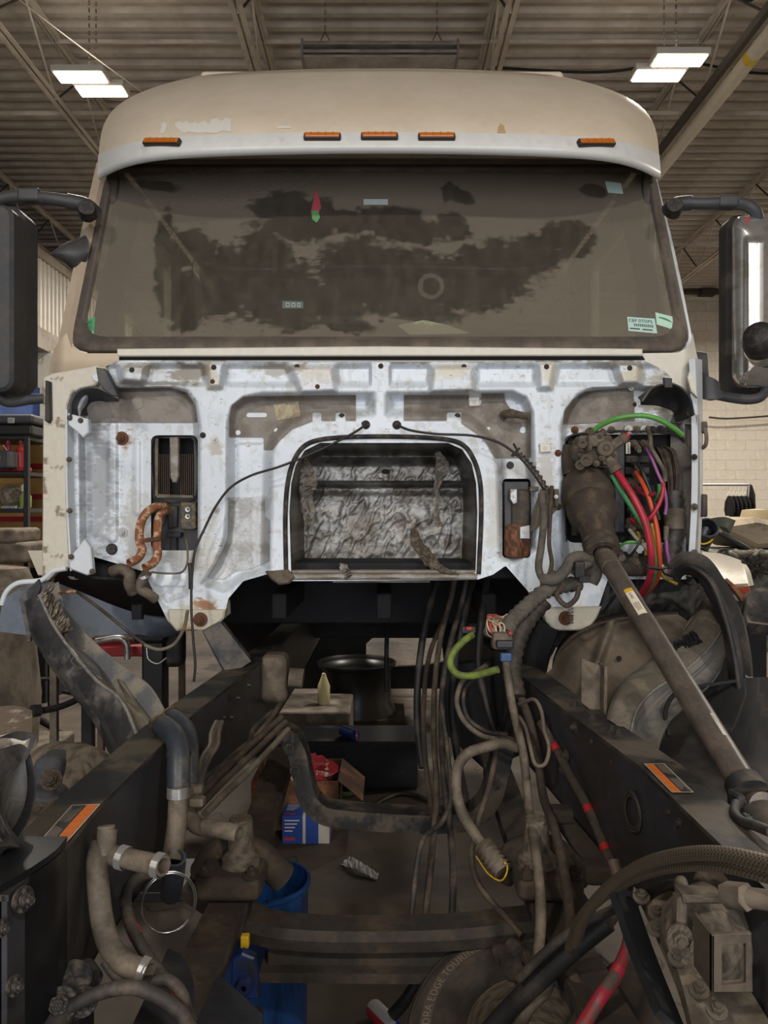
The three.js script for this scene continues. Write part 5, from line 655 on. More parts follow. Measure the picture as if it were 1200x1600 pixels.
{ const t = thing('cable_tie', 'black plastic cable tie cinched round the bundle of coloured tubes', 'cable tie'); part(t, 'strap', tube([[1004, 880, 2.46], [1014, 886, 2.43], [1030, 889, 2.45], [1044, 886, 2.5]], 0.005, { rad: 6 }), M.rubber); part(t, 'head', boxAt(P(1046, 885, 2.5).x, P(0, 885, 2.5).y, P(0, 0, 2.5).z, 0.014, 0.018, 0.014, 0.003), M.rubber); }
{ const t = thing('lower_fitting_cluster', 'cluster of grimy hose fittings under the bulkhead panel', 'fitting'); for (let i = 0; i < 8; i++) part(t, 'fitting', cyl(P(968 + i * 8, 862 + (i * 13 % 9), 2.62), P(972 + i * 8, 872 + (i * 7 % 11), 2.56), 0.011, 0.012), [M.dustGrey, M.dustyBlack, M.dustBrown][i % 3]); part(t, 'manifold', tube([[948, 876, 2.6], [980, 888, 2.58], [1010, 888, 2.58]], 0.026, { rad: 14 }), M.hoseDust); }
// ---------- chassis ----------
const frame = thing('chassis_frame', 'dusty black steel truck frame rails bolted with crossmembers', 'truck frame');
const RT = 1.01, RH = 0.27, RW = 0.09;
{
  const left = [[467, 977], [433, 1013], [300, 1117], [153, 1260], [105, 1318]].map(([x, y]) => onY(x, y, RT)), right = [[733, 977], [767, 1013], [797, 1041], [889, 1114], [1000, 1197], [1133, 1325], [1180, 1372]].map(([x, y]) => onY(x, y, RT));
  for (const [pts, s] of [[left, -1], [right, 1]]) {
    const far = pts[0].clone(); far.z = -6; const path = [far, ...pts]; if (s < 0) path.push(V(-0.525, RT, 1.5), V(-0.53, RT, 1.62)); else path.push(V(0.55, RT, 1.75));
    const P2 = path.map((p) => p.clone()); // section: side is to the right of travel (towards the eye): +side = -x? travel is +z, up y -> side = t x up = -x
    const sec = (a) => a.map(([o, u]) => [-s * o, u]);   // o: outward from the inner edge
    const r = part(frame, 'frame_rail', [sweep(sec([[0, 0], [0, -RH], [0.008, -RH], [0.008, 0]]), P2), sweep(sec([[0, -RH], [RW, -RH], [RW, -RH + 0.008], [0, -RH + 0.008]]), P2)], M.railFace, 'frame rail web');
    part(r, 'top_flange', sweep(sec([[-0.002, 0.001], [RW, 0.001], [RW, -0.008], [-0.002, -0.008]]), P2), M.railTop, 'dusty top flange');
  }
  // flared horn at the front of one rail with a big bolt
  const horn = [onY(105, 1318, RT), onY(85, 1342, RT), V(-0.545, RT, 1.62), V(-0.60, RT, 1.72), V(-0.66, RT, 1.8)];
  part(frame, 'rail_horn', [ruled(horn, horn.map((p) => p.clone().add(V(0.0, -0.36, 0))), 0.01, { k: 8 }), ruled(horn.map((p) => p.clone().add(V(0, 0.002, 0))), horn.map((p, i) => p.clone().add(V(-0.1 - i * 0.02, 0.002, 0))), 0.01)], M.hornBlack, 'black flared rail end');
  for (const [x, y, d, r] of [[35, 1405, 1.1, 0.0105], [2, 1450, 1.07, 0.007], [22, 1540, 1.05, 0.008]]) bolt(frame, P(x, y, d), V(1, 0.1, 0.5), r, M.blackSteel);
  // holes and bolts on the inner webs
  for (const [x, y] of [[348, 1121], [360, 1121], [370, 1091], [387, 1071], [345, 1200], [318, 1108], [285, 1142]]) { const t = (y - 960) / 300, p = P(x, y, lerp(2.55, 1.75, clamp((400 - x) / 190))); bolt(frame, p, V(1, 0, 0), 0.006, M.blackSteel); }
  for (const [x, y] of [[900, 1136], [932, 1158], [965, 1190], [885, 1180], [1055, 1268], [1070, 1285]]) bolt(frame, P(x, y, lerp(2.05, 1.42, clamp((x - 890) / 180))), V(-1, 0, 0.2), 0.009, M.dustBrown);
  for (const [x, y] of [[956, 1143], [966, 1150], [898, 1104], [925, 1124]]) { const p = onY(x, y, RT + 0.001); bolt(frame, p, yAxis, 0.008, M.dustyBlack); }
  // oval lightening hole in one web
  part(frame, 'web_hole', lathe([[0.03, 0.002], [0.042, 0.004], [0.045, 0]], P(988, 1268, 1.66), V(-1, 0, 0.1)), M.railTop);
  // U-shaped crossmember hanging between the rails
  const um = mat(0x4b4238, { dirt: 0x2f2a24, amt: 0.45, size: 0.25, rough: 0.7, bump: 0.0006 });
  const uPath = [P(432, 1148, 2.62), P(452, 1150, 2.6), P(466, 1172, 2.58), P(474, 1210, 2.57), P(484, 1245, 2.56), P(506, 1266, 2.55), P(545, 1273, 2.55), P(610, 1278, 2.55), P(690, 1280, 2.55), P(740, 1272, 2.55), P(765, 1245, 2.55), P(778, 1200, 2.57), P(790, 1150, 2.6)];
  part(frame, 'drop_crossmember', sweep([[-0.03, -0.045], [0.03, -0.045], [0.03, 0.045], [-0.03, 0.045]], new THREE.CatmullRomCurve3(uPath).getPoints(70), zAxis), um, 'dusty U-shaped crossmember');
  for (const [x, y] of [[452, 1170], [462, 1204], [773, 1225]]) bolt(frame, P(x, y, 2.52), zAxis, 0.011, um);
  part(frame, 'dark_backing_plate', plate([[690, 1040], [800, 1030], [812, 1180], [760, 1205], [700, 1150]], 3.05, 0.05, 0.004), M.dark);  // dark plate added as a dark background behind the hoses
  // crossmembers farther back, dark
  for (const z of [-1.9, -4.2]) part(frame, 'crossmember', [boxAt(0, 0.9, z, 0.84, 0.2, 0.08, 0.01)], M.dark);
  const hole = [[572, 1036], [572, 1006], [590, 990], [630, 984], [672, 988], [690, 1000], [694, 1034], [660, 1040], [610, 1042]];
  part(frame, 'rear_shade_plate', [plate([[380, 890], [820, 890], [820, 1076], [380, 1076]], 6.4, 0.05, 0, [hole])], M.dark, 'dark plate with arched opening added to darken the space behind the frame');  // dark plate added to hide the lit floor beyond the frame
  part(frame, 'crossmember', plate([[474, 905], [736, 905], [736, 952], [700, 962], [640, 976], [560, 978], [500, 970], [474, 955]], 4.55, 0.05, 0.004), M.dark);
}
{ // warning labels on both rails
  const lt = canvasTex(300, 110, (c, w, h) => { c.fillStyle = '#2a2826'; c.fillRect(0, 0, w, h); c.fillStyle = '#c4651f'; c.fillRect(6, 60, w - 12, 44); c.strokeStyle = '#c9bda8'; c.lineWidth = 4; c.strokeRect(2, 2, w - 4, h - 4); c.fillStyle = '#8f8579'; for (let i = 0; i < 5; i++) { c.fillRect(14, 10 + i * 9, 110 - i * 6, 3); c.fillRect(160, 10 + i * 9, 120 - (i * 31 % 40), 3); } c.fillStyle = '#5e3a1e'; for (let i = 0; i < 34; i++) c.fillRect(10 + (i * 47 % 280), 64 + (i * 29 % 36), 3 + i % 6, 2); });
  const lm = new THREE.MeshStandardMaterial({ map: lt, roughness: 0.55, side: THREE.DoubleSide }), y = RT + 0.004;
  const q = (a) => a.map(([px, py]) => onY(px, py, y));
  solo('warning_label', quad(...(([a, b, c, d]) => [d, a, b, c])(q([[112, 1258], [157, 1256], [104, 1316], [60, 1316]]))), lm, 'black and orange warning label on the rail beside the grey hose tee', 'label');
  solo('warning_label', quad(...q([[1038, 1193], [1084, 1238], [1050, 1238], [1006, 1193]])), lm, 'black and orange warning label on the rail beside the steering shaft', 'label');
}
{ // front axle beam
  const a = thing('front_axle', 'grimy brown forged steel front axle beam across the pit', 'axle'), am = mat(0x463a2e, { dirt: 0x29241f, amt: 0.45, edge: 0.15, size: 0.3, rough: 0.8, bump: 0.0015 });
  const top = [P(300, 1380, 2.1), P(360, 1420, 2.06), P(410, 1448, 2.02), P(480, 1458, 2.0), P(600, 1460, 2.0), P(720, 1456, 2.0), P(790, 1448, 2.0), P(840, 1440, 2.02), P(900, 1400, 2.08)];
  part(a, 'top_flange', sweep([[-0.05, -0.02], [0.05, -0.02], [0.055, 0.01], [0.04, 0.03], [-0.04, 0.03], [-0.055, 0.01]], new THREE.CatmullRomCurve3(top).getPoints(50)), am);
  part(a, 'web', sweep([[-0.015, -0.05], [0.015, -0.05], [0.015, 0.05], [-0.015, 0.05]], [P(420, 1486, 2.0), P(600, 1488, 2.0), P(830, 1488, 2.0)]), am); part(a, 'bottom_flange', sweep([[-0.05, -0.012], [0.05, -0.012], [0.05, 0.014], [-0.05, 0.014]], [P(410, 1510, 2.0), P(600, 1512, 2.0), P(840, 1512, 2.0)]), am);
}
for (const s of [-1, 1]) { // leaf springs
  const l = thing('leaf_spring', s < 0 ? 'dusty leaf spring beside the blue drum, clamped to the axle' : 'dusty leaf spring beside the leaning tyre, clamped to the axle', 'leaf spring'), x = s < 0 ? -0.395 : 0.42, m = mat(0x544736, { dirt: 0x352d25, amt: 0.42, size: 0.25, rough: 0.85, bump: 0.001 });
  const path = (dy) => [V(x - s * 0.01, 0.66 + dy, -0.62), V(x, 0.60 + dy, -0.2), V(x, 0.555 + dy, 0.3), V(x, 0.545 + dy, 0.7), V(x, 0.57 + dy, 1.0), V(x + s * 0.0, 0.61 + dy, 1.4)];
  part(l, 'leaf', sweep([[-0.048, -0.012], [0.048, -0.012], [0.048, 0.012], [-0.048, 0.012]], path(0)), m); part(l, 'leaf', sweep([[-0.046, -0.012], [0.046, -0.012], [0.046, 0.012], [-0.046, 0.012]], path(-0.028).slice(1)), M.dustyBlack);
  part(l, 'clamp_plate', boxAt(x, 0.6, 0.68, 0.17, 0.06, 0.2, 0.02), M.dustBrown); part(l, 'saddle', tube([V(x - 0.1, 0.56, 0.6), V(x - 0.05, 0.63, 0.62), V(x + 0.04, 0.63, 0.62), V(x + 0.12, 0.55, 0.6)], 0.04, { rad: 12 }), M.dustBrown);
  part(l, 'bump_stop', lathe([[0, 0.1], [0.028, 0.1], [0.032, 0.09], [0.034, 0.02], [0.05, 0.0], [0.05, -0.03]], V(x - 0.02 * s, 0.65, 0.69), yAxis), M.dustGrey);
  for (const [dx, dz] of [[-0.06, -0.07], [0.06, -0.07], [-0.06, 0.08], [0.06, 0.08]]) bolt(l, V(x + dx, 0.63, 0.68 + dz), yAxis, 0.013, M.dustBrown, 'u_bolt_nut');
}
// ---------- curved fender brackets ----------
{
  const b = thing('fender_bracket', 'curved black channel bracket with torn edges rising from rail to wheel arch', 'bracket'), m = mat(0x242426, { dirt: 0x69645e, amt: 0.36, edge: 0.12, size: 0.3, rough: 0.6, bump: 0.001 }), inner = mat(0x7c7060, { dirt: 0x565049, amt: 0.45, edge: 0.12, size: 0.2, rough: 0.85, bump: 0.001 }), edge = mat(0x5b5d60, { dirt: 0x837c70, amt: 0.4, size: 0.15, rough: 0.6 });
  const L = [[42, 945, 2.3], [45, 982, 2.28], [67, 1025, 2.22], [107, 1080, 2.12], [140, 1120, 2.04], [175, 1187, 1.9]].map((p) => P(...p)), R = [[61, 930, 2.26], [80, 970, 2.22], [108, 1012, 2.15], [150, 1062, 2.04], [190, 1096, 1.96], [217, 1157, 1.86]].map((p) => P(...p)), Fa = [[90, 910, 2.42], [100, 945, 2.40], [130, 986, 2.34], [180, 1034, 2.24], [232, 1072, 2.14], [262, 1120, 2.04]].map((p) => P(...p));
  part(b, 'outer_plate', ruled(L, R, 0.006, { bow: 0.02, n: 36 }), m, 'scuffed black outer face'); part(b, 'trough', ruled(R.map((p) => p.clone().add(V(0.003, -0.03, -0.05))), Fa.map((p) => p.clone().add(V(0, -0.035, 0.01))), 0.004, { bow: -0.02, n: 30 }), inner, 'tan inner face');
  part(b, 'far_flange', ruled(Fa, Fa.map((p, i) => p.clone().add(V(-0.05, -0.05, 0.03))), 0.004, { n: 30 }), edge); part(b, 'edge_bead', tube(R, 0.005, { rad: 6 }), edge); part(b, 'edge_bead', tube(Fa, 0.004, { rad: 6 }), edge);
  part(b, 'cross_rib', ruled([P(100, 1000, 2.14), P(120, 1022, 2.12), P(128, 1040, 2.1)], [P(136, 1022, 2.25), P(150, 1038, 2.2), P(160, 1060, 2.1)], 0.004), edge); part(b, 'cross_rib', ruled([P(180, 1060, 2.2), P(196, 1090, 2.12), P(205, 1108, 2.06)], [P(186, 1064, 2.16), P(208, 1094, 2.08), P(235, 1126, 1.98)], 0.006), inner);
  part(b, 'lower_web', ruled([P(190, 1094, 1.98), P(208, 1108, 1.97), P(232, 1128, 1.96)], [P(212, 1140, 1.9), P(216, 1150, 1.9), P(222, 1160, 1.9)], 0.004), inner);
  part(b, 'top_plate', [plate([[30, 935], [60, 905], [64, 918], [50, 960], [48, 1002], [44, 1004]], 2.3, 0.01, 0.002)], m); 
  part(b, 'torn_rim', ruled([P(62, 930, 2.25), P(70, 945, 2.25), P(82, 966, 2.22), P(96, 988, 2.2)], [P(84, 905, 2.35), P(84, 930, 2.3), P(96, 952, 2.28), P(112, 985, 2.26)], 0.006, { rough: 0.03, n: 30, k: 8 }), mat(0x8b8274, { dirt: 0x5b5046, amt: 0.45, size: 0.06, rough: 0.9 }), 'ragged torn rim');
  const b2 = thing('fender_bracket', 'curved grey channel bracket behind the steering shaft on the driver rail', 'bracket');
  const A = [[1142, 962, 2.35], [1110, 1010, 2.25], [1070, 1048, 2.16], [1020, 1080, 2.06], [995, 1110, 1.98], [984, 1150, 1.9]].map((p) => P(...p)), B = [[1146, 1000, 2.25], [1118, 1058, 2.12], [1076, 1100, 2.04], [1045, 1130, 1.95], [1032, 1160, 1.9], [1028, 1188, 1.84]].map((p) => P(...p)), C = [[1100, 940, 2.5], [1056, 1000, 2.42], [1005, 1042, 2.32], [970, 1070, 2.22], [955, 1100, 2.12], [946, 1130, 2.04]].map((p) => P(...p));
  part(b2, 'outer_plate', ruled(A, B, 0.006, { bow: -0.02, n: 36 }), mat(0x4a4c52, { dirt: 0x6f6a62, amt: 0.4, size: 0.3, rough: 0.6 }), 'grey outer face'); part(b2, 'trough', ruled(C, A, 0.004, { bow: 0.03, n: 30 }), inner, 'tan inner face'); part(b2, 'edge_bead', tube(A, 0.004, { rad: 6 }), edge); part(b2, 'edge_bead', tube(C, 0.006, { rad: 6 }), edge);
  part(b2, 'cross_rib', ruled([P(960, 1128, 2.06), P(985, 1105, 2.06), P(1030, 1070, 2.12)], [P(958, 1140, 2.06), P(990, 1120, 2.03), P(1035, 1080, 2.1)], 0.004), edge);
  solo('upright_bracket_plate', [plate([[908, 1028], [948, 1044], [946, 1128], [908, 1098]], 2.1, 0.008, 0.002), plate([[944, 1042], [950, 1042], [948, 1130], [943, 1130]], 2.06, 0.06, 0.002)], mat(0x6e5f4c, { dirt: 0x3a352f, amt: 0.4, size: 0.12, rough: 0.85, bump: 0.001 }), 'upright dusty steel tab standing on the driver side rail', 'bracket');
}
{ // cab-side wheel arch panels, low on both sides
  const bl = mat(0x626a76, { dirt: 0x4a4a4a, amt: 0.35, size: 0.4, rough: 0.5 });
  const st = thing('step_panel', 'blue grey step and inner fender panel under the cab corner', 'panel');
  part(st, 'panel', ruled([P(10, 935, 2.62), P(60, 908, 2.62), P(110, 920, 2.7), P(200, 955, 2.8), P(320, 970, 2.95)], [P(0, 985, 2.62), P(60, 992, 2.62), P(120, 992, 2.7), P(210, 992, 2.8), P(250, 990, 2.95)], 0.02, { n: 30 }), bl); part(st, 'white_lip', tube([[2, 945, 2.6], [10, 925, 2.6], [26, 912, 2.6], [66, 906, 2.6], [82, 893, 2.6], [104, 888, 2.6]], 0.009, { rad: 8 }), M.white, 'white flanged lip');
  part(st, 'arch_shell', ruled([P(76, 896, 2.64), P(108, 888, 2.64), P(150, 900, 2.62), P(200, 905, 2.66), P(255, 940, 2.7)], [P(70, 940, 3.1), P(100, 950, 3.1), P(160, 960, 3.1), P(210, 965, 3.1), P(260, 985, 3.1)], 0.01, { bow: 0.03 }), M.dark); part(st, 'tab', plate([[205, 945], [222, 945], [222, 968], [206, 968]], 2.7, 0.02, 0.003), M.dark);  // arch shell extended back as dark backing, standing in for shade in the gap
  const wl = thing('wheel_arch_liner', 'dusty tan plastic wheel arch liner beyond the driver rail', 'fender liner'), out = [[862, 1046], [872, 1018], [900, 990], [940, 972], [985, 963], [1060, 960], [1095, 985], [1088, 1030], [1040, 1110], [1010, 1170], [930, 1130], [850, 1085], [838, 1062]];
  part(wl, 'shell', sheet(out, (x, y) => 2.62 - 0.0009 * (x - 860) - 0.12 * smooth(970, 1060, y) - 0.06 * smooth(14, 0, Math.abs(x - 945 + (y - 1000) * 0.35)) + 0.05 * smooth(24, 0, polySD(out, x, y)), { step: 4 }), mat(0x746857, { dirt: 0x51483d, amt: 0.45, size: 0.35, rough: 0.85, bump: 0.001 }));
  part(wl, 'top_lip', ruled([P(862, 1046, 2.58), P(872, 1018, 2.58), P(900, 990, 2.57), P(940, 972, 2.56), P(985, 963, 2.54), P(1060, 960, 2.5)], [P(864, 1030, 2.75), P(874, 1006, 2.75), P(902, 980, 2.75), P(940, 964, 2.75), P(985, 956, 2.75), P(1060, 953, 2.75)], 0.006), M.dustBrown); part(wl, 'hole', lathe([[0, 0.001], [0.008, 0.002], [0.009, 0]], P(967, 1029, 2.42), zAxis, 10), M.voidBlack);
  part(wl, 'torn_corner', ruled([P(1050, 1010, 2.3), P(1064, 1000, 2.3), P(1082, 985, 2.3)], [P(1056, 1020, 2.26), P(1076, 1014, 2.26), P(1098, 1002, 2.26)], 0.004, { rough: 0.02 }), M.dark);
  const rg = mat(0x211f1e, { dirt: 0x37322d, amt: 0.4, size: 0.25, rough: 0.62 }), rf = thing('rubber_fender_arch', 'black rubber fender arch hooked over the driver side wheel well', 'fender trim');
  part(rf, 'arch', ruled([P(1052, 884, 2.32), P(1068, 872, 2.3), P(1095, 876, 2.28), P(1122, 910, 2.26), P(1146, 960, 2.24), P(1158, 1020, 2.22), P(1164, 1088, 2.2)], [P(1056, 902, 2.28), P(1074, 890, 2.22), P(1098, 900, 2.18), P(1120, 940, 2.14), P(1138, 985, 2.12), P(1148, 1040, 2.1), P(1150, 1088, 2.1)], 0.02, { n: 40, bow: 0.03 }), rg); part(rf, 'outer_face', ruled([P(1068, 872, 2.32), P(1095, 876, 2.3), P(1124, 908, 2.28), P(1150, 958, 2.26), P(1164, 1020, 2.24), P(1170, 1088, 2.22)], [P(1080, 874, 2.5), P(1104, 880, 2.5), P(1134, 912, 2.48), P(1160, 962, 2.46), P(1174, 1022, 2.44), P(1178, 1086, 2.42)], 0.01), rg);
  part(rf, 'bead', tube([[1054, 896, 2.27], [1076, 884, 2.21], [1108, 906, 2.16], [1130, 956, 2.12], [1148, 1030, 2.1], [1156, 1088, 2.1]], 0.008, { rad: 8 }), rg);
  part(rf, 'inner_tube', tube([[1056, 905, 2.34], [1066, 893, 2.32], [1082, 894, 2.32], [1094, 908, 2.32]], 0.012, { rad: 10 }), M.dustyBlack);
  const lf = thing('lower_fender_panel', 'large dark plastic fender panel low beside the steering shaft', 'fender panel'); part(lf, 'panel', ruled([P(1010, 1120, 2.3), P(1080, 1082, 2.25), P(1170, 1064, 2.1), P(1240, 1062, 2.1)], [P(960, 1190, 1.85), P(1070, 1260, 1.7), P(1160, 1330, 1.6), P(1240, 1360, 1.55)], 0.01, { bow: 0.07, k: 14, n: 24 }), mat(0x201f1f, { dirt: 0x38342f, amt: 0.35, size: 0.5, rough: 0.75 })); part(lf, 'edge', tube([[1045, 1150, 1.95], [1040, 1110, 2.0], [1060, 1080, 2.05], [1100, 1072, 2.1], [1150, 1064, 2.1]], 0.006, { rad: 6 }), M.dark);
  part(lf, 'grey_tab', plate([[1164, 1054], [1176, 1060], [1210, 1064], [1210, 1090], [1162, 1090]], 2.12, 0.02, 0.004), mat(0x6a7078, { dirt: 0x4d4d4d, amt: 0.3, size: 0.2, rough: 0.5 }));
  solo('cab_strut', [ruled([P(340, 968, 2.62), P(364, 1000, 2.66), P(388, 1032, 2.7)], [P(316, 986, 2.6), P(334, 1022, 2.62), P(352, 1056, 2.64)], 0.02), ruled([P(340, 968, 2.62), P(364, 1000, 2.66), P(388, 1032, 2.7)], [P(346, 966, 2.7), P(370, 998, 2.74), P(392, 1026, 2.78)], 0.01)], mat(0x55524e, { dirt: 0x7a6f60, amt: 0.35, size: 0.2, rough: 0.5 }), 'slanted grey cab mount strut standing on the passenger rail', 'strut');
  solo('cab_strut', [ruled([P(842, 972, 2.62), P(830, 1000, 2.66), P(822, 1040, 2.7)], [P(872, 985, 2.6), P(858, 1020, 2.62), P(846, 1060, 2.64)], 0.02)], M.dark, 'slanted dark cab mount strut on the driver side rail', 'strut');
}

{ // dark creased sheet added to stand for the shade below the cab corner
  const t = thing('shade_apron', 'creased black sheet added for the shade below the coloured tubes', 'shade sheet'); part(t, 'apron', ruled([P(940, 896, 2.78), P(990, 900, 2.74), P(1040, 900, 2.72), P(1092, 905, 2.7), P(1120, 930, 2.7)], [P(930, 985, 2.74), P(985, 975, 2.68), P(1040, 972, 2.64), P(1090, 990, 2.6), P(1130, 1005, 2.6)], 0.008, { bow: 0.03, rough: 0.012, n: 30, k: 8 }), M.rubber); part(t, 'strip', tube([P(940, 896, 2.77), P(1040, 899, 2.71), P(1120, 930, 2.69)], 0.008, { rad: 8 }), M.dustyBlack); for (const x of [960, 1010, 1060]) bolt(t, P(x, 904, 2.7), zAxis, 0.007, M.dustGrey);
}
// ---------- hoses, looms and loose parts over the frame ----------
const hose = (name, label, m, r, pts, cat = 'hose', o = {}) => solo(name, tube(pts, r, { rad: 12, ...o }), m, label, cat);
const ribbed = (r, n, k = 0.07) => (t) => r * (1 + k * Math.sin(t * n * 6.2832));
{ // twin coolant pipes standing on the passenger rail
  const t = thing('coolant_pipes', 'twin grey coolant pipes with black sleeves and brass rims over the passenger rail', 'pipe'), sl = mat(0x2f3137, { dirt: 0x4a4844, amt: 0.35, size: 0.15, rough: 0.45 });
  part(t, 'sleeve', tube([[252, 1132, 1.86], [262, 1140, 1.82], [274, 1152, 1.78], [279, 1170, 1.75], [279, 1200, 1.72], [279, 1232, 1.7]], 0.026, { rad: 18, hollow: 0.8 }), sl, 'black rubber sleeve'); part(t, 'sleeve', tube([[267, 1121, 1.94], [276, 1128, 1.9], [288, 1140, 1.87], [293, 1160, 1.84], [294, 1195, 1.8], [294, 1226, 1.78]], 0.025, { rad: 18, hollow: 0.8 }), sl, 'black rubber sleeve');
  for (const [x, y, d, dx, dy] of [[252, 1132, 1.86, -10, -8], [267, 1121, 1.94, -9, -7]]) part(t, 'brass_rim', lathe([[0.021, 0], [0.0235, 0.006], [0.026, 0.006], [0.027, -0.004]], P(x, y, d), P(x + dx, y + dy, d + 0.03).sub(P(x, y, d)), 18), plain(0xb08d3e, 0.35, 0.9), 'brass rim');
  part(t, 'pipe', tube([[279, 1228, 1.7], [278, 1260, 1.68], [276, 1290, 1.66], [272, 1318, 1.64], [268, 1345, 1.62]], 0.0215, { rad: 18, hollow: 0.75 }), M.hoseGrey); part(t, 'pipe', tube([[294, 1222, 1.78], [294, 1250, 1.77], [296, 1275, 1.76], [308, 1290, 1.74], [330, 1294, 1.72], [355, 1298, 1.7], [373, 1303, 1.69]], 0.019, { rad: 18, hollow: 0.75 }), M.hoseGrey);
  part(t, 'hose_end', tube([[274, 1340, 1.6], [272, 1365, 1.62], [267, 1398, 1.66]], 0.0225, { rad: 18, hollow: 0.75 }), sl, 'black hose stub'); part(t, 'band', lathe([[0.0265, -0.006], [0.028, -0.005], [0.028, 0.005], [0.0265, 0.006]], P(279, 1178, 1.742), V(0, 1, -0.1)), M.rubber); part(t, 'band', lathe([[0.0225, -0.012], [0.024, -0.011], [0.024, 0.011], [0.0225, 0.012]], P(278, 1238, 1.69), V(0, 1, -0.1)), M.steel);
}
{ // grey tee hose lower down
  const t = thing('tee_hose', 'grey tee-shaped coolant hose hanging inside the passenger rail horn', 'hose');
  part(t, 'long_leg', tube([[158, 1318, 1.36], [152, 1345, 1.34], [154, 1390, 1.32], [160, 1440, 1.3], [172, 1478, 1.28], [195, 1505, 1.26], [232, 1520, 1.24]], 0.0185, { rad: 18, hollow: 0.8 }), M.hoseGrey); part(t, 'outlet', tube([[166, 1335, 1.36], [185, 1338, 1.34], [215, 1345, 1.32], [255, 1353, 1.29]], 0.017, { rad: 18, hollow: 0.72 }), M.hoseGrey); part(t, 'cut_collar', tube([[168, 1296, 1.36], [166, 1310, 1.355], [166, 1330, 1.35]], 0.0175, { rad: 18, hollow: 0.85 }), M.hoseGrey);
  for (const [x, y, d] of [[192, 1340, 1.335], [224, 1516, 1.245], [248, 1352, 1.295]]) part(t, 'clamp', lathe([[0.0185, -0.007], [0.0205, -0.006], [0.0205, 0.006], [0.0185, 0.007]], P(x, y, d), x === 224 ? V(1, -0.3, 0.1) : V(1, -0.12, 0.3)), M.steel);
}
{ const r = thing('wire_ring', 'thin bright wire ring dangling below the grey hose ends', 'wire ring'), c = P(264, 1410, 1.5), g = new THREE.TorusGeometry(0.052, 0.0016, 8, 60); g.scale(1, 1.15, 1); g.rotateY(0.3); g.translate(c.x, c.y, c.z); const g2 = new THREE.TorusGeometry(0.0495, 0.0015, 8, 60); g2.scale(1, 1.16, 1); g2.rotateY(0.36); g2.translate(c.x, c.y, c.z + 0.003); part(r, 'coil', g, plain(0xc6c4be, 0.25, 1)); part(r, 'coil', g2, plain(0xc6c4be, 0.25, 1)); }
{ const t = thing('taped_hose', 'dark hose with red tape marks curling under the grey tee hose', 'hose'); part(t, 'hose', tube([[240, 1362, 1.5], [215, 1372, 1.46], [198, 1395, 1.42], [200, 1430, 1.38], [212, 1462, 1.35], [235, 1500, 1.32], [262, 1535, 1.3], [285, 1562, 1.28], [300, 1600, 1.26]], 0.0105, { rad: 12 }), M.hoseDark); for (const [a, b] of [[[207, 1450, 1.363], [213, 1464, 1.35]], [[274, 1546, 1.292], [285, 1561, 1.281]]]) part(t, 'red_tape', cyl(P(...a), P(...b), 0.0115), M.red, 'red tape'); }
hose('taped_loom', 'dark taped wiring loom snaking along the bottom below the tee hose', M.hoseDark, 0.011, [[60, 1590, 1.2], [110, 1572, 1.2], [160, 1550, 1.2], [205, 1543, 1.2], [245, 1556, 1.2], [280, 1580, 1.2], [300, 1610, 1.2]], 'wiring loom');
hose('taped_loom', 'second dark loom looping above the bottom one beside the red taped hose', M.hoseDark, 0.010, [[165, 1500, 1.27], [185, 1525, 1.26], [220, 1535, 1.25], [262, 1532, 1.25], [285, 1555, 1.24], [292, 1590, 1.23], [296, 1612, 1.22]], 'wiring loom');
{ const t = thing('tie_rod_joint', 'grimy black joint and bolts in the passenger lower corner', 'joint'); part(t, 'knuckle', lathe([[0, 0.03], [0.03, 0.03], [0.045, 0.0], [0.04, -0.03], [0, -0.035]], P(110, 1545, 1.25), V(0.3, 1, 0.4)), M.dustyBlack); part(t, 'rod', cyl(P(120, 1550, 1.24), P(60, 1640, 1.15), 0.02), M.dustyBlack); part(t, 'stud', cyl(P(134, 1512, 1.3), P(146, 1530, 1.27), 0.016), M.dustyBlack); bolt(t, P(95, 1570, 1.2), V(0.2, 0.6, 1), 0.015, M.dustyBlack); bolt(t, P(130, 1565, 1.22), V(0.2, 0.6, 1), 0.013, M.dustyBlack); }
solo('dark_sheet_plate', ruled([P(262, 1486, 1.7), P(330, 1520, 1.62), P(410, 1590, 1.5)], [P(200, 1620, 1.35), P(270, 1640, 1.33), P(400, 1700, 1.3)], 0.006), mat(0x2c2b2b, { dirt: 0x3c3834, amt: 0.4, size: 0.3, rough: 0.7 }), 'dark flat sheet plate below the leaf spring end', 'plate');
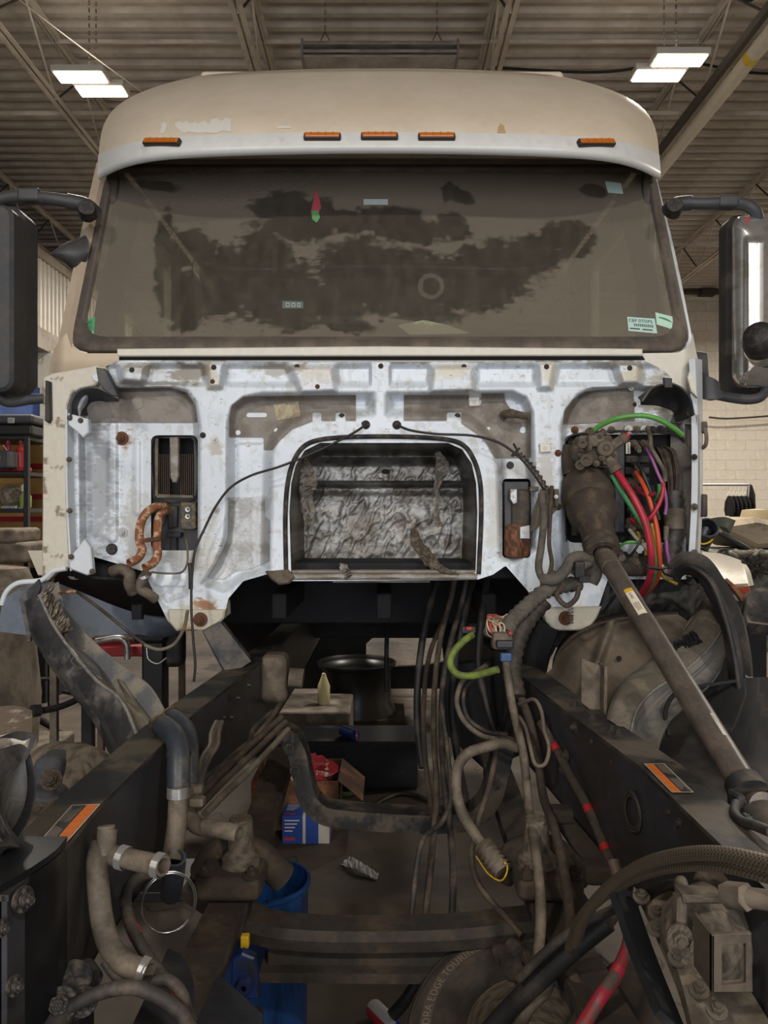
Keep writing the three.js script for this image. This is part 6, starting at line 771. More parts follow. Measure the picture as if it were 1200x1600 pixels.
{ // air lines along the passenger rail
  const cols = [M.hoseDust, M.dustBrown, M.hoseDark, M.dustGrey, M.hoseDust];
  [[[440, 1120, 2.5], [410, 1148, 2.4], [370, 1185, 2.25], [330, 1225, 2.05], [300, 1255, 1.95]], [[446, 1128, 2.48], [418, 1155, 2.36], [384, 1188, 2.22], [345, 1225, 2.05], [310, 1262, 1.92]], [[426, 1112, 2.56], [396, 1140, 2.44], [388, 1165, 2.34], [356, 1192, 2.22], [318, 1215, 2.1]], [[450, 1140, 2.46], [428, 1164, 2.36], [396, 1198, 2.2], [352, 1240, 2.02], [320, 1272, 1.9]], [[438, 1100, 2.6], [424, 1122, 2.5], [398, 1152, 2.4], [360, 1184, 2.26], [322, 1228, 2.06]]].forEach((p, i) => hose('air_line', ['tan air line uppermost of the bundle inside the passenger rail', 'brown air line second in the bundle inside the passenger rail', 'dark kinked air line against the passenger rail web', 'grey air line lowest of the bundle inside the passenger rail', 'dusty air line inside the bundle, half hidden by the others'][i], cols[i], 0.0095, p, 'air line'));
  const b = thing('wire_clip_bundle', 'knot of dusty wires clipped to the passenger rail web', 'wire bundle'); for (let i = 0; i < 4; i++) part(b, 'wire', tube([[338 + i * 3, 1128, 2.0], [330 + i * 4, 1146, 1.94], [328 + i * 4, 1164, 1.9], [316 + i * 4, 1184, 1.86], [310 + i * 2, 1215, 1.8], [308 + i * 2, 1250, 1.76]], 0.006, { rad: 8 }), [M.dustGrey, M.hoseDust, M.hoseDark, M.dustBrown][i]); part(b, 'clip', boxAt(P(306, 1232, 1.78).x, P(0, 1232, 1.78).y, P(0, 0, 1.78).z, 0.035, 0.02, 0.03, 0.006), M.dustGrey); part(b, 'clip', boxAt(P(308, 1252, 1.74).x, P(0, 1252, 1.74).y, P(0, 0, 1.74).z, 0.035, 0.02, 0.03, 0.006), M.dustGrey);
}
solo('rail_bracket_block', [boxAt(P(430, 1058, 2.85).x, P(0, 1058, 2.85).y, P(0, 0, 2.85).z, 0.1, 0.18, 0.12, 0.03), cyl(P(452, 1058, 2.8), P(474, 1060, 2.8), 0.035, 0.035)], M.dustGrey, 'dusty cast block bolted inside the passenger rail', 'bracket');
{ const c = thing('bent_release_rod', 'thin rod and cable bent from the arch bracket to the firewall foot', 'cable'); part(c, 'rod', tube([[93, 925, 2.4], [120, 925, 2.38], [128, 930, 2.36], [170, 962, 2.32], [210, 995, 2.3], [228, 1008, 2.28]], 0.005, { rad: 8 }), M.hoseDark); part(c, 'cable', tube([[226, 1008, 2.28], [248, 1015, 2.28], [270, 1008, 2.3], [286, 985, 2.32], [293, 955, 2.4]], 0.0055, { rad: 8 }), M.hoseGrey); part(c, 'eye_loop', tube([[229, 1012, 2.28], [232, 1030, 2.27], [246, 1037, 2.27], [260, 1028, 2.27]], 0.0018, { rad: 6 }), M.steel); part(c, 'copper_tip', cyl(P(93, 925, 2.4), P(120, 925, 2.38), 0.0058), M.copper); }
// ---------- driver side: main harness ----------
{
  const t = thing('main_harness', 'thick taped wiring harness sagging from firewall to the driver rail', 'wiring harness'), tp = mat(0x5d5348, { dirt: 0x3c352e, amt: 0.45, size: 0.1, rough: 0.9, bump: 0.0012 });
  part(t, 'trunk', tube([[905, 912, 2.46], [880, 915, 2.44], [850, 925, 2.42], [820, 950, 2.38], [800, 970, 2.35], [790, 990, 2.32]], (s) => 0.024 + 0.002 * Math.sin(s * 90), { rad: 14, seg: 90 }), tp); part(t, 'trunk', tube([[850, 938, 2.46], [826, 965, 2.45], [808, 1000, 2.42], [800, 1040, 2.4], [806, 1090, 2.34]], (s) => 0.03 + 0.002 * Math.sin(s * 80), { rad: 14, seg: 80 }), M.hoseDark);
  part(t, 'loop', tube([[920, 898, 2.44], [926, 880, 2.42], [915, 870, 2.4], [895, 872, 2.4], [885, 888, 2.4], [868, 905, 2.4], [845, 905, 2.42]], 0.018, { rad: 12 }), tp); part(t, 'loop', tube([[925, 912, 2.42], [932, 896, 2.42], [926, 880, 2.42], [908, 884, 2.4], [900, 900, 2.4]], 0.018, { rad: 12 }), tp);
  part(t, 'loop', tube([[846, 772, 2.56], [850, 810, 2.5], [846, 850, 2.46], [842, 890, 2.44], [850, 905, 2.42], [868, 896, 2.4]], 0.012, { rad: 12 }), tp); part(t, 'loop', tube([[862, 760, 2.56], [860, 800, 2.52], [858, 850, 2.48], [862, 880, 2.46], [856, 905, 2.42]], 0.007, { rad: 10 }), M.hoseDust);
  part(t, 'connector', [boxAt(P(905, 890, 2.37).x, P(0, 890, 2.37).y, P(0, 0, 2.37).z, 0.03, 0.05, 0.03, 0.005), boxAt(P(912, 905, 2.36).x, P(0, 905, 2.36).y, P(0, 0, 2.36).z, 0.035, 0.02, 0.03, 0.004)], M.dustyBlack, 'square multi-pin connector'); part(t, 'drain_loop', tube([[880, 915, 2.4], [870, 930, 2.38], [885, 946, 2.36], [900, 935, 2.36], [905, 915, 2.37]], 0.008, { rad: 8 }), M.hoseDust);
  const pale = [0xb8a88c, 0xa53a3a, 0x9b8b70, 0xb3a184, 0x7d6f5c, 0xc0b196, 0x8a7a62].map((c) => plain(c, 0.6));
  for (let i = 0; i < 16; i++) part(t, 'wire', tube([[796 - rr(0, 6), 965 + rr(-6, 6), 2.36], [775 - rr(0, 14), 966 + rr(-8, 12), 2.33 + rr(-0.02, 0.02)], [764 + rr(-2, 24), 982 + rr(-8, 10), 2.31], [775 + rr(-4, 14), 998 + rr(-4, 4), 2.3]], 0.0026, { rad: 5, seg: 20 }), pale[i % 7]);
  part(t, 'plug', boxAt(P(784, 1000, 2.3).x, P(0, 1000, 2.3).y, P(0, 0, 2.3).z, 0.06, 0.05, 0.05, 0.008), M.hoseGrey, 'grey plug'); part(t, 'plug', boxAt(P(788, 1008, 2.27).x, P(0, 1006, 2.27).y, P(0, 0, 2.27).z, 0.05, 0.022, 0.03, 0.004).rotateZ(0), mat(0x1d2126, { size: 0.1, rough: 0.4 }), 'black plug face'); part(t, 'plug', boxAt(P(790, 1026, 2.28).x, P(0, 1026, 2.28).y, P(0, 0, 2.28).z, 0.034, 0.026, 0.03, 0.004), plain(0x2b4a72, 0.4), 'blue plug'); part(t, 'red_lock', boxAt(P(797, 989, 2.27).x, P(0, 989, 2.27).y, P(0, 0, 2.27).z, 0.012, 0.01, 0.012, 0.002), M.red, 'red lock tab');
}
{ const t = thing('green_loom', 'yellow-green corrugated loom loop with a red plug under the harness', 'wiring loom'); part(t, 'loom', tube([[738, 992, 2.45], [722, 1004, 2.42], [707, 1022, 2.4], [704, 1040, 2.38], [716, 1054, 2.36], [738, 1056, 2.34], [760, 1051, 2.32], [778, 1046, 2.3]], ribbed(0.0115, 60), { rad: 10, seg: 200 }), mat(0x6f7f35, { dirt: 0x566030, amt: 0.4, size: 0.1, rough: 0.6 })); part(t, 'plug', boxAt(P(732, 984, 2.46).x, P(0, 984, 2.46).y, P(0, 0, 2.46).z, 0.045, 0.022, 0.02, 0.004), M.rubber); part(t, 'red_lock', boxAt(P(733, 982, 2.44).x, P(0, 982, 2.44).y, P(0, 0, 2.44).z, 0.02, 0.012, 0.012, 0.003), M.red, 'red lock'); part(t, 'coil_cap', lathe([[0, 0.01], [0.014, 0.01], [0.017, 0.0], [0.017, -0.02]], P(763, 988, 2.36), V(-0.3, 0.4, 1)), M.rubber); }
// long hoses hanging between the rails: [name, label, material, radius, points]
[['grey_hose', 'long straight grey hose dropping from harness past the axle end', M.hoseGrey, 0.0125, [[790, 1030, 2.36], [800, 1100, 2.3], [818, 1180, 2.2], [826, 1260, 2.1], [838, 1340, 1.86], [845, 1420, 1.76], [842, 1480, 1.7], [836, 1520, 1.66]]],
  ['grey_hose', 'second grey hose crossing behind the straight one above the spring', M.hoseDust, 0.0125, [[798, 1060, 2.4], [822, 1110, 2.32], [838, 1170, 2.24], [848, 1240, 2.14], [868, 1300, 1.92], [884, 1380, 1.8], [890, 1450, 1.74], [880, 1500, 1.7]]],
  ['wrapped_hose', 'cloth-wrapped grey hose looping down to a yellow clip', M.hoseGrey, 0.0155, [[808, 1168, 2.25], [786, 1162, 2.24], [756, 1168, 2.22], [730, 1178, 2.2], [715, 1200, 2.18], [713, 1235, 2.15], [720, 1265, 2.12], [738, 1298, 2.08], [760, 1330, 2.04]]],
  ['dark_hose', 'thin black hose with a bent metal tip ending above the axle', M.hoseDark, 0.008, [[690, 1100, 2.6], [700, 1180, 2.5], [704, 1250, 2.4], [690, 1285, 2.34], [662, 1310, 2.28], [650, 1360, 2.22], [646, 1400, 2.18], [642, 1436, 2.15]]],
  ['grey_hose', 'vertical grey hose hanging beside the black tipped hose', M.hoseDust, 0.0105, [[716, 880, 3.0], [706, 930, 3.0], [690, 990, 2.9], [680, 1060, 2.8], [678, 1140, 2.68], [682, 1240, 2.5], [676, 1320, 2.36], [664, 1440, 2.2]]],
  ['grey_hose', 'dusty twin hose strapped along the vertical grey hose', M.hoseDark, 0.011, [[734, 880, 3.0], [722, 940, 3.0], [705, 1000, 2.9], [692, 1070, 2.8], [690, 1150, 2.66], [694, 1220, 2.5], [704, 1300, 2.4], [708, 1380, 2.26], [706, 1438, 2.2]]],
  ['brown_hose', 'brown hose in the vertical bundle, farthest from the grey loop', M.dustBrown, 0.0095, [[712, 880, 3.1], [700, 950, 3.1], [672, 1020, 3.0], [662, 1100, 2.85], [664, 1180, 2.7], [676, 1280, 2.5]]],
  ['thin_hose', 'thin hose swinging under the wrapped one to the axle end', M.hoseDust, 0.0085, [[776, 1172, 2.3], [764, 1230, 2.22], [745, 1290, 2.15], [737, 1340, 2.1], [748, 1382, 2.05], [778, 1420, 2.0], [815, 1462, 1.94]]],
  ['brake_hose', 'dark hose pair arcing from green loom to the driver spring', M.hoseGrey, 0.0085, [[760, 1040, 2.42], [722, 1066, 2.48], [714, 1100, 2.48], [728, 1130, 2.44], [754, 1150, 2.4], [780, 1156, 2.36]]],
  ['brake_hose', 'thin dark hose under the pair below the green loom', M.hoseDark, 0.007, [[764, 1046, 2.42], [726, 1078, 2.5], [730, 1120, 2.46], [758, 1142, 2.42], [792, 1148, 2.36]]],
  ['pale_wire_loop', 'pale looped wire hanging beside the twisted hoses on the driver rail', M.dustGrey, 0.0055, [[812, 1100, 2.3], [836, 1094, 2.2], [846, 1112, 2.16], [850, 1140, 2.14], [858, 1170, 2.1], [850, 1195, 2.08], [838, 1196, 2.08], [828, 1165, 2.12], [822, 1140, 2.18], [812, 1120, 2.28]]],
  ['red_hose', 'worn hose with red paint flakes running down the driver rail web', M.dustBrown, 0.0115, [[845, 1130, 2.2], [868, 1168, 2.1], [890, 1210, 2.0], [920, 1265, 1.9], [948, 1330, 1.8], [965, 1365, 1.74]]],
  ['dark_hose', 'dusty hose curving against the driver rail web behind the red one', M.hoseDust, 0.0145, [[880, 1200, 2.1], [915, 1235, 2.02], [960, 1262, 1.92], [985, 1300, 1.84], [985, 1345, 1.76], [975, 1400, 1.68], [950, 1440, 1.62]]],
  ['thick_black_hose', 'thick black hose slanting across the leaning tyre', M.rubber, 0.0195, [[760, 1615, 1.62], [800, 1572, 1.6], [850, 1525, 1.57], [900, 1480, 1.55], [950, 1440, 1.54]]],
  ['dark_loom', 'taped black loom twisting up from thick hose to the steering box sensor', M.hoseDark, 0.009, [[810, 1530, 1.56], [850, 1490, 1.54], [900, 1450, 1.52], [950, 1425, 1.5], [1000, 1405, 1.4], [1040, 1384, 1.3], [1062, 1384, 1.23]]],
  ['ribbed_loom', 'black ribbed loom curling on the floor beside the red and blue can', M.rubber, 0.018, [[612, 1588, 2.25], [632, 1565, 2.28], [648, 1540, 2.3], [662, 1512, 2.32]]],
  ['grey_hose', 'grey hose elbow curling over the tyre rim', M.hoseGrey, 0.017, [[800, 1625, 1.62], [826, 1570, 1.6], [850, 1545, 1.6], [858, 1520, 1.62]]],
  ['tan_hose', 'tan hose bending down beside the driver spring', M.dustBrown, 0.0115, [[876, 1508, 1.62], [895, 1525, 1.58], [908, 1560, 1.54], [904, 1590, 1.5], [890, 1610, 1.48]]],
].forEach(([n, l, m, r, p]) => hose(n, l, m, n === 'ribbed_loom' ? ribbed(r, 40, 0.06) : n === 'wrapped_hose' ? ribbed(r, 44, 0.04) : r, p, 'hose', n === 'ribbed_loom' || n === 'wrapped_hose' ? { seg: 160 } : {}));
{ const t = thing('red_worn_hose', 'hose with bright red worn paint curving into the lower driver corner', 'hose'); const pts = [[958, 1345, 1.6], [972, 1392, 1.56], [984, 1430, 1.52], [982, 1475, 1.48], [966, 1515, 1.45], [940, 1555, 1.42], [910, 1605, 1.4]]; part(t, 'hose', tube(pts, 0.0125, { rad: 14, seg: 80 }), mat(0x5a4a40, { dirt: 0x8a2a2b, amt: 0.3, edge: 0.05, size: 0.12, rough: 0.6 })); part(t, 'red_section', tube([[968, 1511, 1.452], [956, 1533, 1.438], [940, 1555, 1.42], [924, 1581, 1.41], [908, 1608, 1.4]], 0.0132, { rad: 14 }), mat(0xa3262b, { dirt: 0x5f2c2a, amt: 0.3, edge: 0.06, size: 0.1, rough: 0.5 }), 'bright red painted section'); }
{ // red flakes on the long hose
  const t = thing('yellow_clip_plug', 'grey corrugated plug caught in a yellow wire clip at the loop end', 'plug'); part(t, 'boot', tube([[756, 1322, 2.05], [768, 1338, 2.02], [786, 1362, 1.99]], (s) => 0.026 + 0.003 * Math.sin(s * 40), { rad: 14, seg: 40 }), M.hoseGrey); part(t, 'clip', tube([[744, 1338, 2.06], [764, 1366, 2.0], [782, 1376, 1.97], [790, 1368, 1.96], [792, 1352, 1.98], [776, 1338, 2.0]], 0.0022, { rad: 6 }), M.yellow, 'yellow wire clip'); }
{ // steel braided hose pair
  const br = new THREE.MeshPhysicalMaterial({ roughness: 0.45, metalness: 0.75, map: tex(128, (u, v) => { const a = Math.sin((u + v) * 6.2832 * 8), b = Math.sin((u - v) * 6.2832 * 8), k = Math.max(a, b) * 0.5 + 0.5, c = mixc([70, 60, 48], [150, 136, 116], k); return c; }), bumpMap: bumpFine, bumpScale: 0.0006 }); br.map.repeat.set(1 / 0.06, 1 / 0.06);
  const t = thing('braided_hose', 'pair of steel braided hoses arching over the steering box', 'hose'); part(t, 'hose', tube([[898, 1475, 1.5], [915, 1430, 1.45], [950, 1388, 1.37], [1000, 1354, 1.27], [1060, 1336, 1.17], [1130, 1334, 1.07], [1215, 1352, 0.98]], 0.0105, { rad: 16, seg: 90 }), br); part(t, 'hose', tube([[890, 1480, 1.53], [908, 1436, 1.48], [944, 1398, 1.4], [996, 1368, 1.3], [1060, 1352, 1.2], [1130, 1352, 1.1], [1215, 1372, 1.01]], 0.0105, { rad: 16, seg: 90 }), br);
}
{ // steering box with brackets on the driver rail
  const g = mat(0x6b5f50, { dirt: 0x433b33, amt: 0.45, size: 0.15, rough: 0.85, bump: 0.001 }), t = thing('steering_box', 'dusty steering gear housing with lever and bolts inside the driver rail', 'steering box');
  part(t, 'housing', [lathe([[0, 0.05], [0.05, 0.05], [0.07, 0.03], [0.075, -0.02], [0.07, -0.08], [0, -0.09]], P(1110, 1462, 1.204), V(-0.7, 0.2, 0.7)), boxAt(P(1150, 1440, 1.247).x, P(0, 1440, 1.247).y, P(0, 0, 1.247).z, 0.12, 0.16, 0.1, 0.03)], g);
  part(t, 'lever', [plate([[1058, 1404], [1070, 1398], [1076, 1410], [1072, 1466], [1062, 1476], [1056, 1466]], 1.152, 0.018, 0.004), plate([[1066, 1398], [1130, 1400], [1130, 1412], [1068, 1412]], 1.144, 0.03, 0.004)], M.dustGrey); bolt(t, P(1062, 1462, 1.144), V(-0.2, 0, 1), 0.011, M.dustGrey); bolt(t, P(1098, 1482, 1.127), V(-0.2, 0, 1), 0.011, M.dustGrey); part(t, 'sensor', cyl(P(1064, 1378, 1.221), P(1068, 1400, 1.170), 0.01, 0.012), M.dustGrey);
  part(t, 'pinch_bolt', [cyl(P(1136, 1398, 1.118), P(1168, 1402, 1.084), 0.019, 0.019, 6), cyl(P(1166, 1402, 1.092), P(1212, 1408, 1.066), 0.014)], M.dustGrey); part(t, 'guard_bracket', [plate([[1112, 1460], [1174, 1458], [1176, 1550], [1112, 1550]], 1.032, 0.006, 0.001, [[[1126, 1474], [1166, 1472], [1166, 1536], [1126, 1540]]]), plate([[1112, 1462], [1116, 1460], [1116, 1550], [1112, 1550]], 1.032, 0.06, 0.001)], mat(0x3c352e, { dirt: 0x54493c, amt: 0.4, size: 0.2, rough: 0.8 }));
  const fl = thing('spring_hanger_casting', 'dusty cast spring hanger with large bolts below the driver rail', 'casting'); part(fl, 'casting', ruled([P(990, 1395, 1.395), P(1020, 1430, 1.305), P(1060, 1520, 1.170), P(1090, 1640, 1.062)], [P(1060, 1380, 1.350), P(1100, 1440, 1.278), P(1180, 1560, 1.125), P(1240, 1660, 1.035)], 0.03), g); for (const [x, y, d] of [[1025, 1452, 1.269], [1026, 1428, 1.296], [1058, 1498, 1.197], [1092, 1548, 1.134], [1120, 1580, 1.080], [1002, 1402, 1.350]]) bolt(fl, P(x, y, d - 0.01), V(-0.1, 1, 0.5), 0.0085, g); part(fl, 'edge', ruled([P(990, 1395, 1.395), P(1020, 1480, 1.305), P(1076, 1620, 1.125)], [P(984, 1405, 1.395), P(1012, 1490, 1.305), P(1066, 1630, 1.125)], 0.06), M.dark);
  solo('rust_brown_plate', plate([[945, 1520], [985, 1486], [1005, 1520], [1045, 1610], [920, 1620]], 1.62, 0.01, 0.002), M.dustBrown, 'brown angular steel plate behind the red worn hose', 'plate');
  const cs = thing('spring_shackle_arm', 'dusty angular steel shackle arm between hoses on the driver side', 'bracket'); part(cs, 'arm', [ruled([P(862, 1262, 2.08), P(880, 1300, 2.02), P(925, 1362, 1.9)], [P(905, 1262, 2.08), P(920, 1300, 2.0), P(960, 1350, 1.88)], 0.03), boxAt(P(940, 1362, 1.88).x, P(0, 1362, 1.88).y, P(0, 0, 1.88).z, 0.09, 0.05, 0.06, 0.015), boxAt(P(880, 1272, 2.06).x, P(0, 1272, 2.06).y, P(0, 0, 2.06).z, 0.09, 0.04, 0.06, 0.012)], M.dustBrown);
}
{ // tyre leaning under the axle
  const t = thing('spare_tyre', 'worn car tyre with raised lettering leaning under the axle', 'tyre'), c = P(822, 1630, 1.78), n = V(-0.18, 0.94, 0.36).normalize(), rb = mat(0x463d33, { dirt: 0x332c26, amt: 0.45, size: 0.25, rough: 0.85, bump: 0.001 });
  part(t, 'tyre', lathe([[0.135, -0.02], [0.13, 0.03], [0.14, 0.045], [0.17, 0.058], [0.215, 0.062], [0.25, 0.055], [0.262, 0.05], [0.266, 0.045], [0.27, 0.045], [0.278, 0.032], [0.281, 0.025], [0.286, 0.022], [0.289, -0.0], [0.284, -0.006], [0.289, -0.012], [0.289, -0.04], [0.284, -0.046], [0.289, -0.052], [0.285, -0.1], [0.26, -0.13], [0.2, -0.12]], c, n, 64), rb);
  part(t, 'rim', lathe([[0.03, -0.05], [0.075, -0.045], [0.1, -0.05], [0.112, -0.02], [0.122, 0.025], [0.133, 0.04], [0.138, 0.034]], c, n, 48), mat(0x6b655b, { dirt: 0x4c463e, amt: 0.4, size: 0.15, rough: 0.5 })); part(t, 'hub', lathe([[0, -0.03], [0.03, -0.032], [0.035, -0.05]], c, n, 24), M.dustGrey);
  // lettering round the side wall
  const text = 'HYDRA EDGE TOURING', x = V(1, 0, 0).sub(n.clone().multiplyScalar(n.x)).normalize(), y = n.clone().cross(x), tx = canvasTex(1024, 64, (k) => { k.fillStyle = '#40382f'; k.fillRect(0, 0, 1024, 64); k.fillStyle = '#6f6454'; k.font = '54px sans-serif'; k.fillText(text, 60, 52); }), pos = [], uv = [], idx = [];
  for (let i = 0; i <= 48; i++) for (const k of [0, 1]) { const a = lerp(3.3, 1.0, i / 48), r = k ? 0.242 : 0.212, d = x.clone().multiplyScalar(Math.cos(a)).addScaledVector(y, Math.sin(a) * 1), p = c.clone().addScaledVector(x, r * Math.cos(a)).addScaledVector(y, -r * Math.sin(a) * -1).addScaledVector(n, k ? 0.0585 : 0.063); pos.push(p.x, p.y, p.z); uv.push(i / 48, k); } for (let i = 0; i < 48; i++) { const a = i * 2; idx.push(a, a + 1, a + 2, a + 1, a + 3, a + 2); }
  const g = new THREE.BufferGeometry(); g.setAttribute('position', new THREE.Float32BufferAttribute(pos, 3)); g.setAttribute('uv', new THREE.Float32BufferAttribute(uv, 2)); g.setIndex(idx); g.computeVertexNormals(); part(t, 'lettering_band', clean(g), new THREE.MeshStandardMaterial({ map: tx, roughness: 0.85, side: THREE.DoubleSide }), 'side wall lettering');
}
{ const t = thing('work_gloves', 'crumpled dark work gloves on top of the leaning tyre', 'gloves'), m = mat(0x2c2d31, { dirt: 0x3f3d3a, amt: 0.4, size: 0.1, rough: 0.95 }); for (const [p, r] of [[[[776, 1482, 1.94], [792, 1496, 1.9], [808, 1512, 1.86]], 0.022], [[[798, 1474, 1.94], [808, 1492, 1.9], [818, 1512, 1.86]], 0.024], [[[812, 1488, 1.9], [824, 1500, 1.88], [830, 1516, 1.86]], 0.02], [[[788, 1520, 1.84], [800, 1514, 1.84], [812, 1508, 1.85]], 0.026]]) part(t, 'glove', tube(p, (s) => r * (0.7 + 0.5 * Math.sin(s * 3.1)), { rad: 10 }), m); }
solo('blue_bucket', lathe([[0.0, 0.002], [0.12, 0.002], [0.125, 0.01], [0.13, 0.44], [0.136, 0.445], [0.136, 0.46], [0.128, 0.46], [0.12, 0.02], [0, 0.02]], V(-0.355, 0, 0.42), yAxis, 48), mat(0x1d4a86, { dirt: 0x17345c, amt: 0.4, size: 0.2, rough: 0.4 }), 'tall blue plastic bucket standing behind the axle under the leaf spring', 'bucket');
{ const t = thing('floor_jack', 'dark blue jack frame with yellow cap beside the leaf spring', 'jack'), b = mat(0x1b2f6a, { dirt: 0x222733, amt: 0.35, size: 0.15, rough: 0.45 }); part(t, 'side_plate', plate([[362, 1500], [378, 1488], [398, 1496], [406, 1560], [360, 1562]], 1.74, 0.02, 0.004), b); part(t, 'pivot', lathe([[0.006, 0.012], [0.016, 0.012], [0.02, 0.004], [0.02, -0.02]], P(382, 1540, 1.73), zAxis), b); part(t, 'cap', boxAt(P(383, 1470, 1.8).x, P(0, 1470, 1.8).y, P(0, 0, 1.8).z, 0.02, 0.03, 0.02, 0.004), M.yellow, 'yellow cap'); part(t, 'foot', boxAt(P(384, 1575, 1.75).x, 0.2, P(0, 0, 1.75).z - 0.02, 0.07, 0.4, 0.05, 0.01), M.dustyBlack); }
{ const t = thing('drink_can', 'red white and blue drink can lying on floor beside the tyre', 'can'), a = onY(582, 1574, 0.03), b = onY(606, 1598, 0.03); const tx = canvasTex(128, 64, (k) => { k.fillStyle = '#c8c4c0'; k.fillRect(0, 0, 128, 64); k.fillStyle = '#26459a'; k.fillRect(0, 0, 64, 64); k.fillStyle = '#b5343c'; k.fillRect(96, 0, 32, 64); }); const d = b.clone().sub(a).normalize(); part(t, 'can', lathe([[0, 0], [0.024, 0], [0.028, 0.008], [0.028, 0.105], [0.024, 0.115], [0, 0.115]], a, d), new THREE.MeshPhysicalMaterial({ map: tx, roughness: 0.35, metalness: 0.3 })); part(t, 'lid', lathe([[0, -0.001], [0.022, -0.001], [0.025, 0.003]], a, d), M.steel); }
solo('paper_tag', ruled([onY(533, 1351, 0.01), onY(556, 1358, 0.02), onY(588, 1375, 0.006)], [onY(546, 1337, 0.02), onY(564, 1347, 0.03), onY(592, 1366, 0.012)], 0.001, { rough: 0.01 }), plain(0xa6a49e, 0.8), 'crumpled white paper tag lying on the floor behind the axle', 'paper');
{ // things lying under the cab
  const bx = thing('cardboard_box', 'open brown cardboard box under the drop crossmember', 'box'), o = onY(460, 1300, 0.0), w = 0.42; part(bx, 'wall', boxAt(o.x, 0.12, o.z - 0.02, w, 0.24, 0.006, 0.001), M.cardboard); part(bx, 'wall', boxAt(o.x, 0.12, o.z - 0.36, w, 0.24, 0.006, 0.001), M.cardboard); for (const s of [-1, 1]) part(bx, 'wall', boxAt(o.x + s * w / 2, 0.12, o.z - 0.19, 0.006, 0.24, 0.34, 0.001), M.cardboard); part(bx, 'base', boxAt(o.x, 0.004, o.z - 0.19, w, 0.006, 0.34, 0.001), M.cardboard);
  part(bx, 'flap', ruled([V(o.x + w / 2, 0.24, o.z - 0.02), V(o.x + w / 2, 0.24, o.z - 0.36)], [V(o.x + w / 2 + 0.12, 0.14, o.z - 0.02), V(o.x + w / 2 + 0.12, 0.14, o.z - 0.36)], 0.004), M.cardboard);
  const rg = (name, c, label, x, z, r, h) => { const g = new THREE.IcosahedronGeometry(r, 3); const p = g.attributes.position; for (let i = 0; i < p.count; i++) { const k = 0.3 + 1.4 * fbm(p.getX(i) * 3 + 3, p.getY(i) * 3 + p.getZ(i) * 4 + 3, 14, 44, 3); p.setXYZ(i, p.getX(i) * k, p.getY(i) * k * 0.6, p.getZ(i) * k); } g.computeVertexNormals(); const q = boxUV(clean(g)); q.translate(x, h, z); return solo(name, q, c, label, 'rag'); };
  rg('red_rag', mat(0x9c2630, { dirt: 0xb9aca0, amt: 0.3, edge: 0.05, size: 0.2, rough: 0.9 }), 'crumpled red and white wrapping in the cardboard box', o.x + 0.06, o.z - 0.2, 0.11, 0.24);
  const pb = thing('parts_carton', 'blue and white printed carton beside the cardboard box', 'box'), q = onY(478, 1318, 0); const tx = canvasTex(256, 128, (k) => { k.fillStyle = '#b7b2a6'; k.fillRect(0, 0, 256, 128); k.fillStyle = '#1e3f8c'; k.fillRect(0, 0, 110, 128); k.fillRect(126, 0, 70, 128); k.fillStyle = '#a8323a'; k.fillRect(8, 100, 60, 14); k.fillStyle = '#d6d2c8'; for (let i = 0; i < 4; i++) k.fillRect(12, 20 + i * 16, 80 - i * 12, 5); }); const g = new THREE.BoxGeometry(0.22, 0.13, 0.16); g.translate(q.x, 0.065, q.z - 0.08); part(pb, 'carton', g, new THREE.MeshStandardMaterial({ map: tx, roughness: 0.7 })); part(pb, 'lid_flap', boxAt(q.x + 0.06, 0.133, q.z - 0.08, 0.1, 0.004, 0.16, 0.001), M.offWhite);
  const wh = thing('steel_wheel_rim', 'black steel truck wheel rim lying flat on floor behind the pit', 'wheel rim'), c = V(-0.2, 0, -2.9); part(wh, 'rim', lathe([[0.18, 0.06], [0.2, 0.1], [0.22, 0.28], [0.26, 0.33], [0.285, 0.34], [0.29, 0.36], [0.28, 0.36], [0.265, 0.34], [0.25, 0.3], [0.25, 0.08], [0.28, 0.03], [0.285, 0.0], [0.29, 0.0]], c.clone().setY(0.1), yAxis, 56), plain(0x1c1b1a, 0.35, 0.3)); part(wh, 'disc', lathe([[0.05, 0.2], [0.18, 0.18], [0.22, 0.28]], c.clone().setY(0.1), yAxis, 40), M.dark);
  solo('wooden_block', boxAt(-0.2, 0.05, -2.9, 0.7, 0.1, 0.5, 0.01), M.dustBrown, 'low wooden block under the steel wheel rim', 'block');
  solo('white_jug', lathe([[0, 0], [0.035, 0.0], [0.04, 0.01], [0.04, 0.12], [0.016, 0.18], [0.012, 0.2], [0, 0.2]], P(506, 1055, 5.0).setY(0.3), yAxis, 20), plain(0xc8bd8a, 0.5), 'pale yellow plastic jug standing behind the passenger rail', 'jug');
  solo('steel_shelf_bin', boxAt(-0.46, 0.15, -2.35, 0.5, 0.3, 0.5, 0.02), M.dustGrey, 'dull grey storage bin carrying the plastic jug', 'bin');
  { const e = thing('energy_can', 'small blue and red can lying behind the drop crossmember', 'can'), a = P(536, 1100, 4.4), b2 = P(556, 1104, 4.3); a.y = b2.y = 0.3; part(e, 'can', cyl(a, b2, 0.03, 0.03, 20), plain(0x27407f, 0.35, 0.3)); part(e, 'end', cyl(b2, b2.clone().add(V(0.01, 0, 0)), 0.031, 0.031, 20), plain(0xa34a44, 0.4)); solo('tool_tray', boxAt(-0.16, 0.135, -1.75, 0.7, 0.27, 0.35, 0.02), M.dark, 'dark tray carrying the small blue can', 'tray'); }
  hose('floor_hose', 'thin dark hose with green sleeve lying on floor under the cab', M.rubber, 0.012, [onY(560, 1290, 0.012), onY(590, 1255, 0.012), onY(630, 1240, 0.012), onY(680, 1252, 0.012)]);
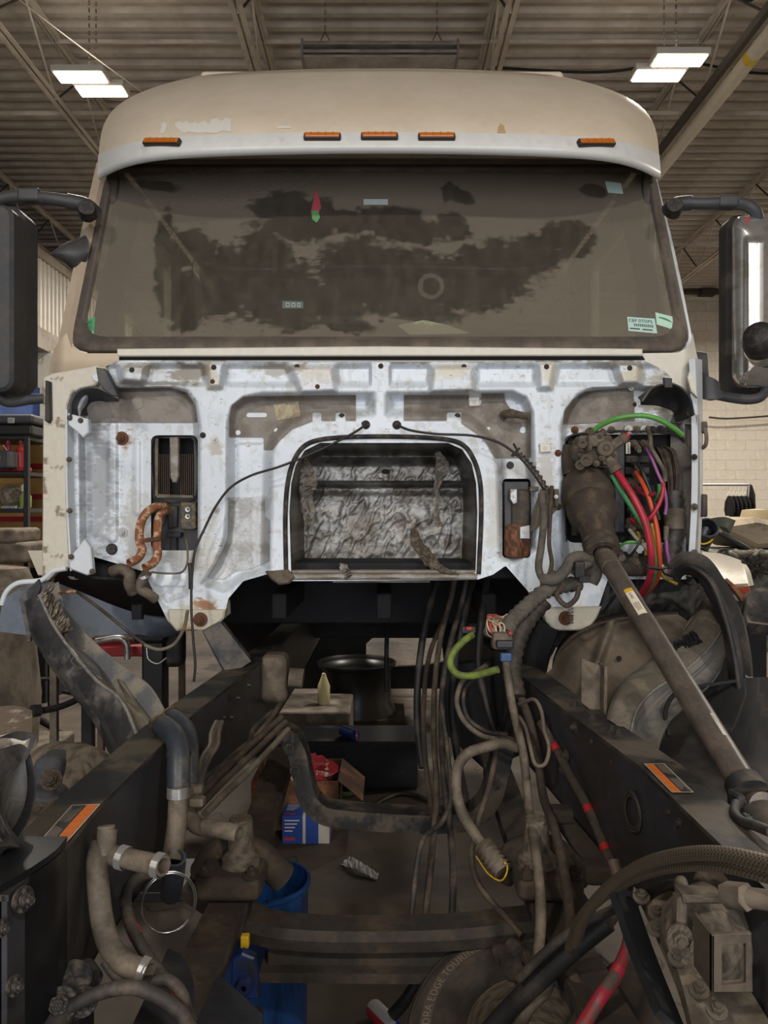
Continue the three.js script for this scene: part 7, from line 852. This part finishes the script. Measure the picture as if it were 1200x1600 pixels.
  hose('floor_hose', 'short green hose lying on floor under the cab', mat(0x4f6b36, { dirt: 0x3b4a2c, size: 0.1, rough: 0.6 }), 0.014, [onY(524, 1241, 0.014), onY(545, 1241, 0.014), onY(560, 1238, 0.014)]);
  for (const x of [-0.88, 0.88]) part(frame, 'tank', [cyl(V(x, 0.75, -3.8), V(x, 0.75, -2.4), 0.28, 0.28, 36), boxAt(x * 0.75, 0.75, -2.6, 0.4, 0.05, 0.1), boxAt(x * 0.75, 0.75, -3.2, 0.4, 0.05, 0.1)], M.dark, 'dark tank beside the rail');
}

// black hoses hanging in the dark behind the bundle
[['hanging_black_hose', 'black hose hanging just behind the vertical grey bundle', [[690, 890, 3.2], [668, 960, 3.1], [655, 1040, 3.0], [652, 1120, 2.9], [660, 1200, 2.8]]], ['hanging_black_hose', 'black hose looping between the vertical bundle and the green loom', [[740, 900, 3.1], [726, 960, 3.0], [712, 1030, 2.95], [706, 1110, 2.85], [716, 1190, 2.75], [730, 1260, 2.6]]], ['hanging_black_hose', 'thin black cable hanging over the steel wheel rim', [[606, 905, 4.2], [606, 960, 4.2], [604, 1010, 4.1], [604, 1080, 4.0]]], ['hanging_black_hose', 'black hose sagging behind the green loom to the driver rail', [[760, 905, 3.0], [752, 970, 2.9], [748, 1040, 2.85], [760, 1100, 2.8], [775, 1150, 2.75]]]].forEach(([n, l, p], i) => hose(n, l, M.rubber, i === 2 ? 0.012 : 0.014, p));
{ const t = thing('red_flaked_marks', 'bright red paint flakes on the worn hose along the driver rail web', 'paint mark'); for (const [a, b] of [[[866, 1165, 2.1], [871, 1174, 2.08]], [[917, 1260, 1.908], [922, 1270, 1.892]], [[943, 1320, 1.815], [948, 1330, 1.8]]]) part(t, 'flake', cyl(P(...a), P(...b), 0.0122, 0.0122, 12, true), M.red); }
hose('oil_line', 'black oil line curling from shaft yoke beside the driver rail', M.rubber, 0.009, [[1150, 1256, 1.42], [1148, 1272, 1.36], [1160, 1284, 1.32], [1180, 1290, 1.28], [1205, 1300, 1.24]]);
// ---------- shop floor beyond the truck: passenger side ----------
{
  const d = 6.2, ply = mat(0xb08a4e, { dirt: 0x96713c, amt: 0.4, size: 0.7, rough: 0.75 }), t = thing('plywood_cabinet', 'yellow plywood cabinet with red tape stripes behind the black shelf rack', 'cabinet'), x1 = P(69, 0, d).x, x0 = P(-60, 0, d).x, y1 = P(0, 676, d).y, z = EYE.z - d;
  part(t, 'panel', boxAt((x0 + x1) / 2, (y1 + 1.1) / 2, z, x1 - x0, y1 - 1.1, 0.03, 0.004), ply); part(t, 'plinth', boxAt((x0 + x1) / 2, 0.55, z - 0.3, x1 - x0, 1.1, 0.55, 0.01), M.dark); part(t, 'side_panel', boxAt(x1, (y1 + 1.1) / 2, z - 0.3, 0.03, y1 - 1.1, 0.6, 0.004), ply); part(t, 'top_board', boxAt((x0 + x1) / 2, y1 + 0.045, z - 0.2, x1 - x0 + 0.04, 0.09, 0.5, 0.004), mat(0xa98962, { dirt: 0x7d6344, amt: 0.45, edge: 0.05, size: 0.15, rough: 0.9, f: 8 }), 'chipboard top');
  for (const y of [729, 776, 811]) part(t, 'red_tape', boxAt((x0 + x1) / 2 + 0.1, P(0, y, d).y, z + 0.017, x1 - x0 - 0.2, 0.045, 0.002, 0.0005), M.red, 'red tape stripe'); part(t, 'red_tape', boxAt(P(66, 690, d).x, P(0, 692, d).y, z + 0.018, 0.012, 0.07, 0.002, 0.0005), plain(0xc9bdb2, 0.6), 'printed sticker');
  const s = thing('shelf_rack', 'black steel shelf rack loaded with jacks and tools', 'shelf'), e = 5.6, zz = EYE.z - e, xa = P(-70, 0, e).x, xb = P(42, 0, e).x;
  for (const [x, dz] of [[xb, 0], [xb, -0.4], [xa, 0], [xa, -0.4]]) part(s, 'post', boxAt(x, 1.12, zz + dz, 0.035, 2.24, 0.035, 0.003), M.plasticBlack); for (const y of [684, 740, 798, 855]) part(s, 'shelf', boxAt((xa + xb) / 2, P(0, y, e).y, zz - 0.2, xb - xa, 0.03, 0.44, 0.004), M.plasticBlack);
  const on = (px, py) => { const p = P(px, py, e - 0.02); p.z = zz - 0.1; return p; };
  const jack = (px, label) => { const j = thing('bottle_jack', label, 'jack'), p = on(px, 738); p.y += 0.012; part(j, 'base', boxAt(p.x, p.y + 0.015, p.z, 0.12, 0.03, 0.12, 0.008), M.red); part(j, 'body', lathe([[0, 0], [0.045, 0], [0.045, 0.11], [0.03, 0.12], [0.03, 0.15], [0.018, 0.152], [0.018, 0.19], [0, 0.19]], p.clone().setY(p.y + 0.03), yAxis, 20), M.red); part(j, 'ram', cyl(p.clone().setY(p.y + 0.2), p.clone().setY(p.y + 0.24), 0.014), M.steel); part(j, 'handle', cyl(p.clone().add(V(-0.02, 0.08, 0.05)), p.clone().add(V(-0.1, 0.19, 0.06)), 0.006), M.steel); };
  jack(20, 'red bottle jack on the upper shelf beside the rack post'); jack(0, 'red bottle jack on the upper shelf, half behind the grey case');
  { const p = on(5, 738), c = thing('grey_tool_case', 'dark grey tool case on the upper shelf of the rack', 'case'); part(c, 'case', boxAt(p.x, p.y + 0.09, p.z + 0.12, 0.16, 0.13, 0.14, 0.02), M.mirrorPlastic); part(c, 'latch', boxAt(p.x, p.y + 0.1, p.z + 0.195, 0.03, 0.03, 0.01, 0.003), M.steel); }
  { const p = on(8, 684), c = thing('black_tool_case', 'flat black plastic tool case lying on top of the rack', 'case'); part(c, 'base', boxAt(p.x, p.y + 0.055, p.z, 0.42, 0.08, 0.3, 0.02), M.plasticBlack); part(c, 'lid', boxAt(p.x, p.y + 0.135, p.z, 0.44, 0.07, 0.3, 0.025), M.mirrorPlastic); part(c, 'latch', boxAt(p.x + 0.06, p.y + 0.12, p.z + 0.155, 0.05, 0.04, 0.012, 0.004), M.steel); }
  { const p = on(6, 796), c = thing('cable_reel', 'grey cable reel on the middle shelf of the rack', 'reel'); part(c, 'disc', lathe([[0, 0.03], [0.06, 0.03], [0.09, 0.0], [0.09, -0.03], [0, -0.03]], p.clone().setY(p.y + 0.1), V(0.8, 0.3, 1)), M.dustGrey); part(c, 'stand', boxAt(p.x, p.y + 0.015, p.z, 0.12, 0.03, 0.1, 0.01), M.steel); }
  { const p = on(28, 796), c = thing('spray_bottle', 'white topped spray bottle on the middle shelf of the rack', 'bottle'); part(c, 'bottle', lathe([[0, 0], [0.04, 0], [0.042, 0.08], [0.02, 0.12], [0, 0.12]], p.clone().setY(p.y + 0.015), yAxis, 16), plain(0x8a9a4a, 0.5)); part(c, 'cap', lathe([[0, 0], [0.03, 0], [0.032, 0.04], [0.015, 0.06], [0, 0.06]], p.clone().add(V(0.0, 0.135, 0)), yAxis, 16), plain(0xd8d4c6, 0.5)); }
  solo('toolbox_stack', [boxAt(P(0, 870, 5.3).x, P(0, 862, 5.3).y, EYE.z - 5.3, 0.5, 0.14, 0.4, 0.03), boxAt(P(0, 840, 5.3).x, P(0, 836, 5.3).y, EYE.z - 5.3, 0.4, 0.1, 0.4, 0.03)], M.dustGrey, 'dusty grey machine cover beside the lower shelf', 'machine part');
  const lt = thing('lathe_casting', 'rounded grey machine casting standing below the rack', 'machine'); part(lt, 'body', lathe([[0, 0], [0.22, 0], [0.24, 0.3], [0.2, 0.7], [0.22, 0.95], [0.16, 1.1], [0, 1.12]], V(P(0, 0, 4.8).x, 0.1, EYE.z - 4.8), yAxis, 28), M.dustGrey); part(lt, 'chute', ruled([P(44, 862, 5.0), P(68, 862, 5.0)], [P(60, 900, 4.8), P(84, 900, 4.8)], 0.01), mat(0x8c867a, { size: 0.2, rough: 0.6 })); part(lt, 'base', boxAt(P(0, 0, 4.8).x, 0.05, EYE.z - 4.8, 0.7, 0.1, 0.6, 0.02), M.dustGrey);
  const cr = thing('green_crate', 'dark green plastic crate on floor behind the curved bracket', 'crate'), p = onY(36, 1030, 0); for (const s of [-1, 1]) part(cr, 'side', [boxAt(p.x + s * 0.26, 0.14, p.z, 0.02, 0.28, 0.4, 0.004)], plain(0x1f3a2e, 0.6)); for (const s of [-1, 1]) part(cr, 'end', [boxAt(p.x, 0.04, p.z + s * 0.2, 0.52, 0.06, 0.02, 0.004), boxAt(p.x, 0.15, p.z + s * 0.2, 0.52, 0.05, 0.02, 0.004), boxAt(p.x, 0.25, p.z + s * 0.2, 0.52, 0.06, 0.02, 0.004)], plain(0x1f3a2e, 0.6)); part(cr, 'base', boxAt(p.x, 0.01, p.z, 0.52, 0.02, 0.4, 0.004), plain(0x1f3a2e, 0.6));
  const ls = thing('lift_post', 'grey steel lift post standing on floor by the green crate', 'post'), q = onY(18, 1085, 0); part(ls, 'column', boxAt(q.x, 0.42, q.z, 0.16, 0.84, 0.2, 0.02), M.dustGrey); part(ls, 'foot', boxAt(q.x, 0.02, q.z, 0.36, 0.04, 0.36, 0.005), M.dustGrey);
}
{ // red workshop cart with rags
  const t = thing('red_cart', 'red steel workshop cart with tube handle behind the curved bracket', 'cart'), d = 3.5, z = EYE.z - d, x0 = P(78, 0, d).x, x1 = P(232, 0, d).x, y = P(0, 1035, d).y; part(t, 'tray', boxAt((x0 + x1) / 2, y + 0.05, z - 0.3, x1 - x0, 0.05, 0.6, 0.008), M.red); part(t, 'tray', boxAt((x0 + x1) / 2 + 0.06, 0.16, z - 0.3, x1 - x0, 0.05, 0.6, 0.008), M.red); for (const [x, dz] of [[x0 + 0.02, 0], [x1, 0], [x0 + 0.02, -0.58], [x1, -0.58]]) part(t, 'post', boxAt(x, y / 2 + 0.05, z + dz, 0.032, y, 0.032, 0.003), M.dustGrey);
  part(t, 'handle', tube([P(150, 1002, 3.4), P(190, 998, 3.4), P(198, 1008, 3.4), P(199, 1030, 3.4)], 0.014, { rad: 10 }), M.steel); part(t, 'upright', boxAt(P(138, 0, 3.6).x, 0.4, EYE.z - 3.6, 0.05, 0.8, 0.05, 0.004), M.dark);
  const g = new THREE.IcosahedronGeometry(0.18, 4), p = g.attributes.position; for (let i = 0; i < p.count; i++) { const k = 0.7 + 0.7 * fbm(p.getX(i) * 3 + 3, p.getY(i) * 3 + p.getZ(i) * 2 + 3, 5, 144, 3); p.setXYZ(i, p.getX(i) * k * 1.2, p.getY(i) * k * 0.55, p.getZ(i) * k); } g.computeVertexNormals(); const q = boxUV(clean(g)); q.translate(P(190, 0, 3.7).x, y + 0.14, EYE.z - 3.75); solo('grey_rag_heap', q, mat(0x9a9384, { dirt: 0x6f685c, amt: 0.4, size: 0.15, rough: 0.9 }), 'heap of pale grey rags on the red cart', 'rag');
  const j = thing('black_jack_stand', 'black jack stand post behind the passenger rail', 'jack stand'), e = onY(243, 1130, 0.0); part(j, 'post', boxAt(P(243, 0, 3.2).x, 0.55, EYE.z - 3.2, 0.09, 1.1, 0.09, 0.01), M.plasticBlack); part(j, 'head', boxAt(P(240, 0, 3.2).x, 1.06, EYE.z - 3.2, 0.13, 0.1, 0.13, 0.02), M.plasticBlack); part(j, 'base', boxAt(P(243, 0, 3.2).x, 0.02, EYE.z - 3.2, 0.3, 0.04, 0.3, 0.005), M.plasticBlack); part(j, 'adjuster', boxAt(P(268, 0, 3.2).x, 0.98, EYE.z - 3.24, 0.09, 0.16, 0.1, 0.03), M.rubber);
}
{ // drive axle hub behind the rail
  const t = thing('brake_drum_hub', 'dusty tan hub drum and caliper on floor outside the passenger rail', 'hub'), m = mat(0x6b5f4f, { dirt: 0x4a4238, amt: 0.45, size: 0.2, rough: 0.85, bump: 0.001 }), c = P(118, 1225, 1.9), n = V(0.75, 0.25, 0.5);
  part(t, 'drum', lathe([[0, 0.06], [0.06, 0.06], [0.085, 0.05], [0.1, 0.0], [0.102, -0.06], [0.11, -0.07], [0.11, -0.09], [0.095, -0.1], [0, -0.1]], c, n, 36), m); part(t, 'caliper', [boxAt(P(84, 1215, 1.85).x, P(0, 1215, 1.85).y, EYE.z - 1.85, 0.07, 0.12, 0.1, 0.025), boxAt(P(70, 1255, 1.8).x, P(0, 1265, 1.8).y, EYE.z - 1.8, 0.1, 0.12, 0.12, 0.03)], mat(0x3f382f, { dirt: 0x5c5245, amt: 0.4, size: 0.12, rough: 0.85 })); part(t, 'dust_ring', tube([[108, 1190, 1.9], [128, 1192, 1.88], [140, 1212, 1.86], [142, 1240, 1.85]], 0.01, { rad: 8 }), m);
  part(t, 'knuckle', [cyl(P(30, 1290, 1.7), P(60, 1250, 1.8), 0.03, 0.04), cyl(P(44, 1300, 1.66), P(88, 1255, 1.72), 0.012), boxAt(P(62, 1300, 1.7).x, P(0, 1310, 1.7).y, EYE.z - 1.7, 0.09, 0.12, 0.1, 0.03), cyl(P(20, 1330, 1.6), P(60, 1310, 1.66), 0.02)], mat(0x574b3d, { dirt: 0x393128, amt: 0.45, size: 0.15, rough: 0.9 })); for (const [x, y] of [[80, 1218], [96, 1262], [60, 1272], [40, 1305]]) bolt(t, P(x, y, 1.72), V(0.3, 0.4, 1), 0.014, M.dustBrown); part(t, 'stand', boxAt(P(100, 0, 1.95).x, 0.4, EYE.z - 1.95, 0.12, 0.8, 0.12, 0.02), M.dark);
  const h = thing('bumper_end', 'black painted bumper end with chipped white edge beside the rail horn', 'bumper'); part(h, 'shell', ruled([P(-40, 1150, 1.35), P(10, 1158, 1.32), P(40, 1150, 1.3), P(52, 1160, 1.3)], [P(-60, 1360, 1.2), P(-20, 1350, 1.18), P(6, 1330, 1.18), P(10, 1310, 1.2)], 0.02, { bow: 0.05, k: 12 }), mat(0x1a1d22, { dirt: 0x2f3236, amt: 0.3, size: 0.2, rough: 0.55 })); part(h, 'chipped_edge', tube([[-40, 1152, 1.345], [0, 1160, 1.315], [30, 1154, 1.3], [50, 1160, 1.295]], 0.012, { rad: 8 }), mat(0x6a6054, { dirt: 0xa9a49a, amt: 0.45, edge: 0.05, size: 0.06, rough: 0.8 })); part(h, 'rust_ledge', ruled([P(-40, 1120, 1.5), P(20, 1110, 1.48), P(50, 1118, 1.45)], [P(-40, 1150, 1.35), P(10, 1158, 1.32), P(52, 1158, 1.3)], 0.01), mat(0x5a4a3c, { dirt: 0x8a857c, amt: 0.35, edge: 0.06, size: 0.1, rough: 0.85 }));
  for (const [l, pts, r] of [['thick black hose lying on floor beside the red cart leg', [onY(-20, 1090, 0.02), onY(50, 1118, 0.02), onY(90, 1140, 0.02), onY(112, 1180, 0.02)], 0.024], ['black air hose with fitting crossing behind the red cart', [onY(-10, 1062, 0.3), onY(80, 1060, 0.25), onY(150, 1050, 0.2)], 0.014], ['black cable on floor by the lift post', [onY(20, 1088, 0.014), onY(70, 1078, 0.014), onY(130, 1086, 0.014)], 0.014]]) hose('floor_hose', l, M.rubber, r, pts);
  { const f = thing('air_chuck_hose', 'black hose with hex fitting poking out behind the curved bracket', 'hose'); part(f, 'hose', tube([P(130, 1088, 2.6), P(110, 1098, 2.55), P(88, 1106, 2.5), P(60, 1111, 2.45)], 0.011, { rad: 10 }), M.rubber); part(f, 'fitting', cyl(P(62, 1110, 2.45), P(50, 1111, 2.43), 0.02, 0.02, 8), M.rubber); }
}
// ---------- driver side beyond the truck ----------
{
  const d = 6.0, eg = mat(0x6f7468, { dirt: 0x4d4b42, amt: 0.45, size: 0.2, rough: 0.7 }), t = thing('engine_block', 'removed diesel engine with dusty tan valve cover standing beyond the driver fender', 'engine'), z = EYE.z - d, cover = mat(0x9a8b74, { dirt: 0x6f6454, amt: 0.4, size: 0.4, rough: 0.6 });
  const pc = [[1124, 822], [1140, 814], [1180, 808], [1240, 822], [1250, 850], [1180, 858], [1160, 848], [1124, 832]];
  part(t, 'valve_cover', [plate(pc, d - 0.1, 0.7, 0.04)], cover, 'tan dusty valve cover'); part(t, 'cover_rim', tube([[1122, 832, 5.88], [1160, 852, 5.86], [1180, 862, 5.86], [1230, 858, 5.86]], 0.02, { rad: 8 }), M.plasticBlack); part(t, 'oil_cap', lathe([[0, 0.09], [0.1, 0.08], [0.12, 0], [0.12, -0.05]], P(1180, 812, 6.3), yAxis), mat(0xa39272, { size: 0.2, rough: 0.6 }));
  part(t, 'block', boxAt(P(1190, 0, d).x, 0.85, z - 0.2, 0.95, 0.75, 0.7, 0.05), eg); part(t, 'head', boxAt(P(1185, 0, d).x, 1.18, z - 0.1, 0.75, 0.16, 0.7, 0.03), eg);
  for (let i = 0; i < 12; i++) { const x = 1118 + (i * 37 % 90), y = 868 + (i * 23 % 46); part(t, i % 3 ? 'pipe' : 'bracket', tube([[x - 12, y - 6, d - 0.36], [x, y + rr(-6, 6), d - 0.42], [x + 14, y + rr(-8, 8), d - 0.4], [x + 24, y + 10, d - 0.36]], rr(0.012, 0.028), { rad: 8 }), [eg, M.dustyBlack, M.dustGrey, M.hoseDark][i % 4]); }
  for (const [x, y] of [[1130, 868], [1150, 880], [1170, 872], [1190, 884]]) bolt(t, P(x, y, d - 0.4), zAxis, 0.03, M.dustyBlack);
  part(t, 'stand', [boxAt(P(1150, 0, d).x, 0.24, z, 0.08, 0.48, 0.08, 0.005), boxAt(P(1240, 0, d).x, 0.24, z, 0.08, 0.48, 0.08, 0.005)], M.dark);
  const bl = thing('green_bracket_arm', 'green painted cast arm lying against the engine end', 'bracket'); part(bl, 'arm', ruled([P(1098, 812, 5.5), P(1120, 808, 5.5), P(1140, 810, 5.6)], [P(1100, 818, 5.5), P(1122, 824, 5.5), P(1130, 830, 5.6)], 0.05), mat(0x5e6d60, { dirt: 0x4a5048, size: 0.2, rough: 0.6 }));
  const pi = thing('black_intake_pipe', 'open black plastic intake pipe with yellow clip behind the driver fender', 'pipe'); part(pi, 'pipe', tube([P(1090, 856, 3.1), P(1094, 846, 3.1), P(1101, 834, 3.05), P(1106, 824, 3.0)], 0.042, { rad: 22, hollow: 0.85 }), mat(0x3a4048, { dirt: 0x2c2e32, size: 0.2, rough: 0.4 })); part(pi, 'yellow_clip', tube([P(1090, 846, 3.02), P(1098, 850, 3.0), P(1110, 846, 3.0), P(1115, 838, 3.02)], 0.004, { rad: 6 }), M.yellow, 'yellow wire clip');
  const hd = thing('white_hood_corner', 'cream white hood corner with amber lamp of another vehicle', 'hood'); part(hd, 'panel', ruled([P(1098, 866, 4.6), P(1130, 870, 4.5), P(1158, 880, 4.4)], [P(1098, 900, 4.4), P(1130, 916, 4.3), P(1170, 916, 4.2)], 0.02, { bow: 0.03 }), mat(0xd6cdb2, { dirt: 0xbdb295, amt: 0.3, edge: 0.06, size: 0.2, rough: 0.5 })); part(hd, 'side', ruled([P(1158, 880, 4.4), P(1164, 890, 4.35), P(1170, 916, 4.2)], [P(1166, 882, 4.9), P(1172, 892, 4.9), P(1178, 914, 4.9)], 0.02), M.offWhite); part(hd, 'amber_lamp', plate([[1154, 918], [1172, 918], [1172, 930], [1156, 928]], 4.2, 0.06, 0.006), plain(0x9a3a20, 0.35), 'amber red lamp'); part(hd, 'support', boxAt(P(1140, 0, 4.5).x, 0.52, EYE.z - 4.6, 0.4, 1.04, 0.3, 0.02), M.dark);
  const sd = thing('rusty_hinge_arm', 'rusty hinge arm and cast eye beside the rubber fender arch', 'hinge'); part(sd, 'arm', ruled([P(1132, 905, 2.9), P(1150, 925, 2.85), P(1166, 950, 2.8)], [P(1136, 903, 2.9), P(1156, 922, 2.85), P(1172, 946, 2.8)], 0.03), M.rust); part(sd, 'eye', lathe([[0.04, 0.03], [0.07, 0.03], [0.085, 0.0], [0.08, -0.04], [0.04, -0.04]], P(1198, 948, 2.8), V(0, 0.8, 0.6)), M.dustyBlack); part(sd, 'casting', ruled([P(1164, 945, 2.8), P(1190, 940, 2.8), P(1230, 935, 2.8)], [P(1160, 990, 2.7), P(1190, 992, 2.7), P(1230, 995, 2.7)], 0.06, { bow: 0.03 }), M.dustyBlack);
}
{ // coat rail on the block wall
  const t = thing('coat_rail', 'thin steel coat rail standing off the block wall', 'rail'), a = P(1090, 757, 13.5), b = P(1170, 757, 13.5); part(t, 'bar', cyl(a, b, 0.025, 0.025, 8), M.steel); for (const p of [a, b]) part(t, 'post', cyl(V(p.x, 0, p.z), p, 0.025, 0.025, 8), M.steel);
  for (let i = 0; i < 6; i++) { const c = thing('black_jacket', i === 5 ? 'long black jacket at the end of the coat rail' : 'short black jacket hung on white hanger on the coat rail', 'jacket', i === 5 ? undefined : 'jackets on the coat rail'), x = P(1140 + i * 6.4, 0, 13.5).x, top = i === 5 ? P(0, 756, 13.5).y : P(0, 774, 13.5).y, bot = P(0, i === 5 ? 812 : 806 + (i % 3) * 3, 13.5).y; part(c, 'jacket', lathe([[0, 0], [0.1, 0.0], [0.13, 0.1], [0.11, (top - bot) * 0.7], [0.05, (top - bot) * 0.95], [0, top - bot]], V(0, 0, 0), yAxis, 14).scale(0.27, 1, 1.6).translate(x, bot, a.z), plain(0x0d0d0f, 0.95)); if (i < 5) part(c, 'hanger', [cyl(V(x, top - 0.02, a.z), V(x, a.y + 0.02, a.z), 0.01, 0.01, 6), cyl(V(x - 0.05, top, a.z), V(x, top + 0.06, a.z), 0.008, 0.008, 6)], plain(0xcfcabf, 0.6)); }
  hose('wall_cable', 'thin dark cable drooping across the block wall', M.darkRod, 0.02, [P(1108, 652, 15.2), P(1130, 654, 15.2), P(1160, 653, 15.2), P(1215, 649, 15.2)], 'cable', { rad: 6 });
  solo('wall_conduit', [cyl(P(1068, 456, 15.3), P(1260, 456, 15.3), 0.05, 0.05, 8), boxAt(P(1105, 456, 15.3).x, P(0, 457, 15.3).y, EYE.z - 15.3, 0.3, 0.14, 0.2, 0.02)], M.darkRod, 'dark conduit with a box along the top of the block wall', 'conduit');
}

{ // unseen bumper beam and step, added below the eye to shade the pit
  const b = thing('pit_shade_beam', 'added unseen black beam with step that shades the pit', 'bumper'); part(b, 'beam', boxAt(0, 0.58, 2.25, 2.3, 0.44, 0.16, 0.05), M.blackSteel); for (const s of [-1, 1]) part(b, 'bracket', boxAt(s * 0.6, 0.74, 2.0, 0.1, 0.2, 0.5, 0.01), M.blackSteel); part(b, 'step', boxAt(0, 0.34, 2.3, 1.6, 0.05, 0.24, 0.01), M.dustyBlack);
}
// ---------- rest every thing on its own base ----------
for (const o of things) {
  o.updateMatrixWorld(true); const b = new THREE.Box3().setFromObject(o); if (b.isEmpty()) continue;
  const c = V((b.min.x + b.max.x) / 2, b.min.y, (b.min.z + b.max.z) / 2);
  if (o.isMesh) { o.geometry.translate(-c.x, -c.y, -c.z); o.position.copy(c); } else { o.position.copy(c); for (const k of o.children) k.position.sub(c); }
}
renderer.render(scene, camera);
